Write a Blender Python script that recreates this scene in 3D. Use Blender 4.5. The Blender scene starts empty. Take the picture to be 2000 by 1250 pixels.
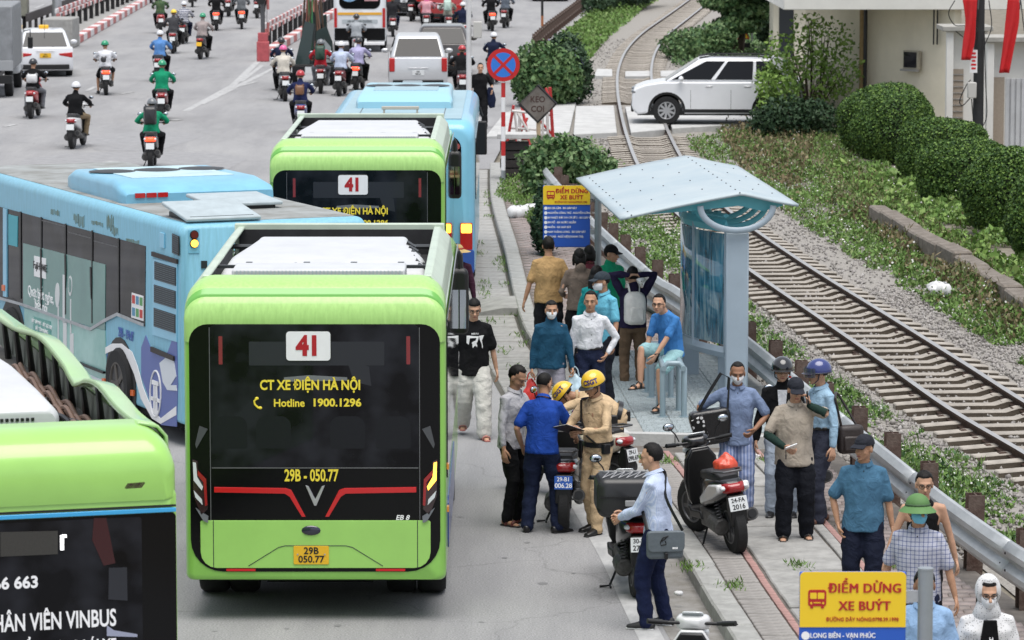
import bpy, math, random
import numpy as np
from mathutils import Vector, Matrix, Quaternion, noise
R = math.radians
rnd = random.Random(7)
S = bpy.context.scene
COL = S.collection
# ---------------- camera, sky, sun, exposure
F = 7500.0; CH = 7.0; TH = math.atan(901/F)
cd = bpy.data.cameras.new('camera'); cam = bpy.data.objects.new('camera', cd); COL.objects.link(cam)
cam.location = (0, 0, CH); cam.rotation_euler = (math.pi/2-TH, 0, 0)
cd.lens = F/2000*36; cd.sensor_width = 36; cd.clip_end = 5000; cd.clip_start = 1
cd.dof.use_dof = True; cd.dof.focus_distance = 41; cd.dof.aperture_fstop = 7.0
S.camera = cam
W = bpy.data.worlds.new('World'); S.world = W; W.use_nodes = True
wn = W.node_tree; bg = wn.nodes['Background']
sky = wn.nodes.new('ShaderNodeTexSky'); sky.sky_type = 'NISHITA'; sky.sun_disc = False
SUN_EL, SUN_AZ = R(74), R(165)
sky.sun_elevation = SUN_EL; sky.sun_rotation = SUN_AZ; sky.air_density = 1.0; sky.dust_density = 2.0; sky.ozone_density = 1.0
cloud = wn.nodes.new('ShaderNodeMix'); cloud.data_type = 'RGBA'; cloud.inputs[0].default_value = .6; cloud.inputs[7].default_value = (7.0, 7.2, 7.6, 1)   # thin even cloud over the whole sky
wn.links.new(sky.outputs[0], cloud.inputs[6]); wn.links.new(cloud.outputs[2], bg.inputs[0]); bg.inputs[1].default_value = 0.06
sl = bpy.data.lights.new('sun', 'SUN'); sl.energy = 1.5; sl.angle = R(50); sl.color = (1, .965, .92)
so = bpy.data.objects.new('sun', sl); COL.objects.link(so)
sd = Vector((math.sin(SUN_AZ)*math.cos(SUN_EL), math.cos(SUN_AZ)*math.cos(SUN_EL), math.sin(SUN_EL)))
so.rotation_euler = sd.to_track_quat('Z', 'Y').to_euler()
vs = S.view_settings; vs.view_transform = 'Standard'; vs.look = 'None'; vs.exposure = 1.22; vs.gamma = 1; vs.use_curve_mapping = False
# ---------------- where a thing stands: photo measurements to metres on the ground
def G(x, y, z=0.0):
    u, v = x-1000, y-625
    t = (CH-z)/(F*math.sin(TH)+v*math.cos(TH))
    return Vector((u*t, t*(F*math.cos(TH)-v*math.sin(TH)), z))
def GD(x, y, D):
    u, v = x-1000, y-625
    t = D/(F*math.cos(TH)-v*math.sin(TH))
    return Vector((u*t, D, CH-t*(F*math.sin(TH)+v*math.cos(TH))))
# ---------------- materials
MATS = {}
def mat(name, c, rough=.6, metal=0, var=.0, vs=8., bump=0., bs=60., c2=None, spec=.5, emit=0, trans=0, coat=0, alpha=1, stretch=None, dirt=0):
    if name in MATS: return MATS[name]
    m = bpy.data.materials.new(name); m.use_nodes = True; MATS[name] = m
    nt = m.node_tree; b = nt.nodes['Principled BSDF']
    b.inputs['Roughness'].default_value = rough; b.inputs['Metallic'].default_value = metal
    b.inputs['Specular IOR Level'].default_value = spec
    b.inputs['Base Color'].default_value = (*c, 1)
    if coat: b.inputs['Coat Weight'].default_value = coat; b.inputs['Coat Roughness'].default_value = .06
    if trans: b.inputs['Transmission Weight'].default_value = trans
    if alpha < 1: b.inputs['Alpha'].default_value = alpha
    if emit: b.inputs['Emission Color'].default_value = (*c, 1); b.inputs['Emission Strength'].default_value = emit
    tc = nt.nodes.new('ShaderNodeTexCoord'); src = tc.outputs['Object']
    if stretch:
        mp = nt.nodes.new('ShaderNodeMapping'); mp.inputs['Scale'].default_value = stretch
        nt.links.new(src, mp.inputs[0]); src = mp.outputs[0]
    if var or c2:
        n = nt.nodes.new('ShaderNodeTexNoise'); n.inputs['Scale'].default_value = vs; n.inputs['Detail'].default_value = 6; n.inputs['Roughness'].default_value = .65
        nt.links.new(src, n.inputs['Vector'])
        rp = nt.nodes.new('ShaderNodeValToRGB'); rp.color_ramp.elements[0].position = .32; rp.color_ramp.elements[1].position = .68
        a = tuple(max(0, k*(1-var)) for k in c); d = c2 if c2 else tuple(min(1, k*(1+var)) for k in c)
        rp.color_ramp.elements[0].color = (*a, 1); rp.color_ramp.elements[1].color = (*d, 1)
        nt.links.new(n.outputs[0], rp.inputs[0]); out = rp.outputs[0]
        nt.links.new(out, b.inputs['Base Color'])
    if bump:
        n2 = nt.nodes.new('ShaderNodeTexNoise'); n2.inputs['Scale'].default_value = bs; n2.inputs['Detail'].default_value = 4
        nt.links.new(src, n2.inputs['Vector'])
        bp = nt.nodes.new('ShaderNodeBump'); bp.inputs['Strength'].default_value = bump; bp.inputs['Distance'].default_value = .02
        nt.links.new(n2.outputs[0], bp.inputs['Height']); nt.links.new(bp.outputs[0], b.inputs['Normal'])
    return m
def paint(name, c, var=.06): return mat(name, c, .32, 0, var, 3, coat=.5)
def cloth(name, c, var=.12):
    m = mat(name, c, .85, 0, var, 14, bump=1., bs=9, spec=.2)
    for n in m.node_tree.nodes:
        if n.type == 'BUMP': n.inputs['Distance'].default_value = .018
        if n.type == 'TEX_NOISE' and n.inputs['Scale'].default_value == 9: n.inputs['Distortion'].default_value = 1.6; n.inputs['Detail'].default_value = 3
    return m
def skinm(i=0):
    cs = [(.50, .29, .19), (.42, .23, .14), (.32, .165, .10), (.55, .33, .23)]
    return mat('skin_%d' % i, cs[i], .55, 0, .08, 20, spec=.35)
# ---------------- mesh builder
def frame(d, side=None):
    d = d.normalized()
    s = Vector(side) if side is not None else (Vector((0, 0, 1)) if abs(d.z) < .9 else Vector((1, 0, 0)))
    s = (s-d*s.dot(d))
    if s.length < 1e-5: s = Vector((0, 1, 0)) - d*d.y
    s.normalize(); t = d.cross(s); return d, s, t
class MB:
    def __init__(self): self.v = []; self.f = []; self.m = []; self.mi = 0
    def add(self, vs, fs):
        o = len(self.v); self.v += [tuple(p) for p in vs]; self.f += [tuple(i+o for i in f) for f in fs]; self.m += [self.mi]*len(fs); return self
    def box(self, c, s, rot=None, taper=None):
        hx, hy, hz = s[0]/2, s[1]/2, s[2]/2; tx, ty = taper or (1, 1)
        P = [Vector((sx*hx*(tx if sz > 0 else 1), sy*hy*(ty if sz > 0 else 1), sz*hz)) for sz in (-1, 1) for sy in (-1, 1) for sx in (-1, 1)]
        if rot is not None:
            M = rot if isinstance(rot, Matrix) else (Matrix.Rotation(rot, 3, 'Z') if not hasattr(rot, '__len__') else (Matrix.Rotation(rot[2], 3, 'Z') @ Matrix.Rotation(rot[1], 3, 'Y') @ Matrix.Rotation(rot[0], 3, 'X')))
            P = [M @ p for p in P]
        c = Vector(c)
        return self.add([p+c for p in P], [(0, 2, 3, 1), (4, 5, 7, 6), (0, 1, 5, 4), (2, 6, 7, 3), (0, 4, 6, 2), (1, 3, 7, 5)])
    def loft(self, pts, rad, n=12, side=None, cap=True, round_=True, close=False):
        pts = [Vector(p) for p in pts]; k = len(pts); rings = []
        rad = [(r, r) if not hasattr(r, '__len__') else r for r in rad]
        P = []; Rr = []
        for i in range(k):
            P.append(pts[i]); Rr.append(rad[i])
        if cap and round_:
            d0 = (pts[0]-pts[1]).normalized(); d1 = (pts[-1]-pts[-2]).normalized()
            q0 = min(rad[0]); q1 = min(rad[-1])
            P = [pts[0]+d0*q0*.55] + P + [pts[-1]+d1*q1*.55]
            Rr = [(rad[0][0]*.7, rad[0][1]*.7)] + Rr + [(rad[-1][0]*.7, rad[-1][1]*.7)]
        V = []; K = len(P); prev = side
        for i in range(K):
            a = P[max(0, i-1)]; b = P[min(K-1, i+1)]
            if cap and round_ and i <= 1: a, b = P[1], P[2]
            if cap and round_ and i >= K-2: a, b = P[K-3], P[K-2]
            d, s, t = frame(b-a if (b-a).length > 1e-7 else Vector((0, 0, 1)), prev)
            if side is None: prev = s
            for j in range(n):
                an = 2*math.pi*j/n
                V.append(P[i]+s*math.cos(an)*Rr[i][0]+t*math.sin(an)*Rr[i][1])
        Fc = [(i*n+j, i*n+(j+1) % n, (i+1)*n+(j+1) % n, (i+1)*n+j) for i in range(K-1) for j in range(n)]
        if close: Fc += [((K-1)*n+j, (K-1)*n+(j+1) % n, (j+1) % n, j) for j in range(n)]
        elif cap:
            Fc += [tuple(range(n-1, -1, -1)), tuple((K-1)*n+j for j in range(n))]
        return self.add(V, Fc)
    def cyl(self, a, b, r0, r1=None, n=12, cap=True): return self.loft([a, b], [r0, r0 if r1 is None else r1], n, cap=cap, round_=False)
    def tube(self, pts, r, n=8, close=False): return self.loft(pts, [r]*len(pts), n, cap=not close, round_=False, close=close)
    def ell(self, c, r, n=12, m=8, M=None, top=1., bot=-1.):
        c = Vector(c); V = []; 
        for i in range(m+1):
            ph = math.asin(bot)+(math.asin(top)-math.asin(bot))*i/m
            for j in range(n):
                a = 2*math.pi*j/n
                p = Vector((r[0]*math.cos(a)*math.cos(ph), r[1]*math.sin(a)*math.cos(ph), r[2]*math.sin(ph)))
                V.append((M @ p if M else p)+c)
        Fc = [(i*n+j, i*n+(j+1) % n, (i+1)*n+(j+1) % n, (i+1)*n+j) for i in range(m) for j in range(n)]
        return self.add(V, Fc)
    def prism(self, poly, a, b, axis='x'):
        """polygon (p,q) extruded along axis from a to b; axis x: (y,z); y: (x,z); z: (x,y)"""
        def f(p, t): return {'x': (t, p[0], p[1]), 'y': (p[0], t, p[1]), 'z': (p[0], p[1], t)}[axis]
        n = len(poly); V = [f(p, a) for p in poly]+[f(p, b) for p in poly]
        return self.add(V, [tuple(range(n)), tuple(range(2*n-1, n-1, -1))]+[(i, (i+1) % n, n+(i+1) % n, n+i) for i in range(n)])
    def ring(self, c, R0, r, axis='x', n=24, m=8, sc=(1, 1)):
        V = []; c = Vector(c)
        for i in range(n):
            a = 2*math.pi*i/n
            for j in range(m):
                b = 2*math.pi*j/m; q = R0+r*sc[0]*math.cos(b); w = r*sc[1]*math.sin(b)
                p = {'x': (w, q*math.cos(a), q*math.sin(a)), 'y': (q*math.cos(a), w, q*math.sin(a)), 'z': (q*math.cos(a), q*math.sin(a), w)}[axis]
                V.append(Vector(p)+c)
        return self.add(V, [(i*m+j, i*m+(j+1) % m, ((i+1) % n)*m+(j+1) % m, ((i+1) % n)*m+j) for i in range(n) for j in range(m)])
    def sheet(self, rows):
        n = len(rows[0]); V = [p for r in rows for p in r]
        return self.add(V, [(i*n+j, i*n+j+1, (i+1)*n+j+1, (i+1)*n+j) for i in range(len(rows)-1) for j in range(n-1)])
    def xf(self, M):
        self.v = [tuple(M @ Vector(p)) for p in self.v]; return self
    def mesh(self, name):
        me = bpy.data.meshes.new(name); me.from_pydata(self.v, [], self.f); me.validate()
        if self.m and max(self.m) > 0: me.polygons.foreach_set('material_index', self.m)
        return me
CACHE = {}
def fixn(me):
    import bmesh
    b = bmesh.new(); b.from_mesh(me); bmesh.ops.recalc_face_normals(b, faces=b.faces); b.to_mesh(me); b.free()
def put(name, me, m, parent=None, loc=None, rot=None):
    o = bpy.data.objects.new(name, me); COL.objects.link(o)
    ms = m if isinstance(m, (list, tuple)) else [m]
    if len(me.materials) < len(ms):
        for k in ms[len(me.materials):]: me.materials.append(k)
    for i, k in enumerate(ms):
        if me.materials[i] != k: o.material_slots[i].link = 'OBJECT'; o.material_slots[i].material = k
    if parent: o.parent = parent
    if loc is not None: o.location = loc
    if rot is not None: o.rotation_euler = rot
    return o
def build(mb, name, m, parent=None, bevel=0, seg=2, smooth=40, loc=None, rot=None, key=None, solid=0, sub=0, fix=True, bang=30):
    me = mb.mesh(name)
    if fix: fixn(me)
    if smooth:
        me.shade_smooth(); me.set_sharp_from_angle(angle=R(smooth))
    if key: CACHE[key] = me
    o = put(name, me, m, parent, loc, rot)
    if solid:
        k = o.modifiers.new('solid', 'SOLIDIFY'); k.thickness = solid; k.offset = 0
    if bevel:
        k = o.modifiers.new('bevel', 'BEVEL'); k.width = bevel; k.segments = seg; k.limit_method = 'ANGLE'; k.angle_limit = R(bang); k.harden_normals = False
    if sub:
        k = o.modifiers.new('sub', 'SUBSURF'); k.levels = sub; k.render_levels = sub
    return o
def part(key, fn, name, m, parent, **kw):
    """cached part: fn() returns a builder the first time"""
    if key in CACHE:
        proto = CACHE[key]; o = put(name, proto[0], m, parent, kw.get('loc'), kw.get('rot'))
        for t, w, s in proto[1]:
            if t == 'BEVEL': k = o.modifiers.new('bevel', 'BEVEL'); k.width = w; k.segments = s; k.limit_method = 'ANGLE'; k.angle_limit = R(30)
        return o
    o = build(fn(), name, m, parent, **kw)
    CACHE[key] = (o.data, [('BEVEL', k.width, k.segments) for k in o.modifiers if k.type == 'BEVEL'])
    return o
def tag(o, label, cat=None, group=None, kind=None):
    if label: o['label'] = label
    if cat: o['category'] = cat
    if group: o['group'] = group
    if kind: o['kind'] = kind
    return o
def thing(name, label, cat, loc=(0, 0, 0), rz=0, group=None):
    o = bpy.data.objects.new(name, None); COL.objects.link(o); o.location = loc; o.rotation_euler = (0, 0, rz); o.empty_display_size = .2
    return tag(o, label, cat, group)
def struct(o): o['kind'] = 'structure'; return o
def npmesh(name, V, Fq, m, parent=None, mi=None, smooth=False):
    """V (n,3), Fq (k,c) index array"""
    me = bpy.data.meshes.new(name); V = np.asarray(V, dtype=np.float32); Fq = np.asarray(Fq, dtype=np.int32)
    me.vertices.add(len(V)); me.vertices.foreach_set('co', V.ravel())
    c = Fq.shape[1]; me.loops.add(Fq.size); me.loops.foreach_set('vertex_index', Fq.ravel())
    me.polygons.add(len(Fq)); me.polygons.foreach_set('loop_start', np.arange(0, Fq.size, c, dtype=np.int32))
    if mi is not None: me.polygons.foreach_set('material_index', np.asarray(mi, dtype=np.int32))
    me.update(calc_edges=True)
    if smooth: me.shade_smooth()
    return put(name, me, m, parent)
def text(s, size, M, m, parent=None, name='lettering', sx=1., bold=.0, ext=.002, align='CENTER', shear=0, sp=1.0):
    key = ('txt', s, size, sx, bold, ext, align, shear, sp)
    if key not in CACHE:
        c = bpy.data.curves.new(name, 'FONT'); c.body = s; c.size = size; c.align_x = align; c.align_y = 'CENTER'; c.offset = bold*size; c.extrude = ext; c.shear = shear; c.space_character = sp; c.resolution_u = 3
        o = bpy.data.objects.new('tmp', c); COL.objects.link(o)
        dg = bpy.context.evaluated_depsgraph_get(); me = bpy.data.meshes.new_from_object(o.evaluated_get(dg)); bpy.data.objects.remove(o); bpy.data.curves.remove(c)
        me.transform(Matrix.Diagonal((sx, 1, 1, 1))); me.materials.clear(); CACHE[key] = me; me.name = name
    o = put(name, CACHE[key], m, parent); o.matrix_local = M; return o
def T(x, y, z, rx=0, ry=0, rz=0):
    return Matrix.Translation((x, y, z)) @ Matrix.Rotation(rz, 4, 'Z') @ Matrix.Rotation(ry, 4, 'Y') @ Matrix.Rotation(rx, 4, 'X')
def catmull(P, n=12):
    P = [Vector(p) for p in P]; out = []
    Q = [2*P[0]-P[1]]+P+[2*P[-1]-P[-2]]
    for i in range(1, len(Q)-2):
        for k in range(n):
            t = k/n; a, b, c, d = Q[i-1], Q[i], Q[i+1], Q[i+2]
            out.append(.5*((2*b)+(c-a)*t+(2*a-5*b+4*c-d)*t*t+(3*b-a-3*c+d)*t**3))
    out.append(P[-1]); return out
def resample(P, step):
    out = [P[0].copy()]; acc = 0
    for i in range(1, len(P)):
        a, b = P[i-1], P[i]; L = (b-a).length; pos = step-acc
        while pos <= L and L > 0:
            out.append(a.lerp(b, pos/L)); pos += step
        acc = L-(pos-step)
    return out
def offset(P, d):
    out = []
    for i, p in enumerate(P):
        t = (P[min(i+1, len(P)-1)]-P[max(i-1, 0)]); t.z = 0; t.normalize()
        out.append(p+Vector((t.y, -t.x, 0))*d)   # + = to the right of travel
    return out
def interp(P, D):
    """x of a polyline (sorted by any y order) at distance D"""
    Q = sorted([(p[1], p[0]) for p in P])
    return float(np.interp(D, [q[0] for q in Q], [q[1] for q in Q]))
# common materials
BLACK = mat('black_plastic', (.006, .006, .0065), .45, 0, .1, 20)
RUBBER = mat('tyre_rubber', (.011, .011, .0115), .85, 0, .2, 30, bump=.3, bs=80)
CHROME = mat('bright_metal', (.6, .6, .62), .28, .9)
STEEL = mat('galvanised_steel', (.42, .44, .46), .45, .5, .14, 6, bump=.1, bs=30)
DGLASS = mat('tinted_glass', (.006, .0065, .008), .06, 0, spec=.3)
WHITE = mat('white_paint', (.8, .8, .8), .4, 0, .05, 4)
REDL = mat('red_lens', (.45, .01, .01), .2, coat=.5)
AMBER = mat('amber_lens', (.8, .28, .02), .2, coat=.5)
CLEAR = mat('clear_lens', (.65, .68, .7), .12, coat=.6)
AMBLIT = mat('lit_amber_lamp', (1, .45, .05), .3, emit=1.6)
REDLIT = mat('lit_brake_lamp', (1, .06, .02), .3, emit=1.2)
GREYM = mat('grey_metal', (.12, .12, .125), .45, .6)
# ---------------- ground, road, pavement, railway
def island(name, cols, rough=.7, trans=0.0, bump=0):
    m = bpy.data.materials.new(name); m.use_nodes = True; nt = m.node_tree; b = nt.nodes['Principled BSDF']
    g = nt.nodes.new('ShaderNodeNewGeometry'); r = nt.nodes.new('ShaderNodeValToRGB'); r.color_ramp.interpolation = 'LINEAR'
    e = r.color_ramp.elements
    for i, c in enumerate(cols):
        p = i/(len(cols)-1)
        k = e[0] if i == 0 else (e[len(e)-1] if i == len(cols)-1 else e.new(p))
        k.color = (*c, 1)
    nt.links.new(g.outputs['Random Per Island'], r.inputs[0]); nt.links.new(r.outputs[0], b.inputs['Base Color'])
    b.inputs['Roughness'].default_value = rough; b.inputs['Specular IOR Level'].default_value = .3
    if trans: b.inputs['Subsurface Weight'].default_value = 0
    return m
def asphalt():
    m = bpy.data.materials.new('asphalt'); m.use_nodes = True; nt = m.node_tree; b = nt.nodes['Principled BSDF']; L = nt.links.new
    tc = nt.nodes.new('ShaderNodeTexCoord')
    def noise_(sc, det, rough=.6, st=None):
        n = nt.nodes.new('ShaderNodeTexNoise'); n.inputs['Scale'].default_value = sc; n.inputs['Detail'].default_value = det; n.inputs['Roughness'].default_value = rough
        if st:
            mp = nt.nodes.new('ShaderNodeMapping'); mp.inputs['Scale'].default_value = st; L(tc.outputs['Object'], mp.inputs[0]); L(mp.outputs[0], n.inputs['Vector'])
        else: L(tc.outputs['Object'], n.inputs['Vector'])
        return n.outputs[0]
    def ramp(src, a, b_, p0=.3, p1=.7):
        r = nt.nodes.new('ShaderNodeValToRGB'); r.color_ramp.elements[0].position = p0; r.color_ramp.elements[1].position = p1
        r.color_ramp.elements[0].color = (*a, 1); r.color_ramp.elements[1].color = (*b_, 1); L(src, r.inputs[0]); return r.outputs[0]
    base = ramp(noise_(.35, 5, .6, (1, .35, 1)), (.275, .274, .278), (.335, .332, .332))
    grit = ramp(noise_(55, 3), (.62, .62, .62), (1.25, 1.25, 1.25), .35, .65)
    mx = nt.nodes.new('ShaderNodeMix'); mx.data_type = 'RGBA'; mx.blend_type = 'MULTIPLY'; mx.inputs[0].default_value = .75; L(base, mx.inputs[6]); L(grit, mx.inputs[7])
    # tyre-darkened lanes and patches: stains with their own shape
    st = ramp(noise_(1.1, 6, .7, (.9, .12, 1)), (.78, .78, .79), (1.06, 1.06, 1.05), .38, .6)
    m2 = nt.nodes.new('ShaderNodeMix'); m2.data_type = 'RGBA'; m2.blend_type = 'MULTIPLY'; m2.inputs[0].default_value = .6; L(mx.outputs[2], m2.inputs[6]); L(st, m2.inputs[7])
    # hairline cracks
    v = nt.nodes.new('ShaderNodeTexVoronoi'); v.feature = 'DISTANCE_TO_EDGE'; v.inputs['Scale'].default_value = .33
    mp = nt.nodes.new('ShaderNodeMapping'); w = nt.nodes.new('ShaderNodeTexNoise'); w.inputs['Scale'].default_value = 1.2; w.inputs['Detail'].default_value = 5
    ad = nt.nodes.new('ShaderNodeVectorMath'); ad.operation = 'ADD'; L(tc.outputs['Object'], w.inputs['Vector']); L(tc.outputs['Object'], ad.inputs[0]); L(w.outputs['Color'], ad.inputs[1]); L(ad.outputs[0], v.inputs['Vector'])
    cr = ramp(v.outputs[0], (.6, .6, .6), (1, 1, 1), 0.0, .006)
    m3 = nt.nodes.new('ShaderNodeMix'); m3.data_type = 'RGBA'; m3.blend_type = 'MULTIPLY'; m3.inputs[0].default_value = .55; L(m2.outputs[2], m3.inputs[6]); L(cr, m3.inputs[7])
    L(m3.outputs[2], b.inputs['Base Color']); b.inputs['Roughness'].default_value = .88; b.inputs['Specular IOR Level'].default_value = .25
    bp = nt.nodes.new('ShaderNodeBump'); bp.inputs['Strength'].default_value = .5; bp.inputs['Distance'].default_value = .006; L(noise_(90, 3), bp.inputs['Height']); L(bp.outputs[0], b.inputs['Normal'])
    return m
ASPH = asphalt()
EARTH = mat('dusty_earth', (.13, .115, .085), .95, 0, 0, 3, c2=(.25, .225, .18), bump=.6, bs=20)
CONC = mat('weathered_concrete', (.30, .295, .28), .85, 0, .22, 5, bump=.3, bs=40)
CONC2 = mat('pale_concrete', (.46, .46, .45), .85, 0, .16, 3, bump=.2, bs=40)
KERBM = mat('kerb_stone', (.30, .30, .285), .85, 0, .2, 7, bump=.35, bs=35)
REDBR = mat('red_brick', (.33, .19, .17), .85, 0, .25, 9, bump=.3, bs=40)
GRBR = mat('grey_brick', (.25, .235, .22), .85, 0, .25, 9, bump=.3, bs=40)
PAVER = island('rosy_paver', [(.27, .225, .21), (.33, .275, .26), (.24, .205, .19), (.30, .26, .245)], .85)
TILEM = mat('blue_grey_tile', (.30, .345, .355), .7, 0, .14, 3)
nt = TILEM.node_tree; wv = nt.nodes.new('ShaderNodeTexWave'); wv.inputs['Scale'].default_value = 4.2; wv.inputs['Distortion'].default_value = 5; wv.inputs['Detail'].default_value = 0; wv.inputs['Detail Scale'].default_value = 1.6; tc = nt.nodes.new('ShaderNodeTexCoord'); nt.links.new(tc.outputs['Object'], wv.inputs[0])
bp = nt.nodes.new('ShaderNodeBump'); bp.inputs['Strength'].default_value = .9; bp.inputs['Distance'].default_value = .02; nt.links.new(wv.outputs[0], bp.inputs['Height']); nt.links.new(bp.outputs[0], nt.nodes['Principled BSDF'].inputs['Normal'])
LINE = mat('worn_road_paint', (.30, .30, .30), .8, 0, 0, 6, c2=(.46, .46, .455), stretch=(1, .4, 1))
def poly(name, pts, z, m, th=0):
    b = MB()
    if th: b.prism([(p[0], p[1]) for p in pts], z-th, z, 'z')
    else: b.add([(p[0], p[1], z) for p in pts], [tuple(range(len(pts)))])
    return build(b, name, m, smooth=0)
def strip(b, P, a, c, z0, z1=None):
    L_, R_ = offset(P, a), offset(P, c)
    if z1 is None: b.sheet([[Vector((p.x, p.y, z0)) for p in L_], [Vector((p.x, p.y, z0)) for p in R_]])
    return b
struct(poly('ground', [(-900, -60), (900, -60), (900, 2600), (-900, 2600)], -.08, EARTH))
# travel along these paths is away from the camera
KERB = catmull([(2.35, 28, 0), (1.87, 34.9, 0), (1.65, 38.4, 0), (1.12, 45, 0), (.55, 52, 0), (.15, 57, 0), (-.14, 68, 0), (-.42, 78, 0), (-.5, 87, 0)], 10)
GRAIL = catmull([(6.0, 27, 0), (4.63, 34.7, 0), (3.88, 41.6, 0), (3.09, 50.3, 0), (2.46, 55.7, 0), (2.14, 58.1, 0), (1.37, 67.5, 0), (.7, 78, 0), (.48, 84, 0)], 10)
redge = [(2.7, 10), (2.35, 28)]+[(p.x, p.y) for p in KERB[1:]]+[tuple(G(1000, 250)[:2]), tuple(G(1060, 225)[:2]), tuple(G(1000, 140)[:2]), tuple(G(1040, 108)[:2]), tuple(G(1100, 55)[:2]), tuple(G(1150, 12)[:2]), tuple(G(1190, -25)[:2]), (14, 300), (30, 900), (-160, 900), (-160, 10)]
struct(poly('road', redge, 0.0, ASPH))
# pavement base slab between kerb and guard rail
L_ = offset(KERB, .22); pv = [(p.x, p.y) for p in L_]
rp = [(p.x, p.y) for p in offset(GRAIL, .15)]
pavement = build(MB().prism([(2.6, 27.5)]+pv+[(-.2, 87.5), (.6, 87)]+rp[::-1], -.04, .12, 'z'), 'pavement', mat('mortar_bed', (.13, .115, .10), .95, 0, .3, 6), smooth=0)
struct(pavement)
def along(P, step):
    """segments (midpoint, heading, length) along a path"""
    Q = resample(P, step); out = []
    for a, b in zip(Q[:-1], Q[1:]): d = b-a; out.append(((a+b)/2, math.atan2(d.y, d.x)-math.pi/2, d.length))
    return out
def piece(name, key, size, m, c, rz, parent, bev=.012):
    def f(): return MB().box((0, 0, 0), size)
    o = part(key, f, name, m, parent, bevel=bev, seg=1, smooth=0); o.location = c; o.rotation_euler = (rnd.uniform(-.006, .006), rnd.uniform(-.006, .006), rz); return o
# kerb stones
for c, rz, l in along(offset(KERB, .12), 1.0): piece('kerb_stone', 'kerbst', (.25, .985, .24), KERBM, (c.x, c.y, .035+rnd.uniform(-.006, .006)), rz, pavement, .02)
near = [p for p in KERB if p.y < 47]
near2 = [p for p in KERB if p.y < 45]
for c, rz, l in along(offset(near2, .415), .14): piece('brick', 'brk1', (.31, .128, .05), GRBR, (c.x, c.y, .115+rnd.uniform(-.005, .005)), rz, pavement, .006)
for c, rz, l in along(offset(near2, .62), .24): piece('edging_brick', 'brk2', (.07, .23, .05), REDBR, (c.x, c.y, .117+rnd.uniform(-.003, .003)), rz, pavement, .004)
for c, rz, l in along(offset(near2, 1.10), .62): piece('drain_slab', 'drn', (.82, .59, .06), CONC, (c.x, c.y, .115+rnd.uniform(-.008, .008)), rz+rnd.uniform(-.01, .01), pavement, .012)
for c, rz, l in along(offset(near2, 1.585), .9): piece('channel_edge', 'chn', (.11, .88, .06), CONC, (c.x, c.y, .118), rz, pavement, .008)
for c, rz, l in along(offset(near2, 1.68), .24): piece('edging_brick', 'brk2', (.07, .23, .05), REDBR, (c.x, c.y, .119+rnd.uniform(-.003, .003)), rz, pavement, .004)
# interlocking pavers, joined (far more than 300)
def pavers(name, P, a_of, b_of, d0, d1, w, m, parent):
    V = []; Fq = []; d = d0; row = 0
    while d < d1:
        k = interp(P, d); a = k+a_of(d); b = k+b_of(d)
        x = a+(row % 2)*w/2
        while x < b-.02:
            x1 = min(x+w, b); g = .006; z = .135+rnd.uniform(-.004, .004); t = [(x+g, d+g), (x1-g, d+g), (x1-g, d+w-g), (x+g, d+w-g)]
            o = len(V); V += [(q[0], q[1], z) for q in t]+[(q[0], q[1], .10) for q in t]
            Fq += [(o, o+1, o+2, o+3), (o+4, o+5, o+1, o), (o+5, o+6, o+2, o+1), (o+6, o+7, o+3, o+2), (o+7, o+4, o, o+3)]
            x = x1
        d += w; row += 1
    o = npmesh(name, V, Fq, m, parent); o['kind'] = 'stuff'; return o
GR = lambda d: interp(GRAIL, d)-interp(KERB, d)-.12
pavers('paver', KERB, lambda d: 1.76, GR, 30, 44.4, .2, PAVER, pavement)
pavers('paver', KERB, lambda d: .26, GR, 53.5, 86, .22, PAVER, pavement)
# gutter slabs of the far kerb
gut = [p for p in KERB if p.y > 46.5]
gb = struct(build(strip(MB(), [p for p in KERB if p.y > 46], -.86, 0, .004), 'gutter', mat('gutter_dirt', (.10, .095, .08), .95, 0, .3, 6), smooth=0))
for c, rz, l in along(offset(gut, -.42), .6): piece('gutter_slab', 'gts', (.74, .56, .05), CONC, (c.x, c.y, -.004+rnd.uniform(-.006, .006)), rz+rnd.uniform(-.012, .012), gb, .012)
# a concrete ramp over the gutter
r0 = G(1015, 588); build(MB().prism([(-1.05, 0), (-.1, 0), (-.1, .13), (-.35, .13)], -.8, .8, 'y'), 'gutter_ramp', CONC, gb, bevel=.01, loc=(interp(KERB, 59.5)+.12, 59.5, .012), rot=(0, 0, .03))
# raised waiting platform with tiles
pp = [(1.33, 44.9), (3.72, 44.5), (3.35, 48.0), (2.95, 52.2), (1.05, 52.9), (.82, 49.0)]
plat = struct(build(MB().prism(pp, .1, .255, 'z'), 'waiting_platform', KERBM, bevel=.01, smooth=0))
Vs = []
def inpoly(x, y, P):
    c = False; n = len(P)
    for i in range(n):
        a, b = P[i], P[(i+1) % n]
        if (a[1] > y) != (b[1] > y) and x < (b[0]-a[0])*(y-a[1])/(b[1]-a[1])+a[0]: c = not c
    return c
tw = .4
for i in range(8):
    for j in range(21):
        x = .95+i*tw-.05*j*.38; y = 45.15+j*tw
        if inpoly(x, y, pp) and inpoly(x+.15, y-.1, pp) and inpoly(x-.14, y+.1, pp):
            piece('paving_tile', 'ptile', (.392, .392, .03), TILEM, (x, y, .252+rnd.uniform(-.002, .002)), 0.04, plat, .004)
for (a, b) in ((pp[0], pp[1]), (pp[5], pp[0])):
    a = Vector((*a, 0)); b = Vector((*b, 0)); d = b-a; n = int(d.length/.6); 
    for k in range(n):
        c = a+d*((k+.5)/n); piece('edge_stone', 'edst%d' % n, (d.length/n-.01, .12, .17), REDBR if a.x == pp[0][0] else CONC2, (c.x, c.y-.0, .19), math.atan2(d.y, d.x), plat, .01)
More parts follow.
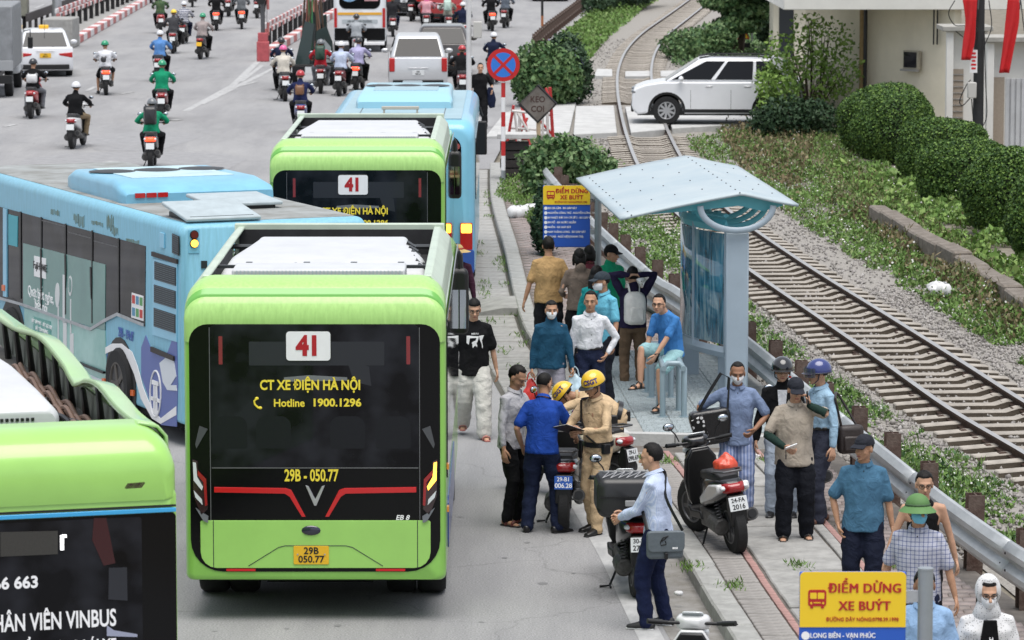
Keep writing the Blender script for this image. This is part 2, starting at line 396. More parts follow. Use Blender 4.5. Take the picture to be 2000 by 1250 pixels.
# ---- road paint
LZ = [.004]
def line(p, q, w=.15, name='lane_marking'):
    LZ[0] += .0008; h_ = LZ[0]
    a, b = G(*p), G(*q); d = (b-a); n = Vector((-d.y, d.x, 0)).normalized()*w/2
    return struct(build(MB().add([a-n+Vector((0, 0, h_)), a+n+Vector((0, 0, h_)), b+n+Vector((0, 0, h_)), b-n+Vector((0, 0, h_))], [(0, 1, 2, 3)]), name, LINE, smooth=0))
for p, q, w in [((363, 217), (456, 166), .2), ((392, 204), (510, 146), .2), ((456, 166), (506, 118), .22), ((470, 160), (512, 128), .15), ((510, 146), (545, 128), .15), ((440, 176), (500, 160), .15),
                ((8, 248), (32, 243), .15), ((170, 178), (186, 170), .15), ((235, 184), (260, 180), .15), ((38, 31), (55, 24), .15), ((69, 16), (86, 9), .15), ((335, 236), (350, 234), .3), ((200, 320), (225, 316), .25),
                ((1260, 160), (1290, 150), .1)]: line(p, q, w)
edge = [p for p in KERB if p.y < 47.5]
struct(build(strip(MB(), edge, -.78, -.55, .004), 'edge_line', LINE, smooth=0))
struct(build(strip(MB(), [p for p in KERB if p.y < 42], -.5, 0, .003), 'gutter_dust', mat('dusty_gutter', (.16, .15, .13), .95, 0, 0, 4, c2=(.27, .26, .25), bump=.4, bs=30), smooth=0))
# darker patch of newer asphalt at far left, and oil spots
for (cx, cy, rx, ry) in [(270, 276, 1.3, .5), (240, 330, 2.4, .8)]:
    c = G(cx, cy); struct(poly('asphalt_patch', [(c.x+rx*math.cos(a)*(1+.2*math.sin(3*a)), c.y+ry*8*math.sin(a)*(1+.2*math.cos(2*a))) for a in [i*math.pi/8 for i in range(16)]], .003, mat('old_asphalt', (.272, .271, .275), .9, 0, .15, 4, bump=.4, bs=80)))
DARKS = mat('oil_stain', (.17, .17, .172), .8, 0, 0, 3, c2=(.27, .27, .272), bump=.4, bs=80)
for i, (cx, cy, r) in enumerate([(1060, 1140, .05), (985, 1090, .03), (420, 1232, .03), (940, 1215, .025), (660, 1222, .035), (1030, 1060, .03), (900, 1010, .025), (560, 1228, .02), (1120, 1120, .02)]):
    c = G(cx, cy); struct(poly('oil_stain', [(c.x+r*math.cos(a)*(1+.12*math.sin(3*a+i)), c.y+r*1.5*math.sin(a)*(1+.12*math.cos(2*a+i))) for a in [j*math.pi/8 for j in range(16)]], .0022+.0003*i, DARKS))
# ---- railway
rp_ = [(1395, -38), (1345, 0), (1300, 32), (1255, 64), (1224, 97), (1208, 135), (1206, 175), (1213, 220), (1226, 270), (1248, 325), (1288, 380), (1340, 432), (1459, 523), (1600, 620), (1731, 711), (1856, 799), (2000, 884), (2200, 1005), (2420, 1150)]
LR = catmull([G(x, y, .2) for x, y in rp_][::-1], 8); LR = [Vector((p.x, p.y, 0)) for p in LR]
CT = offset(LR, .535)
track = thing('railway_track', 'single railway line with steel rails on concrete sleepers curving past the bus shelter', 'railway')
BAL = island('ballast_stone', [(.20, .19, .175), (.34, .32, .295), (.27, .25, .235), (.42, .40, .38), (.24, .22, .21), (.36, .34, .32)], .9)
bedm = mat('ballast_bed', (.19, .175, .155), .95, 0, 0, 30, c2=(.36, .34, .31), bump=1., bs=25)
rows = [[p+Vector((0, 0, z)) for p in offset(CT, o)] for o, z in [(-2.4, -.06), (-1.7, .0), (-1.3, .03), (0, .01), (1.3, .03), (1.9, .0), (2.7, -.06)]]
struct(build(MB().sheet(rows), 'ballast_bed', bedm)); struct(build(strip(MB(), CT, -.95, .95, .012), 'track_bed', mat('brown_track_bed', (.06, .05, .036), .95, 0, 0, 12, c2=(.16, .135, .10), bump=1., bs=25), smooth=0))
prof = [(-.06, .0), (.06, .0), (.06, .015), (.012, .03), (.012, .095), (.04, .105), (.04, .135), (-.04, .135), (-.04, .105), (-.012, .095), (-.012, .03), (-.06, .015)]
RUST = mat('rusty_steel', (.065, .038, .026), .8, .3, .35, 8, bump=.2, bs=40)
RHEAD = mat('worn_rail_head', (.36, .35, .34), .3, .3, .1, 3)
fine = resample(CT, .6)
for o_ in (-.535, .535):
    P = resample(offset(CT, o_), .8); b = MB(); n = len(prof); V = []
    for i, p in enumerate(P):
        t = (P[min(i+1, len(P)-1)]-P[max(i-1, 0)]).normalized(); s = Vector((t.y, -t.x, 0))
        V += [p+s*q[0]+Vector((0, 0, .072+q[1])) for q in prof]
    b.v = [tuple(v) for v in V]
    for i in range(len(P)-1):
        for j in range(n): b.f.append((i*n+j, i*n+(j+1) % n, (i+1)*n+(j+1) % n, (i+1)*n+j)); b.m.append(1 if j in (6,) else 0)
    build(b, 'rail', [RUST, RHEAD], track, smooth=30)
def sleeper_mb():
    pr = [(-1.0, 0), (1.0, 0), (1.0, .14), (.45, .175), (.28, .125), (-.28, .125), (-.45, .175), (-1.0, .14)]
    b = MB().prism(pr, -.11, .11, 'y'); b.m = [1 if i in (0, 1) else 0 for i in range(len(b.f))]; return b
SLS = mat('dirty_shaded_sleeper_side', (.085, .068, .05), .9, 0, .3, 6, bump=.3, bs=30)  # dirt, with the shade between sleepers put into the side colour
SLP = mat('sleeper_concrete', (.33, .30, .26), .85, 0, .25, 4, bump=.3, bs=30)
clip = MB()
for i, (a, b) in enumerate(zip(fine[:-1], fine[1:])):
    d = b-a; rz = math.atan2(d.y, d.x)-math.pi/2
    if a.y > 215 or 96.5 < a.y < 109.5: continue
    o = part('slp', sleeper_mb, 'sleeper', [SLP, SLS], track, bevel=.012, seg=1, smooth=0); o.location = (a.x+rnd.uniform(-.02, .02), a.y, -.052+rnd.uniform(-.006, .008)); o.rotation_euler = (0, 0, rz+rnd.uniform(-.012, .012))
    s = Vector((math.cos(rz), math.sin(rz), 0))
    if a.y < 110:
        for u in (-.63, -.44, .44, .63): clip.box(a+s*u+Vector((0, 0, .085)), (.1, .13, .05), rz)
k = build(clip, 'rail_clip', RUST, track, smooth=0); k['kind'] = 'stuff'
# loose stones
def rocks(name, pts, size, m, zf):
    n = len(pts); base = np.array([(1, 0, 0), (-1, 0, 0), (0, 1, 0), (0, -1, 0), (0, 0, 1), (0, 0, -1)], float)
    tri = np.array([(0, 2, 4), (2, 1, 4), (1, 3, 4), (3, 0, 4), (2, 0, 5), (1, 2, 5), (3, 1, 5), (0, 3, 5)])
    rg = np.random.default_rng(5); sc = rg.uniform(.55, 1.25, (n, 1, 3))*size; sc *= rg.uniform(.6, 1.3, (n, 1, 1)); V = base[None]*sc+rg.normal(0, .18*size, (n, 6, 3))
    th = rg.uniform(0, 6.28, n); ph = rg.uniform(-1, 1, n)
    c, s = np.cos(th)[:, None], np.sin(th)[:, None]; x = V[..., 0]*c-V[..., 1]*s; y = V[..., 0]*s+V[..., 1]*c; z = V[..., 2]
    c, s = np.cos(ph)[:, None], np.sin(ph)[:, None]; y2 = y*c-z*s; z2 = y*s+z*c
    V = np.stack([x, y2, z2], -1)+np.asarray(pts)[:, None, :]
    Fq = (tri[None]+6*np.arange(n)[:, None, None]).reshape(-1, 3)
    return npmesh(name, V.reshape(-1, 3), Fq, m)
CTa = np.array([(p.x, p.y) for p in CT]); rg = np.random.default_rng(3)
def bedpts(n, d0, d1, spread, pw=1.):
    ys = d0+(d1-d0)*rg.random(n)**pw; o = np.clip(rg.normal(0, spread, n), -2.6, 3.1); idx = np.argsort(CTa[:, 1]); xs = np.interp(ys, CTa[idx, 1], CTa[idx, 0])+o
    h = np.where(np.abs(o) < 1.1, .022, .04-.035*np.clip(np.abs(o)-1.2, 0, 2)); return np.stack([xs, ys, h+rg.uniform(-.02, .025, n)], -1)
pts = np.concatenate([bedpts(26000, 38, 62, 1.7), bedpts(12000, 60, 96, 1.6), bedpts(4000, 108, 150, 1.5)]); cxs = np.interp(pts[:, 1], CTa[np.argsort(CTa[:, 1]), 1], CTa[np.argsort(CTa[:, 1]), 0]); dd = np.abs(pts[:, 0]-cxs); keep = (dd > .98) | (rg.random(len(pts)) < .25); pts = pts[keep]
st = rocks('ballast_stones', pts, .031, BAL, 0); tag(st, None, None, None, 'stuff')
# level crossing
cross = struct(build(MB().prism([tuple(G(x, y)[:2]) for x, y in [(948, 272), (1108, 264), (1112, 262), (1125, 204), (1075, 203), (985, 225)]], -.05, .07, 'z'), 'crossing_road', CONC2, bevel=.01, smooth=0))
def slab(pts, z, name='crossing_slab', th=.3): return build(MB().prism([tuple(G(x, y, z)[:2]) for x, y in pts], z-th, z, 'z'), name, CONC2, cross, bevel=.02, smooth=0)
slab([(1120, 262), (1205, 258), (1199, 206), (1125, 207)], .17)
slab([(1232, 258), (1300, 252), (1283, 207), (1221, 208)], .19)
slab([(1313, 250), (1475, 240), (1620, 225), (1620, 195), (1450, 200), (1296, 206)], .17)
slab([(1160, 147), (1196, 148), (1196, 135), (1166, 134)], .14)
slab([(1221, 148), (1272, 148), (1270, 138), (1221, 139)], .16)
slab([(1290, 148), (1380, 150), (1375, 136), (1290, 138)], .14)
# ---------------- buses
def rrect(w, h, r, n=6, cx=0, cz=0, rb=None):
    rb = r if rb is None else rb; P = []
    for (sx, sz, a0, q) in ((1, 1, 0, r), (-1, 1, 90, r), (-1, -1, 180, rb), (1, -1, 270, rb)):
        for i in range(n+1):
            a = R(a0+90*i/n); P.append((cx+sx*(w/2-q)+q*math.cos(a), cz+sz*(h/2-q)+q*math.sin(a)))
    return P
def hull(stations, n=6):
    """stations: (y, halfwidth, zlo, zhi, top radius, bottom radius)"""
    b = MB(); V = []
    for y, w, z0, z1, rt, rb_ in stations:
        V += [(x, y, z) for x, z in rrect(2*w, z1-z0, rt, n, 0, (z0+z1)/2, rb_)]
    k = 4*(n+1); m = len(stations)
    Fc = [(i*k+j, i*k+(j+1) % k, (i+1)*k+(j+1) % k, (i+1)*k+j) for i in range(m-1) for j in range(k)]
    Fc += [tuple(range(k)), tuple((m-1)*k+j for j in range(k))]
    return b.add(V, Fc)
class Plane:
    """a vertical face of a vehicle: photo measurements to metres on that face"""
    def __init__(s, o, rz, face): s.o = Vector(o); s.rz = rz; s.face = face
    def __call__(s, x, y):
        # ray from the camera
        u, v = x-1000, y-625; d = Vector((u, F*math.cos(TH)-v*math.sin(TH), -(F*math.sin(TH)+v*math.cos(TH)))); c = Vector((0, 0, CH))
        Rm = Matrix.Rotation(-s.rz, 3, 'Z'); cl = Rm @ (c-s.o); dl = Rm @ d
        if s.face == 'rear': t = (0-cl.y)/dl.y; p = cl+dl*t; return (p.x, p.z)
        t = (s.face-cl.x)/dl.x; p = cl+dl*t; return (p.y, p.z)
def flat(poly, name, m, parent, face='rear', off=0, th=.008, **kw):
    """thin plate: on the rear (x,z) or on a side (y,z) at x=face"""
    b = MB()
    if face == 'rear': b.prism(poly, -off-th, -off+.004, 'y')
    else:
        sg = 1 if face > 0 else -1; b.prism(poly, face+sg*(off-.004), face+sg*(off+th), 'x')
    return build(b, name, m, parent, smooth=0, **kw)
def rt(s, size, u, z, off, m, parent, **kw): return text(s, size, T(u, -off, z, R(90)), m, parent, **kw)
def wheel_mb(r, w, rim=.6):
    b = MB(); b.mi = 0
    prof_ = [(r*.62, -w/2), (r*.93, -w/2), (r, -w*.36), (r, w*.36), (r*.93, w/2), (r*.62, w/2)]; n = 24; V = []
    for i in range(n):
        a = 2*math.pi*i/n; V += [(q[1], q[0]*math.cos(a), q[0]*math.sin(a)) for q in prof_]
    k = len(prof_); b.add(V, [(i*k+j, i*k+(j+1) % k, ((i+1) % n)*k+(j+1) % k, ((i+1) % n)*k+j) for i in range(n) for j in range(k)]); return b
def rim_mb(r, w, spokes=5):
    b = MB(); b.mi = 1; b.cyl((-w*.42, 0, 0), (w*.42, 0, 0), r*.60, n=20); b.add([], []); b.mi = 0; b.cyl((-w*.49, 0, 0), (w*.49, 0, 0), r*.16, n=12)
    for i in range(spokes):
        a = 2*math.pi*i/spokes
        for s in (-1, 1): b.box((s*w*.44, math.cos(a)*r*.36, math.sin(a)*r*.36), (w*.06, r*.5, r*.15), (a, 0, 0))
    b.ring((w*.42, 0, 0), r*.6, r*.05, 'x', 20, 6); b.ring((-w*.42, 0, 0), r*.6, r*.05, 'x', 20, 6); return b
def wheel(parent, loc, r, w, rimm, name='wheel', spokes=5, rz=0):
    t = part(('wh', r, w), lambda: wheel_mb(r, w), name, RUBBER, parent, bevel=0); t.location = loc; t.rotation_euler = (0, 0, rz)
    q = part(('rim', r, w, spokes), lambda: rim_mb(r, w, spokes), 'rim', [rimm, mat('dark_wheel_dish', (.025, .025, .027), .5)], t, smooth=30); return t
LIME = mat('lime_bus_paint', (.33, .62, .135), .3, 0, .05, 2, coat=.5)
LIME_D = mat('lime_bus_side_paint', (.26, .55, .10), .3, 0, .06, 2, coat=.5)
LIMED = mat('lime_paint_grime', (.40, .66, .20), .4, 0, 0, 5, c2=(.31, .54, .15), stretch=(6, 6, .7), coat=.2)
GLOSSB = mat('gloss_black_panel', (.003, .003, .0035), .12, spec=.25)
def rearglass():
    m = mat('bus_rear_glass', (.01, .011, .013), .03, spec=.22); nt = m.node_tree; b = nt.nodes['Principled BSDF']
    tc = nt.nodes.new('ShaderNodeTexCoord'); n = nt.nodes.new('ShaderNodeTexNoise'); n.inputs['Scale'].default_value = 2.2; n.inputs['Detail'].default_value = 3
    nt.links.new(tc.outputs['Object'], n.inputs['Vector']); r = nt.nodes.new('ShaderNodeValToRGB'); r.color_ramp.elements[0].position = .42; r.color_ramp.elements[1].position = .62
    r.color_ramp.elements[0].color = (.003, .003, .004, 1); r.color_ramp.elements[1].color = (.018, .019, .024, 1); nt.links.new(n.outputs[0], r.inputs[0]); nt.links.new(r.outputs[0], b.inputs['Base Color']); return m
RGLASS = rearglass()
YELP = mat('yellow_lettering', (.85, .68, .05), .5); REDP = mat('red_lettering', (.62, .012, .02), .5); WHP = mat('white_lettering', (.85, .85, .85), .5); BLKP = mat('black_lettering', (.01, .01, .01), .5)
YPLATE = mat('yellow_plate', (.80, .46, .02), .4); UNITW = mat('white_roof_unit', (.54, .55, .56), .4, 0, .06, 3); INK = mat('printed_dark', (.02, .025, .03), .4)
DIMG = mat('dim_grey_film', (.03, .032, .038), .12, spec=.25); DIMR = mat('dim_red_film', (.22, .03, .035), .25)
def green_bus():
    t = thing('city_bus', 'x', 'bus')
    body = [(0, 1.12, .40, 2.74, .18, .06), (.02, 1.17, .39, 2.77, .2, .06), (.08, 1.2, .38, 2.8, .2, .06), (.2, 1.2, .38, 2.86, .2, .05), (7.7, 1.2, .38, 2.86, .2, .05), (8.0, 1.18, .36, 2.8, .25, .06), (8.2, 1.08, .42, 2.65, .3, .08)]
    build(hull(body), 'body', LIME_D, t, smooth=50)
    cap = [(-.005, 1.13, 2.6, 2.80, .06, .01), (.0, 1.17, 2.6, 2.86, .1, .01), (.03, 1.195, 2.6, 2.95, .16, .01), (.07, 1.2, 2.6, 3.01, .2, .01), (.085, 1.185, 2.6, 3.02, .2, .01), (.12, 1.185, 2.6, 3.075, .22, .01), (.13, 1.2, 2.6, 3.085, .22, .01), (.2, 1.2, 2.6, 3.13, .24, .01), (.34, 1.2, 2.6, 3.165, .25, .01), (.5, 1.195, 2.6, 3.17, .25, .01), (.52, 1.19, 2.6, 3.12, .2, .01)]
    build(hull(cap, 8), 'rear_cap', LIMED, t, smooth=35)
    build(hull([(.074, 1.192, 2.7, 3.03, .2, .01), (.088, 1.194, 2.7, 3.045, .2, .01), (.122, 1.196, 2.7, 3.087, .22, .01)], 8), 'groove_shade', mat('shaded_lime', (.14, .42, .07), .35, coat=.4), t, smooth=50)  # proud strip in darker green paints the shadow line of the cap groove
    # roof fairing with its open tub
    b = MB()
    for s in (-1, 1):
        b.loft([(s*1.17, .45, 2.84), (s*1.17, 5.2, 2.84)], [(.03, .03)]*2, 6, cap=True)
        b.prism([(s*1.195, 2.80), (s*1.16, 3.05), (s*1.06, 3.17), (s*.99, 3.17), (s*.99, 3.14), (s*1.05, 3.13), (s*1.12, 3.02), (s*1.12, 2.8)], .48, 5.35, 'y')
    b.prism([(5.2, 2.86), (5.42, 2.86), (5.36, 3.16), (5.3, 3.2), (5.2, 3.2)], -1.1, 1.1, 'x')
    build(b, 'roof_fairing', [mat('white_fairing', (.46, .54, .44), .35, 0, .1, 3)], t, bevel=.012)
    build(MB().box((0, 2.9, 2.868), (2.2, 4.8, .02)).box((0, 5.19, 3.0), (2.1, .02, .28)), 'roof_tub', mat('dark_roof_tub', (.02, .02, .022), .8, 0, .3, 6), t, smooth=0)
    for s in (-1, 1): build(MB().box((s*1.108, 3.2, 2.99), (.012, 3.4, .2)), 'fairing_liner', mat('foil_liner', (.5, .5, .5), .3, .6, .4, 6, stretch=(4, 1, 4)), t)
    # air conditioner: domed white cover with louvres
    ac = build(hull([(1.72, 1.0, 2.9, 3.02, .05, .02), (1.8, 1.0, 2.9, 3.09, .1, .02), (2.5, .97, 2.9, 3.16, .14, .02), (3.2, .86, 2.9, 3.19, .14, .02), (3.6, .76, 2.9, 3.20, .06, .02), (3.9, .76, 2.9, 3.19, .06, .02), (3.95, .74, 2.9, 3.05, .05, .02)]), 'air_conditioner', UNITW, t, smooth=50)
    build(MB().box((0, 2.0, 3.118), (.38, .03, .01)).box((-.28, 2.0, 3.118), (.02, .02, .02)).box((.28, 2.0, 3.118), (.02, .02, .02)), 'handle', mat('grey_detail', (.3, .31, .32), .5), ac)
    lv = MB()
    for i in range(6): lv.box((.945-.028*i, 2.0+.25*i, 3.085+.018*i), (.10, .17, .02), (0, R(32), 0))
    build(lv, 'louvre', BLACK, ac)
    build(MB().box((0, 1.60, 3.13), (2.16, .05, .03)).box((-.7, 1.58, 3.15), (.06, .08, .05)).box((-.15, 1.58, 3.15), (.06, .08, .05)).box((.3, 1.58, 3.15), (.06, .08, .05)).box((.75, 1.58, 3.15), (.06, .08, .05)).box((0, 1.60, 3.0), (.05, .05, .3)).cyl((-1.1, 4.3, 3.05), (1.1, 4.3, 3.05), .025, n=8), 'cross_rail', mat('dark_steel', (.07, .075, .08), .4, .6), t)
    rb = build(MB().box((0.0, 1.08, 3.08), (1.62, .62, .22)), 'radiator_box', UNITW, t, bevel=.02)
    fin = MB()
    for i in range(44): fin.box((-.76+i*.0354, .765, 3.135), (.012, .012, .09))
    build(fin, 'fins', mat('pale_blue_fins', (.45, .50, .53), .5), rb)
    # rear face
    flat(rrect(2.30, 2.30, .17, 6, 0, 1.62, .3), 'rear_frame', GLOSSB, t, off=0)
    gp = flat(rrect(1.92, 1.325, .06, 4, 0, 2.105, .02), 'rear_window', RGLASS, t, off=.009, bevel=.004)
    flat(rrect(1.24, .22, .01, 2, .02, 2.5), 'window_film', DIMG, gp, off=.017, th=.001)
    for u in (-.86, .86): flat(rrect(.035, .26, .005, 2, u, 2.53), 'window_sticker', DIMR, gp, off=.017, th=.001)
    # seats and rail seen dimly through the glass, as darker and lighter film
    for u in (-.78, -.38, .3, .72): flat(rrect(.32, .3, .09, 5, u, 1.77, .02), 'seat_back', mat('seat_seen_through_glass', (.012, .013, .016), .1, spec=.22), gp, off=.017, th=.001)
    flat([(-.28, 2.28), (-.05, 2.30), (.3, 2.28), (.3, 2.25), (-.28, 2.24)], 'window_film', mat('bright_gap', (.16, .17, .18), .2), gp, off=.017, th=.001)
    flat([(.3, 2.43), (.5, 2.38), (.52, 2.2), (.36, 2.24)], 'window_film', DIMG, gp, off=.018, th=.001)
    for z, u0, u1 in ((1.44, -.95, .95),): build(MB().box((0, -.014, z), (1.9, .012, .008)), 'trim_line', mat('grey_trim', (.18, .18, .19), .4, .5), t)
    for u in (-.962, .962): build(MB().box((u, -.012, 1.84), (.006, .012, 1.8)), 'trim_line', mat('grey_trim', (.18, .18, .19), .4, .5), t)
    lp = flat(rrect(2.12, .445, .02, 4, 0, .728, .15), 'lower_panel', LIME, t, off=.008, th=.012, bevel=.004)
    build(MB().tube([(-.62, -.021, .525), (-.34, -.021, .70), (-.28, -.021, .715), (.28, -.021, .715), (.34, -.021, .70), (.62, -.021, .525)], .0035, 6).box((-.94, -.0205, .728), (.007, .003, .445)).box((.94, -.0205, .728), (.007, .003, .445)), 'panel_seam', INK, lp)
    build(MB().ell((-.04, -.024, .858), (.088, .014, .046)), 'camera_pod', mat('deep_blue_black', (.01, .01, .03), .1, coat=1), lp)
    for s in (-1, 1): flat(rrect(.27, .022, .004, 2, s*.69, .488), 'reflector', REDLIT if False else mat('red_reflector', (.6, .01, .015), .3), t, off=.01, th=.008)
    pl = flat(rrect(.325, .172, .01, 3, -.04, .628), 'number_plate', YPLATE, t, off=.024, th=.006, bevel=.002)
    rt('29B', .088, -.04, .667, .031, BLKP, pl, bold=.02); rt('050.77', .088, -.04, .588, .031, BLKP, pl, bold=.02)
    for u in (-.165, .085): build(MB().cyl((u, -.03, .636), (u, -.035, .636), .008), 'screw', CHROME, pl)
    # red light strips and the V-shaped emblem
    for s in (-1, 1): flat([(s*.93, 1.262), (s*.27, 1.252), (s*.22, 1.235), (s*.09, .985), (s*.125, .985), (s*.235, 1.17), (s*.28, 1.2), (s*.93, 1.212)], 'light_strip', mat('red_light_strip', (.55, .008, .01), .2, coat=.6), t, off=.009, th=.014, bevel=.003)
    flat([(-.09, 1.28), (-.06, 1.27), (0, 1.15), (.06, 1.27), (.09, 1.28), (.01, 1.09), (-.01, 1.09)], 'emblem', CHROME, t, off=.009, th=.02, bevel=.003)
    for s in (-1, 1):
        tl = flat([(s*1.125, 1.52), (s*1.08, 1.50), (s*1.07, 1.36), (s*1.0, 1.26), (s*.99, 1.06), (s*1.05, 1.0), (s*1.12, 1.18)], 'tail_light', mat('smoked_housing', (.03, .012, .014), .15, coat=.8), t, off=.009, th=.03, bevel=.004)
        flat([(s*1.12, 1.50), (s*1.092, 1.49), (s*1.082, 1.36), (s*1.03, 1.27), (s*1.04, 1.235), (s*1.115, 1.33)], 'indicator', AMBLIT if s > 0 else CLEAR, tl, off=.038, th=.014)
        flat([(s*1.075, 1.42), (s*1.0, 1.34), (s*.99, 1.10), (s*1.012, 1.09), (s*1.025, 1.31), (s*1.08, 1.38)], 'brake_lamp', mat('dark_red_lens', (.3, .01, .012), .2, coat=.5), tl, off=.038, th=.012)
        flat([(s*1.115, 1.235), (s*1.04, 1.15), (s*1.035, 1.10), (s*1.10, 1.17)], 'reversing_lamp', CLEAR, tl, off=.038, th=.012)
        flat([(s*1.10, 1.07), (s*.985, .99), (s*.99, .93), (s*1.03, .95)], 'corner_fin', mat('grey_fin', (.16, .17, .19), .3), t, off=.009, th=.03)
        flat([(s*1.06, 1.83), (s*.985, 1.80), (s*1.09, 1.62), (s*1.1, 1.66)], 'corner_fin', mat('grey_fin2', (.07, .072, .08), .3), t, off=.009, th=.01)
    # route board and writing
    rbd = flat(rrect(.405, .268, .03, 4, -.055, 2.57), 'route_board', WHITE, t, off=.019, th=.008)
    flat(rrect(.42, .283, .035, 4, -.055, 2.57), 'board_edge', BLACK, rbd, off=.018, th=.003)
    rt('41', .245, -.055, 2.565, .0285, mat('deep_red_number', (.40, .006, .012), .5), rbd, bold=.05, sx=.88)
    rt('CT XE ĐIỆN HÀ NỘI', .126, -.04, 2.205, .019, YELP, gp, bold=.028, sx=.80)
    rt('Hotline', .10, -.235, 2.04, .019, YELP, gp, bold=.02, sx=.95); rt('1900.1296', .10, .20, 2.043, .019, YELP, gp, bold=.03, sx=1.08)
    build(MB().tube([(-.53, -.02, 2.085), (-.555, -.02, 2.06), (-.55, -.02, 2.03), (-.52, -.02, 2.0), (-.50, -.02, 1.995)], .009, 6).ell((-.53, -.02, 2.085), (.018, .008, .014)).ell((-.50, -.02, 1.998), (.018, .008, .014)), 'phone_symbol', YELP, gp)
    rt('29B - 050.77', .155, -.035, 1.365, .014, YELP, t, bold=.022, sx=.62)
    rt('EB 8', .062, .80, .975, .014, WHP, t, bold=.02, shear=.25, sx=1.1)
    # right side: dark windows, door posts; underside; wheels
    flat(rrect(7.2, 1.5, .1, 4, 4.1, 2.0), 'side_windows', RGLASS, t, face=1.2, off=.004); flat(rrect(7.2, 1.5, .1, 4, 4.1, 2.0), 'side_windows', RGLASS, t, face=-1.2, off=.004)
    flat(rrect(3.6, .5, .1, 4, 2.8, .75), 'side_stripe', mat('deep_blue_stripe', (.02, .05, .25), .3, coat=.5), t, face=1.2, off=.004)
    build(MB().box((0, 4, .42), (2.2, 7.4, .18)).box((0, 2.6, .32), (1.0, 3.6, .2)), 'underbody', mat('underbody', (.005, .005, .005), .9), t)
    for s in (-1, 1):
        wheel(t, (s*1.04, 1.5, .43), .43, .27, GREYM); wheel(t, (s*.75, 1.5, .43), .43, .27, GREYM); wheel(t, (s*1.04, 6.6, .43), .43, .28, GREYM)
        build(MB().box((s*.55, 1.1, .33), (.06, .02, .2)), 'mud_flap', BLACK, t)
    m = build(MB().tube([(1.12, 8.1, 2.6), (1.17, 8.3, 2.6), (1.21, 8.32, 2.54), (1.22, 8.32, 2.36)], .045, 8), 'mirror_arm', BLACK, t)
    mh = build(hull([(8.25, .09, 1.66, 2.38, .06, .05), (8.32, .10, 1.64, 2.42, .08, .06), (8.4, .07, 1.7, 2.36, .05, .05)]).xf(Matrix.Translation((1.22, 0, 0))), 'mirror', BLACK, t, bevel=.04, seg=3); build(MB().box((1.22, 8.244, 1.94), (.14, .012, .44)), 'mirror_glass', mat('mirror_glass', (.5, .55, .6), .03, 1), mh)
    for z in (1.4, 1.0): build(MB().box((1.215, .35, z), (.02, .1, .05)), 'side_marker', AMBER, t)
    return t
def kids(o): return [c for c in bpy.data.objects if c.parent is o]
def children_map():
    d = {}
    for o in bpy.data.objects:
        if o.parent: d.setdefault(o.parent.name, []).append(o)
    return d
def copy_tree(root, loc, rz, label, **kw):
    cm = children_map()
    def rec(o, par):
        c = o.copy(); COL.objects.link(c); c.parent = par
        for k in cm.get(o.name, []): rec(k, c)
        return c
    r = rec(root, None); r.location = loc; r.rotation_euler = (0, 0, rz); r['label'] = label
    for k, v in kw.items(): r[k] = v
    return r
A_ = green_bus(); A_.location = (-1.81, 34.9, 0); A_['label'] = 'whole lime green bus in the foreground, route 41, yellow writing and lit amber lamp'; A_['group'] = 'green buses on route 41'
B_ = copy_tree(A_, (-2.12, 52.4, 0), 0, 'lime green bus between the foreground bus and the furthest light blue bus')
# ---- light blue buses
SKYB = mat('sky_blue_bus_paint', (.20, .50, .68), .32, 0, .05, 2, coat=.4); SKYD = mat('sky_blue_grimy', (.22, .50, .66), .5, 0, 0, 5, c2=(.17, .40, .50), stretch=(5, 5, .5), coat=.1)
GRIME = mat('grimy_roof', (.18, .18, .165), .8, 0, 0, 2.2, c2=(.33, .35, .35)); ROOFB = mat('pale_blue_roof', (.30, .43, .48), .5, 0, .08, 3)
DEEPB = mat('royal_blue_panel', (.03, .09, .36), .4, 0, .12, 4); 
def hump(t, y0, y1, w, z, h, m, top):
    a = build(hull([(y0, w*.96, z-.02, z+h*.45, .04, .01), (y0+.12, w, z-.02, z+h*.7, .08, .01), (y0+.55, w*.97, z-.02, z+h, .1, .01), (y1-.5, w*.95, z-.02, z+h, .1, .01), (y1, w*.85, z-.02, z+h*.6, .06, .01)]), 'air_conditioner', m, t, smooth=35)
    build(MB().box((0, (y0+y1)/2+.05, z+h+.004), (w*1.35, (y1-y0)*.58, .012)), 'cover', top, a, bevel=.005)
    for u in (-.6, 0, .6): build(MB().ell((u*w, (y0+y1)/2+.3, z+h+.012), (.3*w, .3, .012), 20, 4), 'fan_grille', BLACK, a)
    return a
C_ = thing('city_bus', 'light blue bus furthest ahead, with pale blue roof hump and red and amber rear lamp', 'bus', (-1.82, 62, 0), 0, 'light blue buses')
build(hull([(0, 1.1, .3, 2.62, .2, .06), (.03, 1.17, .3, 2.7, .25, .06), (.15, 1.21, .3, 2.77, .22, .06), (.5, 1.22, .3, 2.8, .2, .05), (8.2, 1.22, .3, 2.8, .2, .05), (8.5, 1.15, .35, 2.6, .2, .08)], 8), 'body', SKYB, C_, smooth=50)
build(hull([(.35, 1.0, 2.78, 2.81, .01, .005), (8.0, 1.0, 2.78, 2.81, .01, .005)]), 'roof', ROOFB, C_)
hp = hump(C_, 2.9, 6.6, .82, 2.8, .26, mat('pale_blue_cover', (.30, .56, .68), .4, coat=.3), ROOFB)
build(MB().box((0.02, 7.3, 2.95), (.36, .7, .12)), 'roof_hatch', mat('dusky_hatch', (.2, .24, .26), .4), C_, bevel=.02)
build(MB().box((-.03, 1.6, 2.9), (.62, .12, .05)).box((-.3, 1.6, 2.84), (.03, .1, .1)).box((.25, 1.6, 2.84), (.03, .1, .1)), 'roof_vent', mat('tan_vent', (.42, .38, .32), .6), C_, bevel=.008)
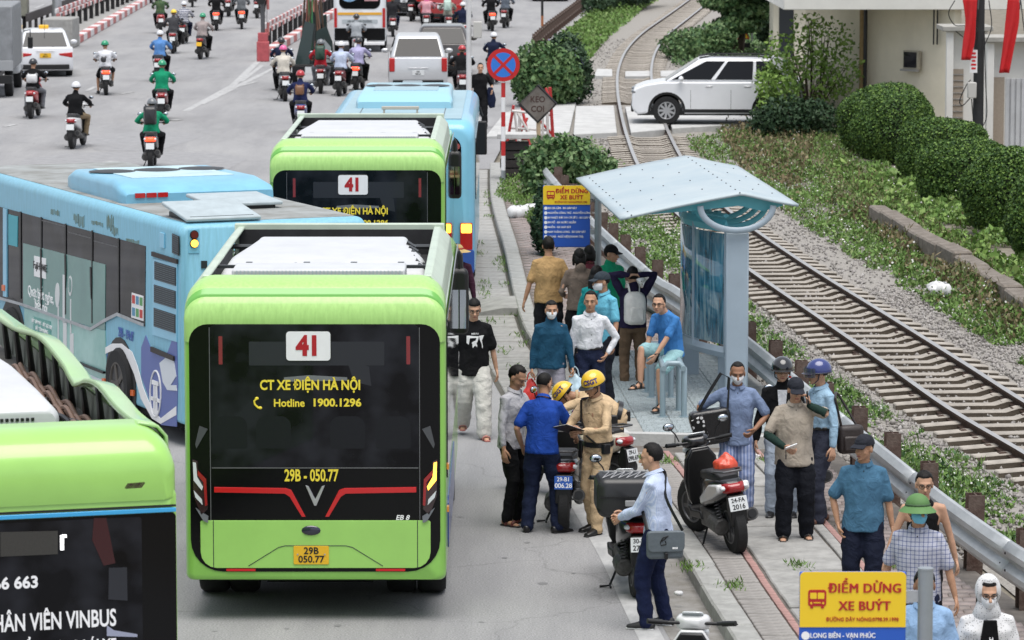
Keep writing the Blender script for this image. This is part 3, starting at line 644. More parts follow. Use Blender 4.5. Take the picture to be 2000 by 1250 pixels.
for u in (-.7, .7): build(MB().box((u, 4, 2.813), (.012, 7.4, .006)), 'roof_seam', GREYM, C_)
flat(rrect(2.0, 1.02, .22, 6, 0, 2.05), 'rear_window', GLOSSB, C_, off=.006)
ad = flat(rrect(.48, .56, .01, 2, .62, 2.2), 'window_poster', mat('poster_blue', (.05, .42, .62), .5), C_, off=.016, th=.003)
rt('thắng Lễ', .10, .62, 2.27, .0205, WHP, ad, bold=.01, sx=.9); rt('QUẢNG CÁO', .09, .62, 2.40, .0205, mat('orange_lettering', (.8, .35, .03), .5), ad, sx=.8, bold=.01); rt('.723 238', .09, .62, 2.0, .0205, mat('orange_lettering', (.8, .35, .03), .5), ad, sx=.9)
build(MB().cyl((.93, -.014, 2.38), (.93, -.022, 2.38), .05, n=16), 'stop_lamp', mat('dull_red', (.35, .08, .08), .3), C_)
for s in (-1, 1):
    tl = flat(rrect(.2, .44, .02, 3, s*1.08, .92), 'tail_light', REDL, C_, off=.005, th=.03, bevel=.005); flat(rrect(.17, .15, .02, 3, s*1.08, 1.05), 'indicator', AMBLIT, tl, off=.036, th=.006)
    wheel(C_, (s*1.05, 2.3, .45), .45, .3, GREYM); wheel(C_, (s*1.05, 6.9, .45), .45, .3, GREYM)
flat(rrect(2.42, .40, .05, 4, 0, .51), 'bumper', DEEPB, C_, off=.004, th=.03, bevel=.01)
build(MB().box((0, 4.2, .3), (2.2, 7.6, .2)), 'underbody', mat('underbody', (.01, .01, .01), .9), C_)
for s in (-1, 1): flat(rrect(6.9, 1.0, .08, 4, 4.2, 1.95), 'side_windows', RGLASS, C_, face=s*1.22, off=.004)
m = build(MB().tube([(1.1, 8.1, 2.5), (1.2, 8.55, 2.5), (1.27, 8.55, 2.3)], .03, 8), 'mirror_arm', BLACK, C_); build(MB().box((1.27, 8.55, 1.90), (.18, .1, .62)), 'mirror', BLACK, C_, bevel=.03, seg=3)
# ---- the diagonal blue bus
DR = R(23.6); Do = (-2.84, 45.88, 0)
D_ = thing('city_bus', 'grimy blue bus standing diagonally at left with green fan advertisement on its side', 'bus', Do, DR, 'light blue buses')
build(hull([(0, 1.14, .3, 2.62, .1, .05), (.03, 1.19, .28, 2.66, .12, .05), (.12, 1.2, .28, 2.69, .12, .05), (9.3, 1.2, .28, 2.69, .12, .05), (9.5, 1.1, .35, 2.6, .2, .05)], 6), 'body', SKYD, D_, smooth=50)
build(MB().box((0, 4.7, 2.69), (2.16, 9.1, .02)), 'roof', GRIME, D_, bevel=.008)
hp = hump(D_, 2.75, 5.6, 1.02, 2.7, .26, mat('mid_blue_cover', (.18, .44, .60), .4, 0, .1, 3, coat=.3), mat('dusty_blue', (.42, .56, .60), .6, 0, .15, 3))
for u in (-.7, -.55, -.4): build(MB().box((u-.1, 2.745, 2.80), (.13, .03, .06)), 'red_marker', REDL, hp)
for u, y, tl in ((-.62, .55, R(8)), (.15, 1.9, R(3))): build(MB().box((0, 0, 0), (.95, .95, .045)), 'roof_hatch', mat('pale_hatch', (.38, .44, .46), .5, 0, .12, 4), D_, bevel=.015, loc=(u, y, 2.79), rot=(tl, 0, 0)); build(MB().box((u, y, 2.73), (.8, .8, .06)), 'hatch_frame', BLACK, D_)
DS = Plane(Do, DR, -1.2); z1 = lambda x, y: DS(x/2.314, 320+y/2.314)
def dpl(pts, name, m, parent=D_, off=.002, th=.004, **kw): return flat([z1(*p) for p in pts], name, m, parent, face=-1.2, off=off, th=th, **kw)
ADV = mat('sea_green_advert', (.08, .20, .185), .3, 0, 0, 1.2, c2=(.12, .28, .25), coat=.4); ADL = mat('pale_green_advert', (.14, .38, .34), .3, 0, 0, 1.5, c2=(.32, .56, .52), coat=.4)
dpl([(-700, 5), (660, 372), (657, 735), (540, 678), (478, 712), (478, 752), (108, 645), (-700, 400)], 'side_windows', RGLASS)
ad = dpl([(108, 358), (480, 455), (478, 752), (108, 648)], 'window_advert', ADV, off=.008)
dpl([(112, 652), (478, 754), (486, 1030), (330, 960), (112, 745)], 'lower_advert', ADL, off=.004)
dpl([(235, 878), (486, 985), (486, 1032), (330, 962)], 'white_band', mat('pale_livery', (.62, .66, .70), .4), off=.010)
for x, y0, y1, w in ((190, 240, 650, 5), (300, 270, 680, 5), (420, 300, 720, 5), (540, 335, 678, 5), (96, 215, 610, 6)): dpl([(x-w/2, y0), (x+w/2, y0+1), (x+w/2, y1), (x-w/2, y1)], 'window_pillar', BLACK, off=.010, th=.006)
for x0, x1, y0, y1 in ((192, 298, 252, 395), (312, 416, 305, 420), (428, 536, 345, 455)): dpl([(x0, y0), (x1, y0+28), (x1, y0+33), (x0, y0+5)], 'window_rail', GREYM, off=.008, th=.006)
dpl([(20, 200), (36, 205), (36, 602), (20, 598)], 'door_pillar', SKYB, off=.010, th=.012)
dpl([(42, 228), (84, 238), (82, 375), (42, 365)], 'window_notice', mat('teal_notice', (.06, .35, .42), .5), off=.010)
dpl([(0, 600), (108, 630), (415, 740), (478, 700), (535, 672), (655, 722), (655, 735), (535, 687), (478, 716), (415, 754), (108, 642), (0, 612)], 'belt_rail', STEEL, off=.014, th=.01)
nb = dpl([(160, 415), (213, 428), (213, 520), (160, 507)], 'advert_panel', WHITE, off=.015)
def stext(s, size, zx, zy, off, m, parent, **kw):
    y, z = z1(zx, zy); return text(s, size, T(-1.2-off, y, z, R(90), 0, -R(90)), m, parent, **kw)
stext('FujiHOME', .14, 187, 466, .021, BLKP, nb, sx=1.05, bold=.01)
stext('Quạt biết nghe,', .19, 188, 592, .014, WHP, ad, sx=.95, bold=.008); stext('biết nói', .19, 190, 645, .014, WHP, ad, sx=.95, bold=.008)
bn = dpl([(155, 690), (232, 712), (235, 788), (155, 765)], 'advert_panel', mat('mid_green_print', (.10, .32, .28), .4), off=.010)
stext('BẬT LÀM MÁT - BẬT LỌC BỤI', .07, 194, 724, .016, WHP, bn, sx=1.0); stext('BẬT TỎA HƯƠNG', .07, 194, 752, .016, WHP, bn)
WF = mat('printed_white', (.62, .64, .64), .4)
def fanp(cx, y0, y1, w): return [(cx-w, y0), (cx+w, y0+2), (cx+w, y1), (cx-w, y1-2)]
for cx, y0, y1, w in ((268, 640, 870, 2.5), (276, 830, 876, 8), (293, 500, 720, 5), (298, 715, 885, 8), (324, 610, 770, 2.5), (329, 765, 895, 8)): dpl(fanp(cx, y0, y1, w), 'fan_print', WF, off=.012)
for cx, cy, rx, ry in ((264, 590, 10, 56), (322, 548, 9, 46)): dpl([(cx+rx*math.cos(a), cy+ry*math.sin(a)+3) for a in [i*math.pi/10 for i in range(20)]], 'fan_print', WF, off=.013)
dpl([(322+6*math.cos(a), 548+33*math.sin(a)) for a in [i*math.pi/8 for i in range(16)]], 'fan_print', ADV, off=.018)
for x, y0, y1 in ((191, 385, 655), (301, 410, 560), (416, 465, 610)): dpl([(x-3, y0), (x+3, y0+5), (x+5, (y0+y1)/2), (x+2, y1), (x-2, (y0+y1)/2)], 'torn_edge', BLKP, off=.020)
stk = dpl([(600, 582), (652, 598), (652, 710), (598, 694)], 'window_sticker', WHITE, off=.010)
for i in range(3):
    for j in range(2): dpl([(603+i*17, 592+j*56+i*5), (615+i*17, 595+j*56+i*5), (615+i*17, 632+j*56+i*5), (603+i*17, 629+j*56+i*5)], 'printed_square', [mat('print_red', (.5, .04, .03), .5), mat('print_blue', (.08, .25, .4), .5), mat('print_green', (.1, .3, .1), .5)][(i+j) % 3], stk, off=.015)
gp = dpl([(695, 428), (804, 452), (802, 805), (692, 772)], 'engine_cover', SKYB, off=.004, th=.008)
dpl([(692, 396), (806, 432), (806, 452), (692, 416)], 'cover_bar', mat('brown_black', (.03, .022, .02), .6), off=.006, th=.02)
SLT = mat('grille_slat', (.10, .13, .15), .5, .3)
for x0, y0, x1, y1, h in ((703, 440, 800, 470, 82), (701, 545, 799, 575, 80), (700, 650, 798, 682, 84), (783, 314, 814, 328, 88)):
    g_ = dpl([(x0, y0), (x1, y1), (x1, y1+h), (x0, y0+h)], 'grille', BLACK, D_, off=.013)
    b = MB(); n = 9
    for i in range(n):
        f = (i+.5)/n*h; p = [z1(x0+2, y0+f-1.7), z1(x1-2, y1+f-1.7), z1(x1-2, y1+f+1.7), z1(x0+2, y0+f+1.7)]; b.prism(p, -1.224, -1.217, 'x')
    build(b, 'slats', SLT, g_, smooth=0)
dpl([(727, 308), (747, 314), (747, 382), (727, 376)], 'fuel_flap', SKYB, off=.006, th=.012, bevel=.004)
stext('29B - 194.47', .165, 572, 772, .010, DEEPB, D_, sx=.72, bold=.02)
dpl([(640, 830), (660, 775), (690, 850), (730, 870), (760, 850), (800, 740), (806, 1000), (800, 1188), (730, 1180), (690, 1100), (640, 960)], 'livery_swoosh', mat('violet_blue_livery', (.09, .13, .36), .4), off=.003)
dpl([(480, 830), (510, 812), (555, 812), (600, 850), (625, 915), (650, 1010), (690, 1110), (730, 1150), (800, 1095), (800, 1135), (730, 1175), (690, 1150), (640, 1060), (610, 950), (580, 880), (545, 848), (510, 845), (480, 858)], 'livery_wave', WHITE, off=.008)
dpl([(725, 900), (760, 870), (790, 890), (800, 960), (775, 1000), (800, 1000), (803, 1025), (760, 1022), (740, 985)], 'livery_leaf', mat('pale_livery', (.62, .66, .70), .4), off=.010)
dpl([(485, 860), (520, 842), (560, 860), (590, 930), (600, 1120), (580, 1110), (490, 1025)], 'arch_panel', DEEPB, off=.005)
b = MB(); el = [z1(708+24*math.cos(a), 1038+103*math.sin(a)) for a in [i*math.pi/16 for i in range(32)]]
b.tube([(-1.214, p[0], p[1]) for p in el], .012, 6, close=True)
for q in ([(694, 975), (722, 985), (722, 1005), (694, 995)], [(701, 1000), (707, 1002), (707, 1110), (701, 1108)], [(711, 1004), (717, 1006), (717, 1114), (711, 1112)], [(690, 1050), (728, 1064), (728, 1080), (690, 1066)], [(696, 1105), (724, 1118), (720, 1135), (700, 1125)]): b.prism([z1(*p) for p in q], -1.224, -1.21, 'x')
build(b, 'city_emblem', WHITE, D_, smooth=0)
dpl([(690, 825), (793, 870), (793, 890), (690, 848)], 'cover_bar', mat('brown_black', (.03, .022, .02), .6), off=.012, th=.02)
dpl([(365, 893), (480, 938), (480, 948), (365, 904)], 'lower_handle', BLACK, off=.016, th=.03)
for x, y in ((24, 560), (307, 903), (477, 982), (606, 1035)): dpl([(x-6, y-14), (x+6, y-12), (x+6, y+14), (x-6, y+12)], 'side_marker', mat('orange_marker', (.7, .14, .03), .3), off=.014, th=.02)
# arches and wheels
cy_, cz_ = z1(545, 1000); arch = lambda c, r, m_: flat([(c+r*math.cos(a), .45+r*math.sin(a)) for a in [R(-18)+i*R(216)/14 for i in range(15)]], 'wheel_arch', m_, D_, face=-1.2, off=.007, th=.004)
yw = [z1(548, 990)[0], z1(60, 700)[0]]
for y in yw:
    arch(y, .62, BLACK)
    for s in (-1, 1): wheel(D_, (s*1.125, y, .47), .47, .28, mat('brown_grey_rim', (.10, .09, .08), .6, .4))
build(MB().box((0, 4.7, .28), (2.2, 8.8, .2)), 'underbody', mat('underbody', (.01, .01, .01), .9), D_)
rp5 = random.Random(3)
for cx, cy, w, h in ((250, 215, 20, 16), (345, 245, 12, 26), (368, 255, 14, 30), (498, 265, 16, 42), (520, 300, 14, 26), (440, 265, 26, 12), (600, 345, 30, 12)):
    top = [(cx-w+2*w*i/9, cy-h*rp5.uniform(.4, 1)+.2*(2*w*i/9)) for i in range(10)]; bot = [(cx+w-2*w*i/9, cy+h*rp5.uniform(.2, 1)+.2*(w*2-2*w*i/9)) for i in range(10)]; dpl(top+bot, 'moss_stain', mat('moss_stain', (.12, .15, .09), .9, 0, 0, 9, c2=(.18, .34, .40), stretch=(3, 3, .5)), off=.003, th=.001)
DRr = Plane(Do, DR, 'rear'); z2 = lambda x, y: DRr(340+x/3.048, 150+y/3.048)
lb = flat([z2(85, 912), z2(150, 905), z2(150, 1050), (z2(85, 1050))], 'lamp_panel', SKYB, D_, off=.004, th=.006, bevel=.002)
for (x, y, mm) in ((117, 940, mat('unlit_red', (.12, .01, .01), .3)), (117, 991, AMBLIT)):
    u, z = z2(x, y); k = build(MB().cyl((u, -.005, z), (u, -.04, z), .045, n=16), 'lamp', mm, lb)
    build(MB().ring((u, -.02, z), .048, .008, 'y', 16, 6), 'lamp_ring', BLACK, k)
flat(rrect(1.7, .7, .1, 5, 0.1, 2.0), 'rear_window', RGLASS, D_, off=.004); flat(rrect(2.2, .3, .05, 4, 0, .5), 'bumper', DEEPB, D_, off=.004, th=.03)
flat([z2(160, 1095), z2(195, 1095), z2(195, 1140), z2(160, 1140)], 'latch', INK, D_, off=.005, th=.01)
# ---- near bus, cut by the left edge
ER = R(16); Ec = Vector((-2.28, 25.9, 0)); Eo = Ec-Vector((math.cos(ER), math.sin(ER), 0))*1.2
E_ = thing('city_bus', 'nearest green bus, cut by the left edge, blue stripe and white writing', 'bus', Eo, ER)
build(hull([(0, 1.15, .35, 2.72, .06, .05), (.03, 1.19, .33, 2.74, .06, .05), (9.5, 1.2, .33, 2.74, .05, .05), (9.8, 1.12, .4, 2.7, .1, .05)], 6), 'body', LIME, E_, smooth=50)
build(hull([(-.012, 1.12, 2.66, 2.86, .05, .02), (0, 1.16, 2.66, 2.95, .12, .02), (.06, 1.19, 2.66, 3.05, .2, .02), (.2, 1.2, 2.66, 3.12, .24, .02), (.5, 1.2, 2.66, 3.15, .26, .02), (.62, 1.19, 2.66, 3.1, .22, .02)], 8), 'rear_cap', LIME, E_, smooth=50)
ERp = Plane(Eo, ER, 'rear'); ez = lambda x, y: ERp(x/1.983, 620+y/1.983)
z0_ = ez(400, 755)[1]
build(MB().box((0, -.012, z0_), (2.36, .03, .03)), 'blue_stripe', mat('bright_blue_stripe', (.04, .36, .68), .3, coat=.5), E_, bevel=.004)
build(MB().box((0, -.010, z0_+.028), (2.36, .02, .012)), 'seal', BLACK, E_)
flat(rrect(2.36, 2.25, .03, 4, 0, z0_-.02-2.25/2), 'rear_glass', GLOSSB, E_, off=.002)
gx = ez(548, 900)[0]
flat(rrect(gx+1.0, 1.3, .02, 3, (gx-1.0)/2, z0_-.04-.65), 'rear_window', RGLASS, E_, off=.011, th=.004)
dp = flat([ez(0, 830), ez(222, 825), ez(222, 915), ez(0, 925)], 'display_panel', mat('display_dots', (.035, .033, .028), .5, 0, .6, 160), E_, off=.017, th=.002)
build(MB().box((ez(238, 870)[0], -.024, ez(238, 870)[1]), (.024, .01, .10)).box((ez(241, 845)[0]+.01, -.024, ez(241, 845)[1]), (.03, .01, .02)), 'lit_digit', mat('lit_white_dots', (1, 1, 1), .3, emit=.8), dp)
def et(s, size, x, y, **kw):
    u, z = ez(x, y); return rt(s, size, u, z, .018, WHP, E_, **kw)
et('66 663', .112, 148, 1024, bold=.03, sx=1.0, align='RIGHT'); et('GIA NHẬP THÀNH NHÂN VIÊN VINBUS', .165, 449, 1163, bold=.018, sx=.62, align='RIGHT'); et('TUYỂN DỤNG LÁI XE', .1, 449, 1262, bold=.02, sx=.8, align='RIGHT')
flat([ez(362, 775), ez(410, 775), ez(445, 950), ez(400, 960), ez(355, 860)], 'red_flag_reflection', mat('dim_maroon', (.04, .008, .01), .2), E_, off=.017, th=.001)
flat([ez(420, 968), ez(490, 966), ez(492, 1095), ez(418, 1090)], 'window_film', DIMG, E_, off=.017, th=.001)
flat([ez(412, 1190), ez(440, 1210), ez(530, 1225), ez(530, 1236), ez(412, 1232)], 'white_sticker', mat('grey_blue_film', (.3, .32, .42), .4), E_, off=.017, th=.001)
u, z = ez(520, 648); k = MB().prism([(-.075, -.02), (-.05, .018), (.07, .022), (.078, .01), (.05, -.025), (-.06, -.028)], -.012, .02, 'y')
build(k, 'marker_lamp', mat('plum_lens', (.06, .01, .03), .15, coat=.8), E_, loc=(u, .0, z), bevel=.004)
# roof tub, wavy side fairing with struts, pipes, white unit
build(MB().box((0, 5, 2.755), (2.3, 8.6, .02)), 'roof_tub', mat('dusty_tub', (.12, .11, .10), .9, 0, .35, 5), E_)
for s in (-1, 1):
    ys = [.35+i*.22 for i in range(34)]
    def hgt(y):
        k = min(y/.7, 1); wv = .10*math.exp(-((y-4.6)/1.0)**2)+.07*math.exp(-((y-2.0)/.6)**2)-.075*math.exp(-((y-3.0)/.3)**2)
        return 3.12+wv+.02*(1-k)
    rowA = [Vector((s*1.2, y, 2.86)) for y in ys]; rowB = [Vector((s*1.19, y, hgt(y)-.09)) for y in ys]; rowC = [Vector((s*1.13, y, hgt(y)-.02)) for y in ys]; rowD = [Vector((s*1.0, y, hgt(y)+.01)) for y in ys]; rowE = [Vector((s*.985, y, hgt(y)-.015)) for y in ys]
    build(MB().sheet([rowA, rowB, rowC, rowD, rowE]), 'side_fairing', mat('fairing_lime', (.36, .58, .24), .32, 0, .05, 2, coat=.5), E_, solid=.02, smooth=60)
    for i in range(10):
        y = .85+i*.66; build(MB().loft([(s*1.03, y, hgt(y)-.04), (s*1.08, y+.1, 2.77)], [(.022, .035), (.03, .04)], 6), 'strut', BLACK, E_)
    build(MB().box((s*1.12, 4, 2.9), (.02, 7.4, .2)), 'inner_wall', mat('grey_green_wall', (.22, .24, .20), .7, 0, .3, 4), E_)
    b = MB()
    for k in range(4): b.tube([(s*(.93+.03*k), .7+.12*j, 2.80+.03*(k % 2)+.03*math.sin(j*.9+k*2)) for j in range(44)], .02, 6)
    build(b, 'pipes', mat('copper_hose', (.22, .14, .105), .6), E_)
    b = MB()
    for k in range(3): b.tube([(s*(.80+.06*k+.05*math.sin(j*.5+k)), .7+.15*j, 2.80+.02*math.sin(j*.8+k*2)) for j in range(30)], .022, 6)
    build(b, 'pipes', BLACK, E_)
u1 = build(hull([(.95, .52, 2.77, 3.16, .08, .02), (1.0, .55, 2.77, 3.20, .1, .02), (1.8, .55, 2.77, 3.24, .12, .02), (2.6, .5, 2.77, 3.30, .12, .02), (4.4, .42, 2.77, 3.30, .12, .02), (4.5, .4, 2.77, 3.1, .05, .02)]), 'air_conditioner', UNITW, E_, smooth=50)
build(MB().box((0, 2.6, 2.79), (1.42, 3.9, .03)), 'unit_tray', UNITW, u1, bevel=.01)
b = MB()
for i in range(12):
    for j in range(4): b.box((-.04+i*.036, .948, 3.0+j*.036), (.022, .014, .022))
build(b, 'vent_holes', BLACK, u1, smooth=0)
for s in (-1, 1): wheel(E_, (s*1.02, 2.6, .48), .48, .3, GREYM)
# ---------------- bus shelter, signs, rails, barriers
SHB = mat('pale_blue_enamel', (.34, .41, .47), .4, 0, .07, 2, coat=.2); SHT = mat('turquoise_enamel', (.10, .42, .50), .4, 0, .06, 2, coat=.2)
ROOFP = mat('pale_roof_plate', (.34, .42, .46), .45, 0, 0, 1.4, c2=(.42, .48, .50), bump=.15, bs=3)
def gh(x, y, z): return G(x, y, z)
sh = thing('bus_shelter', 'pale blue bus shelter with wing-shaped roof and bowed glass panel beside the railway', 'bus shelter', (2.55, 48.2, .255))
sh_o = Vector((2.55, 48.2, .255))
# roof: curved sheet whose long side runs with the kerb
NR = Vector((2.86, 47.7, 0)); FR = Vector((2.40, 52.9, 0))   # ridge near / far
def roofpt(t, u, dz=0):
    base = NR.lerp(FR, t); ax = (FR-NR).normalized(); sd_ = Vector((ax.y, -ax.x, 0))
    zr = 2.85+.07*t
    if u < 0: z = zr-.30*(abs(u)/1.5)+.012*math.sin(abs(u)/1.5*math.pi)
    else: z = zr-.15*(u/.72)**1.3-.02*math.sin(u/.72*math.pi)
    p = base+sd_*u+Vector((0, 0, z+dz)); return p-sh_o
us = [-1.52+i*.1 for i in range(16)]+[.04+i*.085 for i in range(9)]
rows = [[roofpt(t/14, u) for u in us] for t in range(15)]
build(MB().sheet(rows), 'roof', ROOFP, sh, solid=.035, smooth=60, bevel=0)
b = MB()
for t in [i/13 for i in range(14)]:
    for u in (-1.38, -.02): b.ell(roofpt(t, u, .024), (.012, .012, .006), 6, 3)
for t in (.2, .42, .63, .85):
    for u in (-1.0, -.7, -.35, .3, .55): b.ell(roofpt(t, u, .024), (.012, .012, .006), 6, 3)
k = build(b, 'bolt_heads', GREYM, sh); k['kind'] = 'stuff'
# end rib under the near roof edge, and the crescent rings
def rib(t, name='roof_rib'):
    top = [roofpt(t, u, -.03) for u in us if -1.2 < u < .62]; b = MB(); n = len(top)
    lo = []
    for i, p in enumerate(top):
        f = i/(n-1); h = .02+.12*math.sin(min(1, f*1.25)*math.pi/2) if f < .8 else .14*(1-f)/.2+.02
        lo.append(p-Vector((0, 0, h)))
    for off_ in (0, .05):
        b.v += [tuple(p+Vector((0, off_, 0))) for p in top]+[tuple(p+Vector((0, off_, 0))) for p in lo]
    for i in range(n-1):
        b.f += [(i, i+1, n+i+1, n+i), (2*n+i, 2*n+n+i, 2*n+n+i+1, 2*n+i+1), (i, 2*n+i, 2*n+i+1, i+1), (n+i, n+i+1, 3*n+i+1, 3*n+i)]
    b.m += [0]*len(b.f)
    return build(b, name, SHT, sh, smooth=40)
for t in (.035, .34, .66, .97): rib(t)
ax = (FR-NR).normalized(); sdv = Vector((ax.y, -ax.x, 0))
for i, t in enumerate((.01, .11, .22, .33)):
    c = NR.lerp(FR, t)+sdv*(-.05)+Vector((0, 0, 2.70))-sh_o; b = MB()
    P = [c+sdv*(math.cos(a)*.46)+Vector((0, 0, math.sin(a)*.31)) for a in [math.pi+j*math.pi/18 for j in range(19)]]
    b.loft(P, [(.022, .04) if i == 0 else (.012, .035)]*19, 8, side=(0, 1, 0), round_=False); build(b, 'ring_arch', SHB if i == 0 else SHT, sh, smooth=50)
# posts
q = GD(1438, 700, 47.9); big = Vector((q.x, 47.9, .255))-sh_o
build(MB().box((big.x, big.y, 1.05), (.29, .16, 2.1)), 'post', SHB, sh, bevel=.02)
build(MB().box((big.x, big.y, 0.01), (.36, .24, .02)), 'base_plate', STEEL, sh)
q = GD(1350, 700, 50.0); p2 = Vector((q.x, 50.1, .255))-sh_o
build(MB().box((p2.x, p2.y, .35), (.21, .09, .7)), 'leg', SHB, sh, bevel=.01); build(MB().box((p2.x, p2.y, 1.4), (.09, .07, 1.6)), 'back_post', SHB, sh, bevel=.01)
q = GD(1413, 740, 48.4); build(MB().box((q.x-sh_o.x, 48.4-sh_o.y, .25), (.14, .06, .5)), 'leg', SHB, sh, bevel=.01)
q = GD(1400, 740, 52.4)
# bowed glass panel
a0 = GD(1337, 500, 50.4); a1 = GD(1418, 500, 48.0); a0.z = a1.z = 0
def bow(s): 
    p = a0.lerp(a1, s); d = (a1-a0).normalized(); n = Vector((d.y, -d.x, 0)); n = n if n.x < 0 else -n
    return p+n*.26*math.sin(s*math.pi)
SS = [i/16 for i in range(17)]; zb, zt = .82, 2.42
def gcol(s): p = bow(s); return p
b = MB().sheet([[gcol(s)+Vector((0, 0, z))-sh_o for s in SS] for z in (zb+.1, zt-.1)])
PG = mat('shelter_glass', (.10, .26, .30), .05, 0, 0, coat=.5); nt = PG.node_tree; bs_ = nt.nodes['Principled BSDF']
bs_.inputs['Alpha'].default_value = .86
tc = nt.nodes.new('ShaderNodeTexCoord'); mp = nt.nodes.new('ShaderNodeMapping'); mp.inputs['Scale'].default_value = (5, 5, .8); nz = nt.nodes.new('ShaderNodeTexNoise'); nz.inputs['Scale'].default_value = 1.4; nz.inputs['Detail'].default_value = 4; nz.inputs['Distortion'].default_value = 1.2
nt.links.new(tc.outputs['Object'], mp.inputs[0]); nt.links.new(mp.outputs[0], nz.inputs['Vector']); rpp = nt.nodes.new('ShaderNodeValToRGB')
e = rpp.color_ramp.elements; e[0].position = .35; e[0].color = (.02, .06, .08, 1); e[1].position = .66; e[1].color = (.45, .62, .64, 1); k = e.new(.5); k.color = (.05, .24, .36, 1)
nt.links.new(nz.outputs[0], rpp.inputs[0]); nt.links.new(rpp.outputs[0], bs_.inputs['Base Color'])
build(b, 'glass_panel', PG, sh, solid=.012, smooth=60)
for z, h, m_ in ((zb, .14, SHB), (zt, .16, SHT)):
    b = MB(); b.loft([bow(s)+Vector((0, 0, z))-sh_o for s in SS], [(h/2, .03)]*17, 4, side=(0, 0, 1), round_=False); build(b, 'panel_rail', m_, sh, smooth=0)
b = MB(); b.loft([bow(s)+Vector((0, 0, zt+.13))-sh_o for s in SS], [(.03, .05)]*17, 4, side=(0, 0, 1), round_=False); build(b, 'panel_rail', SHT, sh, smooth=0)
for s in (0, .66, 1.0): p = bow(s)-sh_o; build(MB().box((p.x, p.y, (zb+zt)/2-.255), (.05, .05, zt-zb)), 'mullion', SHB, sh, bevel=.006)
b = MB()
for i in range(9): p = bow(.08+i*.1)-sh_o; b.box((p.x+.05, p.y, zt-.10), (.05, .10, .03), .5)
build(b, 'brackets', SHT, sh)['kind'] = 'stuff'
# leaning rails (bench) of bent grey pipe
for (x0, y0, x1, y1, lab) in ((1290, 815, 1266, 818, 'grey pipe leaning rail on the platform, nearest the camera'), (1246, 768, 1268, 766, 'grey pipe leaning rail with the young man in blue sitting on it')):
    pass
PIPE = mat('blue_grey_pipe', (.27, .35, .39), .4, .2, .06, 4)
br = thing('pipe_bench', 'pale grey bench of bent pipes under the shelter, youth in blue sitting on it', 'bench', (1.95, 46.5, .26))
for i, (x, y, w, h) in enumerate(((1.96, 46.2, .26, .66), (1.93, 46.75, .24, .66), (1.88, 47.9, .24, .62), (1.84, 48.4, .24, .62))):
    P = [(x-w/2, y, 0), (x-w/2, y, h-.06), (x-w/2+.06, y, h), (x+w/2-.06, y, h), (x+w/2, y, h-.06), (x+w/2, y, 0)]
    build(MB().tube([Vector(p)-Vector((1.95, 46.5, 0)) for p in P], .036, 10), 'bent_pipe', PIPE, br, smooth=60)
    for s in (-1, 1): build(MB().cyl((x+s*w/2-1.95, y-46.5, 0), (x+s*w/2-1.95, y-46.5, .012), .07, n=14), 'foot_plate', PIPE, br)
for s in (-1, 1):
    build(MB().tube([(1.96+s*.12-1.95, 46.15-46.5, .60), (1.93+s*.11-1.95, 46.8-46.5, .64), (1.88+s*.11-1.95, 47.9-46.5, .62), (1.84+s*.11-1.95, 48.5-46.5, .62)], .034, 10), 'seat_rail', PIPE, br, smooth=60)
# guard rail: W-beam on rusty posts
gr = thing('guard_rail', 'long galvanised guard rail on rusty posts between pavement and railway', 'guard rail', (3.5, 45, 0))
GO = Vector((3.5, 45, 0)); GP = resample(GRAIL, 2.0); gprof = [(x, z*1.2) for x, z in [(0, .155), (-.03, .15), (-.08, .10), (-.08, .06), (-.015, .015), (-.015, -.015), (-.08, -.06), (-.08, -.10), (-.03, -.15), (0, -.155)]]
GAL = mat('scuffed_galvanised_beam', (.50, .52, .53), .42, .35, 0, 3, c2=(.38, .40, .41), stretch=(1, 1, 3), bump=.08, bs=20)
def wbeam(P, zc, tilt=0):
    b = MB(); n = len(gprof)
    for i, p in enumerate(P):
        t = (P[min(i+1, len(P)-1)]-P[max(i-1, 0)]).normalized(); s = Vector((t.y, -t.x, 0))
        b.v += [tuple(p+s*q[0]+Vector((0, 0, zc+q[1]))-GO) for q in gprof]
    b.f = [(i*n+j, i*n+j+1, (i+1)*n+j+1, (i+1)*n+j) for i in range(len(P)-1) for j in range(n-1)]; b.m = [0]*len(b.f); return b
Q = resample(GRAIL, .5); 
for i in range(0, len(Q)-1, 8):
    seg = Q[i:i+9]
    if len(seg) > 1: build(wbeam([p+Vector((-.003*(i//8 % 2), 0, 0)) for p in seg], .575-.0008*(i % 3)), 'beam', GAL, gr, solid=.012, smooth=25)
PT = mat('rusted_post', (.075, .04, .03), .85, .2, 0, 6, c2=(.16, .12, .10), bump=.5, bs=25)
for i, p in enumerate(GP[:-1]):
    q = GP[i+1]; t = (q-p).normalized(); rz = math.atan2(t.y, t.x)-math.pi/2; c = offset([p, q], .14)[0]-GO
    b = MB().box((0, -.07, .42), (.16, .012, .90)).box((0, .07, .42), (.16, .012, .90)).box((0, 0, .42), (.012, .13, .90))
    part('gpost', lambda: b, 'post', PT, gr, smooth=0); o = bpy.data.objects[-1] if False else [x for x in COL.objects if x.name.startswith('post')][-1]
    o.location = (c.x, c.y, 0); o.rotation_euler = (rnd.uniform(-.03, .03), rnd.uniform(-.03, .03), rz)
    k = part('gblock', lambda: MB().box((0, 0, 0), (.1, .12, .2)), 'spacer_block', PT, gr, smooth=0); k.location = (c.x-.07, c.y, .62); k.rotation_euler = (0, 0, rz)
b = MB()
for p in resample(GRAIL, 4.0):
    for dx in (-.18, .18):
        for dz in (-.08, .08): b.ell((p.x-.085-GO.x, p.y+dx-GO.y, .60+dz), (.008, .022, .014), 8, 4)
build(b, 'beam_bolts', BLACK, gr)['kind'] = 'stuff'
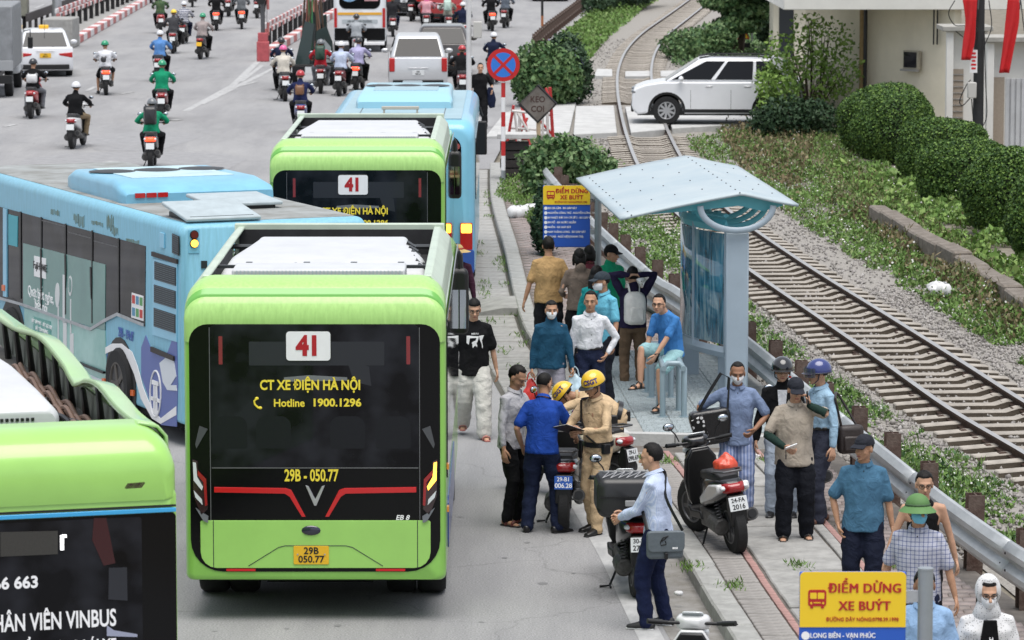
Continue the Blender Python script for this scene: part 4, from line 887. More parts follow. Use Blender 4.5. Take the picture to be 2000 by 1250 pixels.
# detached lower beam behind the waiting people
lb = thing('loose_beam', 'bent end of an old guard beam hanging below the rail behind seated youth', 'beam', (2.3, 57, 0)); 
P = [Vector(v) for v in ((2.0, 58.6, 0), (2.25, 57, 0), (2.45, 55.4, 0), (2.6, 54.0, 0))]; o_ = GO; GO = Vector((2.3, 57, 0)); build(wbeam(P, .22), 'beam', GAL, lb, solid=.012, smooth=25); GO = o_
# ---- bus stop signs
YS = mat('sign_yellow', (.82, .56, .02), .4); BS = mat('sign_blue', (.02, .10, .48), .4); SR = mat('sign_red', (.42, .012, .015), .45); POLE = mat('grey_sign_pole', (.30, .33, .35), .45, .4, .08, 4)
def stop_sign(label, base, w, h, yh, left, lines, rows, z0, ztop, polex, poler):
    t = thing('bus_stop_sign', label, 'bus stop sign', base, 0, 'yellow and blue bus stop signs')
    build(MB().cyl((polex, 0, 0), (polex, 0, ztop), poler, n=16), 'pole', POLE, t, smooth=50); build(MB().cyl((polex, 0, ztop), (polex, 0, ztop+.012), poler*1.04, n=16), 'pole_cap', POLE, t)
    bd = build(MB().box((left+w/2, 0, (z0+h/2)), (w, .03, h)), 'sign_board', BS, t, bevel=.012, seg=3)
    ph = h*yh; build(MB().prism(rrect(w-.004, ph, .03, 4, left+w/2, z0+h-ph/2, .002), -.021, -.012, 'y'), 'yellow_field', YS, bd, smooth=0)
    zz = z0+h-ph*.26; cx = left+w*.61
    for e_ in (-.003, 0, .003):
        rt('ĐIỂM DỪNG', w*.125, cx+e_, z0+h-ph*.30, .0235+e_*.1, SR, bd, bold=0, sx=.92, sp=1.08); rt('XE BUÝT', w*.125, cx+e_, z0+h-ph*.62, .0235+e_*.1, SR, bd, bold=0, sx=.92, sp=1.08)
    rt('ĐƯỜNG DÂY NÓNG:0798.39.1998', w*.05, cx-.02*w, z0+h-ph*.86, .0235, SR, bd, bold=.006, sx=.9)
    u, z = left+w*.165, z0+h-ph*.47; s = w*.17/1.0
    b = MB(); 
    for q in (rrect(s, s*.92, s*.14, 3, u, z),): b.prism(q, -.0245, -.020, 'y')
    bi = build(b, 'bus_symbol', SR, bd, smooth=0); b = MB()
    for q in (rrect(s*.36, s*.34, s*.04, 2, u-.21*s, z+.13*s), rrect(s*.36, s*.34, s*.04, 2, u+.21*s, z+.13*s)): b.prism(q, -.0265, -.0235, 'y')
    for sx_ in (-1, 1): b.prism([(u+sx_*s*.33+math.cos(a)*s*.06, z-.28*s+math.sin(a)*s*.06) for a in [i*math.pi/6 for i in range(12)]], -.0265, -.0235, 'y')
    b.prism(rrect(s*.4, s*.05, .002, 2, u, z-.26*s), -.0265, -.0235, 'y'); build(b, 'window_symbols', YS, bi, smooth=0)
    b = MB()
    for sx_ in (-1, 1): b.prism(rrect(s*.16, s*.12, .002, 2, u+sx_*s*.3, z-.52*s), -.0245, -.020, 'y')
    build(b, 'wheel_symbols', SR, bi, smooth=0)
    for i, l in enumerate(lines):
        z = z0+h-ph-rows*(i+.75); [rt(l, rows*.60, left+w*.10+e_, z, .0175+e_*.1, WHP, bd, bold=0, sx=.84, align='LEFT') for e_ in (0, .002)]
        build(MB().cyl((left+w*.06, -.0155, z), (left+w*.06, -.0185, z), rows*.36, n=14), 'route_disc', WHP, bd)
    for z in (z0+h*.82, z0+h*.25): build(MB().box(((left+w+polex)/2 if polex > left else 0, 0, z), (abs(polex-left-w)+poler, .02, .07)), 'bracket', STEEL, t)
    return t
s1 = G(1168, 718); stop_sign('bus stop sign above the man in tan shirt, with seven route lines', (s1.x, 53, .13), .655, .86, .31, (1060-1168)/141.5, ['BX GIA LÂM - BX GIÁP BÁT', 'NGUYỄN CÔNG TRỨ - NGUYỄN CÔNG TRỨ', 'BV NHIỆT ĐỚI TW CƠ SỞ 2 - BX GIÁP BÁT', 'BH MỖ - BX NƯỚC NGẦM', 'NHỔN - BX GIÁP BÁT', 'NAM THĂNG LONG - BX GIÁP BÁT', 'KIM MÃ - NGŨ HIỆP(THANH TRÌ)'], .066, 2.51-.86-.13, 2.36, 0, .048)
D2 = 23.2; s2 = GD(1808, 1127, D2); k = D2/7430
stop_sign('nearest bus stop sign, cut by the bottom edge, before the man behind a pole', (s2.x, D2, .13), .655, .86, .40, (1560-1808)*k, ['LONG BIÊN - VẠN PHÚC', 'LONG BIÊN - VẠN PHÚC', 'MỸ ĐÌNH - BX NƯỚC NGẦM'], .072, 2.66-.86-.13, 2.54, 0, .047)
# ---- no stopping sign on striped pole
b0 = G(983, 372, .0); t = thing('no_stopping_sign', 'round blue no stopping sign with red cross on red and white striped pole', 'road sign', (b0.x, b0.y, 0)); zc = 2.67
for i in range(8): build(MB().cyl((0, 0, .12+i*.31), (0, 0, .12+(i+1)*.31), .045, n=14), 'pole_band', [mat('pole_red', (.5, .02, .02), .5), WHITE][i % 2 if i > 0 else 1] if i else POLE, t, smooth=50)
build(MB().cyl((0, 0, 0), (0, 0, .12), .046, n=14), 'pole_band', POLE, t)
build(MB().cyl((0, -.05, zc), (0, -.062, zc), .35, n=40), 'sign_disc', mat('sign_red2', (.52, .015, .015), .4), t, smooth=30)
build(MB().cyl((0, -.060, zc), (0, -.066, zc), .262, n=40), 'blue_field', mat('sign_blue2', (.03, .18, .62), .4), t, smooth=30)
for a in (45, -45): build(MB().box((0, 0, 0), (.535, .004, .062)), 'cross_bar', mat('sign_red2', (.52, .015, .015), .4), t, loc=(0, -.068-.001*(a > 0), zc), rot=(0, R(a), 0), smooth=0)
# ---- diamond warning board
b0 = G(1050, 330); t = thing('diamond_sign', 'weathered black-edged diamond board reading KEO COI beside the crossing gate', 'warning sign', (b0.x, b0.y, 0)); s_ = 7500/b0.y/1.0
zc = GD(1047, 202, b0.y).z; r = 36/ (7500/b0.y)
build(MB().cyl((.02, 0, 0), (.02, 0, zc), .05, n=12), 'pole', mat('ochre_pole', (.45, .34, .22), .7, 0, .3, 5), t); 
bd = build(MB().prism([(0, r), (r, 0), (0, -r), (-r, 0)], -.08, -.055, 'y'), 'diamond_board', mat('rusty_mirror_brown', (.10, .085, .07), .45, 0, 0, 3, c2=(.22, .20, .18)), t, loc=(0, 0, zc), smooth=0)
b = MB(); q = [Vector((0, -.07, r)), Vector((r, -.07, 0)), Vector((0, -.07, -r)), Vector((-r, -.07, 0))]
b.tube(q, .035, 4, close=True); build(b, 'border', BLACK, bd, smooth=0)
rt('KEO', r*.46, 0, r*.22, .083, mat('dark_rust_lettering', (.05, .02, .015), .6), bd, bold=.015, sx=.9); rt('COI', r*.46, 0, -r*.30, .083, mat('dark_rust_lettering', (.05, .02, .015), .6), bd, bold=.015, sx=.9)
# ---- red and white crossing gate (trestles)
RW = mat('gate_red', (.45, .03, .03), .5); GW = mat('gate_white', (.65, .62, .60), .5, 0, .12, 6)
gt = thing('crossing_gate', 'red and white sliding crossing gate folded beside the diamond board', 'gate', (.1, 92, 0)); GOo = Vector((.1, 92, 0))
def gp3(x, y): return GD(x, y, 92)-GOo
for (a, c, m_, r_) in [((1003, 205), (990, 283), RW, .035), ((1003, 205), (1013, 283), GW, .03), ((1018, 205), (1035, 283), RW, .035), ((1010, 220), (1040, 270), GW, .03), ((1074, 170), (1080, 270), RW, .04), ((1066, 172), (1076, 200), RW, .03), ((1060, 210), (1060, 272), GW, .03), ((1015, 215), (1015, 283), GW, .04), ((1000, 215), (1080, 225), GW, .03), ((992, 270), (1078, 272), RW, .035), ((995, 250), (1080, 255), GW, .03), ((1045, 225), (1078, 262), RW, .03), ((1030, 232), (1008, 278), RW, .03), ((1068, 190), (1070, 268), GW, .035)]:
    p, q = gp3(*a), gp3(*c); p.y += rnd.uniform(-.3, .3); q.z = max(q.z, .02); build(MB().cyl(p, q, r_, n=8), 'gate_bar', m_, gt)
# concrete abutment with steps of sleepers
ab = thing('sleeper_stack', 'stack of dark old sleepers under a concrete slab below the crossing gate', 'sleeper stack', tuple(G(1005, 362))); o = Vector(ab.location)
for i in range(5): build(MB().box((0.02*(i % 2), 0, .1+i*.19), (.62, .5, .16)), 'old_sleeper', mat('tarred_wood', (.035, .03, .028), .85, 0, .3, 6, bump=.4, bs=20), ab, bevel=.01)
build(MB().box((0.05, 0, 1.08), (.85, .75, .10)), 'concrete_slab', CONC2, ab, bevel=.01)
build(MB().prism([(0, 0), (.55, 0), (.9, .35), (.28, 1.12), (.1, 1.05)], -.1, .12, 'y'), 'concrete_prop', mat('brown_concrete', (.20, .18, .15), .85, 0, .2, 4), ab, loc=(.42, -.1, 0), bevel=.01)
# ---- tall white lamp post with box (behind the blue bus)
b0 = G(916, 262); t = thing('camera_post', 'slim white steel post with a grey box beside the furthest blue bus', 'post', (b0.x, b0.y, 0))
build(MB().cyl((0, 0, 0), (0, 0, 6.2), .07, .06, n=12), 'pole', mat('off_white_post', (.6, .6, .6), .5, 0, .1, 3), t, smooth=50)
zc = GD(925, 58, b0.y).z; build(MB().box((.22, 0, zc), (.22, .25, .42)), 'box', mat('beige_box', (.48, .47, .44), .5), t, bevel=.02); build(MB().cyl((.05, 0, zc+.1), (.2, 0, zc+.1), .02), 'bracket', GREYM, t)
# ---- medians
def zpoly(pts): return [Vector((G(*p).x, G(*p).y, 0)) for p in pts]
RWB = [mat('faded_red_paint', (.42, .14, .13), .7, 0, .2, 5), mat('faded_white_paint', (.62, .60, .60), .7, 0, .12, 5)]
def median(name, label, kerb_px, beam_px, post_m, grp):
    t = thing(name, label, 'barrier', G(*kerb_px[0]), 0, grp); o = Vector(t.location)
    P = zpoly(kerb_px)
    for i, (c, rz, l) in enumerate(along(P, 1.7)):
        k = part('mkerb', lambda: MB().box((0, 0, .14), (.35, 1.66, .28)), 'kerb_block', RWB[i % 2], t, bevel=.02, seg=1, smooth=0); k.location = c-o; k.rotation_euler = (0, 0, rz)
    B = zpoly(beam_px)
    for i, (c, rz, l) in enumerate(along(B, 2.6)):
        k = part('mpost', lambda: MB().box((0, 0, .42), (.16, .2, .85)), 'post', BLACK, t, smooth=0); k.location = c-o; k.rotation_euler = (0, 0, rz)
    for i, (c, rz, l) in enumerate(along(B, .9)):
        if i > 140: break
        for z in (.78, .98): 
            k = part('mbeam', lambda: MB().box((0, 0, 0), (.08, .89, .17)), 'beam_panel', RWB[(i+(z > .8)) % 2], t, bevel=.01, seg=1, smooth=0); k.location = c-o+Vector((-.05 if z > .8 else 0, 0, z)); k.rotation_euler = (0, 0, rz)
    return t, B, o
t, B, o = median('median_barrier', 'red and white median barrier with black posts in the upper left', [(133, 93), (300, -2), (365, -40)], [(112, 70), (275, -2), (330, -28)], BLACK, 'red and white median barriers')
build(MB().box((0, 0, .55), (1.1, 2.4, 1.1)), 'end_block', CONC, t, loc=G(120, 92)-o, bevel=.04)
for i, (c, rz, l) in enumerate(along(offset(B, -1.2), 2.2)): k = part('dbeam', lambda: MB().box((0, 0, .72), (.1, 2.18, .32)).box((0, 0, .3), (.12, .14, .6)), 'dark_beam', mat('sooty_steel', (.05, .045, .045), .7), t, smooth=0); k.location = c-o; k.rotation_euler = (0, 0, rz)
struct(build(strip(MB(), zpoly([(133, 93), (300, -2), (365, -40)]), -2.6, -.1, .1), 'median', CONC, smooth=0))
median('median_barrier', 'red and white median barrier beside the handcart load', [(522, 110), (600, 62), (720, -10)], [(520, 103), (600, 54), (700, -8)], BLACK, 'red and white median barriers')
# grey lamp column in the first median and the amber signal post with red base
b0 = G(112, 62); t = thing('lamp_column', 'plain grey lamp column standing behind the left median barrier', 'lamp column', b0); build(MB().cyl((0, 0, 0), (0, 0, 8), .2, .17, n=12), 'column', STEEL, t)
build(MB().box((0, 0, .2), (.6, .6, .4)), 'column_foot', CONC, t)
b0 = G(514, 120); t = thing('signal_post', 'grey signal post with round lamp on a red painted base block', 'signal post', b0)
build(MB().box((0, 0, .35), (.42, .42, .7)), 'red_base', mat('base_red', (.42, .08, .09), .6, 0, .2, 5), t, bevel=.03); build(MB().box((0, 0, .85), (.34, .34, .3)), 'red_block', mat('base_red', (.42, .08, .09), .6, 0, .2, 5), t, bevel=.02)
build(MB().cyl((0, 0, 1), (0, 0, 3.6), .075, n=10), 'pole', GREYM, t); build(MB().cyl((-.05, -.25, 2.15), (-.05, .1, 2.15), .17, n=16), 'signal_lamp', BLACK, t)
build(MB().box((-.05, 0, 2.55), (.3, .3, .5)), 'lamp_box', BLACK, t, bevel=.03)
for i in range(6): build(MB().cyl((.17, .1, .9+i*.45), (.17, .1, 1.35+i*.45), .05, n=10), 'pole_band', RWB[i % 2], t)
b0 = G(1059, 70); t = thing('striped_post', 'thin dark and orange striped post at the road edge far off', 'post', b0)
for i in range(5): build(MB().cyl((0, 0, i*.8), (0, 0, .8+i*.8), .05, n=8), 'pole_band', [mat('rust_orange', (.35, .12, .04), .7), BLACK][i % 2], t)
# roadside fence along the verge, far right of the road
fp = zpoly([(1040, 112), (1068, 84), (1110, 50), (1160, 8), (1190, -20)]); t = thing('verge_fence', 'low rusty fence on a kerb between the far road and green verge', 'fence', fp[0]); o = Vector(t.location)
for c, rz, l in along(fp, 1.6): k = part('vpost', lambda: MB().box((0, 0, .4), (.1, .1, .8)), 'fence_post', PT, t, smooth=0); k.location = c-o
for z in (.35, .7): build(MB().tube([p-o+Vector((0, 0, z)) for p in fp], .03, 6), 'fence_bar', PT, t)
struct(build(MB().sheet([[p+Vector((-.1, 0, .1)) for p in fp], [p+Vector((.3, 0, .1)) for p in fp]]), 'verge_kerb', CONC, smooth=0))
# concrete low wall right of the track
lw = [G(x, y) for x, y in ((1712, 432), (1800, 492), (1900, 545), (2010, 622), (2100, 700))]; t = thing('low_wall', 'low broken concrete wall running below the clipped hedges', 'wall', lw[0]); o = Vector(t.location)
for i, (c, rz, l) in enumerate(along(lw, 1.6)): k = part('lwall', lambda: MB().box((0, 0, .2), (.34, 1.57, .62)), 'wall_block', mat('mossy_concrete', (.11, .09, .07), .9, 0, 0, 5, c2=(.24, .21, .18), bump=.5, bs=20), t, bevel=.03, seg=1, smooth=0); k.location = c-o+Vector((0, 0, rnd.uniform(-.22, -.12))); k.rotation_euler = (0, rnd.uniform(-.03, .03), rz+rnd.uniform(-.02, .02))
# litter
LM = mat('litter_white', (.62, .62, .62), .6, 0, .1, 10)
for (x, y, s, lab, nm) in ((1012, 425, .28, 'white plastic sack of rubbish lying by the kerb near the bushes', 'rubbish_sack'), (1035, 415, .22, 'smaller white rubbish sack beside the brick heap', 'rubbish_sack'), (1840, 578, .28, 'crumpled white sheet lying in the weeds below the low wall', 'plastic_sheet'), (1480, 893, .04, 'crushed white paper on the pavement behind the masked man', 'litter'), (1325, 1162, .05, 'white paper scrap in the gutter right of the grey bag', 'litter')):
    p = G(x, y, .12); b = MB()
    for i in range(5): b.ell((rnd.uniform(-.5, .5)*s, rnd.uniform(-.4, .4)*s, s*.35), (s*rnd.uniform(.4, .7), s*rnd.uniform(.4, .6), s*rnd.uniform(.3, .5)), 9, 6, Matrix.Rotation(rnd.uniform(0, 3), 3, 'Z'))
    o = build(b, nm, LM, loc=p, smooth=80); 
    for v in o.data.vertices: v.co += Vector([rnd.uniform(-.08, .08)*s for _ in range(3)])
    tag(o, lab, 'litter' if nm != 'rubbish_sack' else 'rubbish sack')
# ---------------- scooters and cars
SCO = {}
def coat_(n, c): return mat('bike_'+n, c, .28, 0, .06, 6, coat=.6)
BK = dict(red=coat_('red', (.40, .015, .02)), black=coat_('black', (.012, .012, .014)), white=coat_('white', (.62, .62, .62)), grey=coat_('grey', (.12, .125, .13)), silver=coat_('silver', (.38, .39, .40)), blue=coat_('blue', (.02, .05, .22)), cream=coat_('cream', (.52, .46, .36)), maroon=coat_('maroon', (.16, .01, .015)), orange=coat_('orange', (.5, .14, .02)))
SEATM = mat('black_vinyl_seat', (.02, .02, .021), .5, 0, .1, 20, bump=.15, bs=60); ENG = mat('grimy_engine', (.09, .088, .085), .55, .5, .4, 12, bump=.3, bs=40); PLW = mat('white_plate', (.68, .70, .70), .4)
def scooter(label, loc, rz, color='black', plate=None, front=None, lean=0, steer=0, lit=False, group=None, detail=True, platemat=None, tailc=None, name='scooter', platecol=None):
    t = thing(name, label, 'scooter', loc, rz, group); t.rotation_euler = (0, lean, rz); body = BK[color]; fr = BK[front or color]
    whl = wheel(t, (0, -.62, .275), .275, .115, GREYM, 'rear_wheel', 5)
    fk = Vector((0, .66, .275)); o = wheel(t, fk, .27, .095, GREYM, 'front_wheel', 5); o.rotation_euler = (0, 0, steer)
    part('sc_tail', lambda: hull([(-.80, .055, .66, .73, .03, .03), (-.74, .11, .60, .77, .05, .05), (-.55, .155, .52, .77, .07, .06), (-.3, .165, .46, .75, .07, .05), (-.05, .13, .38, .70, .06, .04), (.02, .10, .34, .50, .04, .04)], 4), 'rear_cowl', body, t, smooth=60)
    part('sc_seat', lambda: hull([(-.66, .09, .75, .80, .025, .01), (-.55, .13, .74, .835, .04, .01), (-.3, .14, .73, .83, .04, .01), (-.15, .13, .71, .79, .04, .01), (.05, .085, .68, .76, .03, .01), (.1, .05, .66, .72, .02, .01)], 4), 'seat', SEATM, t, smooth=60)
    part('sc_floor', lambda: MB().prism([(-.1, .28), (.28, .25), (.38, .36), (.30, .36), (.25, .33), (-.05, .36)], -.17, .17, 'x'), 'floorboard', BLACK, t, bevel=.015)
    def shield(w, z0, z1, th): 
        P = [(-.08, .30), (.08, .30), (.15, .42), (.19*w, .62), (.165*w, .84), (.09, z1), (-.09, z1), (-.165*w, .84), (-.19*w, .62), (-.15, .42)]; b = MB(); b.v = [(x, .42-.10*(z-.3)/.6+.35*(abs(x)*.0)-abs(x)*.35+y_, z) for y_ in (-th/2, th/2) for x, z in P]
        n = len(P); b.f = [tuple(range(n)), tuple(range(2*n-1, n-1, -1))]+[(i, (i+1) % n, n+(i+1) % n, n+i) for i in range(n)]; b.m = [0]*len(b.f); return b
    part('sc_shield', lambda: shield(1, .3, .95, .05), 'leg_shield', fr, t, bevel=.012); k = part('sc_inner', lambda: shield(.86, .34, .93, .05), 'inner_shield', BLACK, t, bevel=.012); k.location = (0, -.03, 0)
    part('sc_nose', lambda: hull([(.34, .13, .60, .93, .05, .06), (.44, .11, .58, .90, .05, .06), (.52, .05, .62, .84, .03, .03)], 4), 'front_cowl', fr, t, smooth=60)
    part('sc_fork', lambda: MB().cyl((-.07, .64, .27), (-.05, .44, .8), .022).cyl((.07, .64, .27), (.05, .44, .8), .022), 'front_fork', GREYM, t)
    part('sc_ff', lambda: MB().sheet([[Vector((x, .66+math.cos(a)*.31, .275+math.sin(a)*.31+(.0 if abs(x) < .05 else -.03))) for x in (-.07, -.04, .04, .07)] for a in [R(20+i*14) for i in range(9)]]), 'front_mudguard', fr, t, solid=.01, smooth=60)
    hd = part('sc_hcowl', lambda: hull([(.27, .06, .97, 1.03, .02, .02), (.32, .13, .95, 1.055, .04, .03), (.39, .14, .93, 1.06, .05, .05), (.45, .09, .93, 1.02, .04, .04)], 4), 'handlebar_cowl', fr, t, smooth=60)
    part('sc_bar', lambda: MB().cyl((-.22, .31, 1.0), (.22, .31, 1.0), .014).cyl((-.20, .31, 1.0), (-.34, .24, 1.02), .016).cyl((.20, .31, 1.0), (.34, .24, 1.02), .016).cyl((-.24, .29, 1.005), (-.35, .235, 1.022), .022).cyl((.24, .29, 1.005), (.35, .235, 1.022), .022).cyl((-.25, .33, 1.0), (-.36, .31, 1.0), .006).cyl((.25, .33, 1.0), (.36, .31, 1.0), .006), 'handlebar', BLACK, t)
    part('sc_dash', lambda: MB().prism(rrect(.17, .09, .03, 4, 0, 0), -.004, .004, 'z'), 'dashboard', CLEAR, t, loc=(0, .335, 1.068), rot=(-.55, 0, 0))
    for s in (-1, 1):
        m = part('sc_mst', lambda: MB().tube([(0, 0, 0), (.03, .0, .08), (.09, -.02, .15)], .007, 6), 'mirror_stem', BLACK, t); m.location = (s*.19, .31, 1.03); m.scale = (s, 1, 1)
        g = part('sc_mir', lambda: MB().ell((0, 0, 0), (.062, .016, .042), 14, 8), 'mirror', BLACK, t); g.location = (s*.29, .285, 1.20)
        if detail: g2 = part('sc_mgl', lambda: MB().ell((0, -.008, 0), (.054, .012, .035), 14, 8), 'mirror_glass', mat('mirror_glass', (.5, .55, .6), .03, 1), g); 
    if detail: part('sc_hl', lambda: MB().ell((0, .47, .90), (.12, .06, .06), 12, 8), 'headlight', CLEAR, t)
    tl = part('sc_tl', lambda: hull([(-.835, .05, .665, .715, .02, .02), (-.80, .10, .645, .74, .035, .03), (-.72, .125, .64, .75, .04, .03)], 4), 'tail_light', REDLIT if lit else mat('dark_red_lens', (.3, .01, .012), .2, coat=.5), t, smooth=60)
    if detail:
        for s in (-1, 1): part('sc_ind%d' % s, lambda s=s: MB().ell((s*.115, -.77, .70), (.035, .04, .025), 8, 6), 'indicator', CLEAR, t)
    part('sc_rf', lambda: MB().prism([(-.83, .62), (-.76, .64), (-.72, .5), (-.79, .32), (-.84, .32), (-.85, .45)], -.085, .085, 'x'), 'rear_mudguard', BLACK, t, bevel=.012)
    pl = part('sc_plate', lambda: MB().box((0, 0, 0), (.19, .006, .14)), 'number_plate', platecol or PLW, t, bevel=.004); pl.location = (0, -.862, .545); pl.rotation_euler = (R(-12), 0, 0)
    if plate:
        mm = platemat or BLKP
        text(plate[0], .060, T(0, -.0045, .034, R(90)), mm, pl, bold=.018, sx=.95, ext=.001); text(plate[1], .068, T(0, -.0045, -.032, R(90)), mm, pl, bold=.018, sx=.98, ext=.001)
    ex = part('sc_ex', lambda: MB().loft([(.15, -.05, .27), (.15, -.2, .26), (.155, -.32, .29), (.16, -.76, .40)], [.025, .03, .062, .066], 14, round_=False), 'exhaust', ENG, t, smooth=50)
    part('sc_exc', lambda: MB().cyl((.16, -.755, .40), (.16, -.775, .405), .045, n=14), 'exhaust_cap', BLACK, ex)
    part('sc_eng', lambda: MB().box((-.05, -.2, .31), (.2, .42, .2)).cyl((-.12, -.35, .3), (-.12, -.62, .28), .09), 'engine', ENG, t, bevel=.02)
    if detail:
        b = lambda: MB().tube([(-.12+.03*math.cos(a), -.60+.01*a/6+.03*math.sin(a)*.5, .33+a*.0049) for a in [i*.7 for i in range(72)]], .006, 5)
        part('sc_spr', b, 'shock_spring', GREYM, t, smooth=60); part('sc_rail', lambda: MB().tube([(-.11, -.45, .82), (-.14, -.62, .85), (-.09, -.78, .86), (.09, -.78, .86), (.14, -.62, .85), (.11, -.45, .82)], .012, 8), 'grab_rail', GREYM, t, smooth=60)
        part('sc_std', lambda: MB().tube([(-.1, -.1, .25), (-.2, -.12, .02), (-.3, -.14, .015)], .012, 6).tube([(-.2, -.12, .02), (-.2, -.2, .015)], .01, 6), 'stand', BLACK, t)
    return t
def carbody(t, L, Wd, body, H, belt, ride, wb, wr, rear, hood, gb, gt, nose=.0, kind='hatch', bev=.07):
    """y forward, origin ground centre. rear/hood heights, gb/gt: greenhouse base/top y range"""
    y0, y1 = -L/2, L/2; ya, yf = -wb/2, wb/2; ar = wr*1.16
    arc = lambda c: [(c-ar*math.cos(a), wr+ar*math.sin(a)) for a in [R(-8)+i*R(196)/9 for i in range(10)]]
    P = [(y0+.04, ride+.06), (y0+.12, ride), ]+[p for p in arc(ya)]+[p for p in arc(yf)]+[(y1-.15, ride), (y1-.03, ride+.12), (y1, .52), (y1-.05, hood-.14), (y1-.35, hood-.02), (gb[1]+.02, belt-.0), (gb[0]-.02, belt), (y0+.06, rear), (y0, rear-.25), (y0-.01, .5)]
    P = [(p[0], max(p[1], ride)) for p in P]
    bd = build(MB().prism(P, -Wd/2, Wd/2, 'x'), 'body', body, t, bevel=bev, seg=3, smooth=35)
    hb, ht = Wd/2-.035, Wd/2-.24; zb, zt = belt-.02, H
    q = lambda y, s, z: Vector((s, y, z))
    V = [q(gb[0], -hb, zb), q(gb[0], hb, zb), q(gb[1], hb, zb), q(gb[1], -hb, zb), q(gt[0], -ht, zt), q(gt[0], ht, zt), q(gt[1], ht, zt), q(gt[1], -ht, zt)]
    build(MB().add(V, [(3, 2, 1, 0), (4, 5, 6, 7), (0, 1, 5, 4), (1, 2, 6, 5), (2, 3, 7, 6), (3, 0, 4, 7)]), 'cabin', body, t, bevel=.11, seg=4, smooth=50)
    def pane(i, u0, u1, v0, v1, nm='window', m=DGLASS, pts=None):
        a, b_, c, d = [V[k] for k in i]; n = (b_-a).cross(d-a).normalized()
        f = lambda u, v: (a.lerp(b_, u)).lerp(d.lerp(c, u), v)
        uv = pts or [(u0, v0), (u1, v0), (u1, v1), (u0, v1)]
        C_ = [f(*w) for w in uv]; mb = MB(); k = len(C_); mb.add([p+n*.006 for p in C_]+[p-n*.02 for p in C_], [tuple(range(k)), tuple(range(2*k-1, k-1, -1))]+[(j, (j+1) % k, k+(j+1) % k, k+j) for j in range(k)])
        return build(mb, nm, m, t, smooth=0)
    pane((0, 1, 5, 4), .07, .93, .10, .86, 'rear_window'); pane((2, 3, 7, 6), .06, .94, .06, .92, 'windscreen')
    mid = 0.5
    for fc in ((1, 2, 6, 5), (3, 0, 4, 7)):
        fl = fc[0] == 3
        for (u0, u1, p) in ((.05, .30, [(.06, .12), (.31, .12), (.31, .86), (.16, .86)]), (.34, .63, None), (.66, .96, [(.665, .12), (.97, .12), (.88, .86), (.665, .86)])):
            pp = p or [(u0, .12), (u1, .12), (u1, .86), (u0, .86)]
            if fl: pp = [(1-a, b_) for a, b_ in pp][::-1]
            pane(fc, 0, 0, 0, 0, 'window', DGLASS, pp)
    return V
def car(label, cat, loc, rz, color, L=4.5, Wd=1.78, H=1.48, belt=.92, ride=.2, wb=2.65, wr=.32, rear=.98, hood=.86, gb=(-1.9, 1.25), gt=(-1.2, .55), plate='white', lights='wide', name='parked_car', rimm=None, group=None, spokes=5, bev=.07):
    t = thing(name, label, cat, loc, rz, group); carbody(t, L, Wd, color, H, belt, ride, wb, wr, rear, hood, gb, gt, bev=bev)
    build(MB().box((0, 0, ride+.08), (Wd-.12, L-.3, .2)), 'underbody', BLACK, t)
    for y in (-wb/2, wb/2):
        for s in (-1, 1): wheel(t, (s*(Wd/2-.115), y, wr), wr, .21, rimm or CHROME, 'wheel', spokes)
    y0 = -L/2
    for s in (-1, 1):
        if lights == 'tall': build(MB().box((s*(Wd/2-.10), y0+.05, .86), (.17, .16, .42)), 'tail_light', REDL, t, bevel=.03)
        else: build(MB().prism([(s*(Wd/2-.02), .80), (s*(Wd/2-.46), .76), (s*(Wd/2-.44), .70), (s*(Wd/2-.02), .62)], y0-.012, y0+.12, 'y'), 'tail_light', REDL, t, bevel=.015)
        m = build(MB().ell((s*(Wd/2+.10), gb[1]-.45, belt+.08), (.12, .07, .075), 12, 8), 'mirror', color, t)
        build(MB().prism([(s*(Wd/2-.08), .58), (s*(Wd/2-.45), .55), (s*(Wd/2-.42), .68), (s*(Wd/2-.10), .76)], L/2-.12, L/2-.005, 'y'), 'headlight', CLEAR, t, bevel=.02)
        build(MB().box((s*(Wd/2+.004), .25, belt-.12), (.02, .18, .03)).box((s*(Wd/2+.004), -.75, belt-.12), (.02, .18, .03)), 'door_handles', color if name != 'suv' else CHROME, t, bevel=.006)['kind'] = 'stuff'
        build(MB().box((s*(Wd/2-.0), .72, .62), (.006, .008, .56)).box((s*(Wd/2-.0), -.32, .62), (.006, .008, .56)), 'door_seam', BLACK, t)['kind'] = 'stuff'
    build(MB().box((0, y0+.03, ride+.13), (Wd-.25, .12, .16)), 'bumper_insert', BLACK, t, bevel=.02)
    pm = {'white': PLW, 'yellow': YPLATE}[plate]; pz = .70 if lights != 'tall' else .62
    p = build(MB().box((0, y0-.02, pz), (.36, .012, .15)), 'number_plate', pm, t, bevel=.004); rt('29A', .06, 0, pz+.035, .0+L/2+.029, BLKP, p, bold=.02); rt('583.21', .065, 0, pz-.032, L/2+.029, BLKP, p, bold=.02)
    build(MB().box((0, y0-.012, pz+.14), (.6, .02, .025)), 'trim_strip', CHROME, t, bevel=.005)
    return t
CW = mat('car_white', (.72, .73, .75), .25, 0, .03, 2, coat=.7); CS = mat('car_silver', (.60, .61, .62), .3, .35, .04, 2, coat=.7); CG = mat('car_brown_grey', (.055, .048, .045), .3, .2, .05, 2, coat=.6); CBK = mat('car_black', (.015, .015, .018), .25, coat=.7); CR = mat('car_red', (.35, .02, .02), .3, coat=.6)
tx = car('white taxi saloon with yellow number plate in the upper left beside the truck', 'car', G(72, 150)+Vector((0, 2, 0)), R(8), CW, plate='yellow', name='taxi'); build(MB().box((0, 0, 1.53), (.32, .14, .12)), 'roof_sign', YPLATE, tx, bevel=.03); 
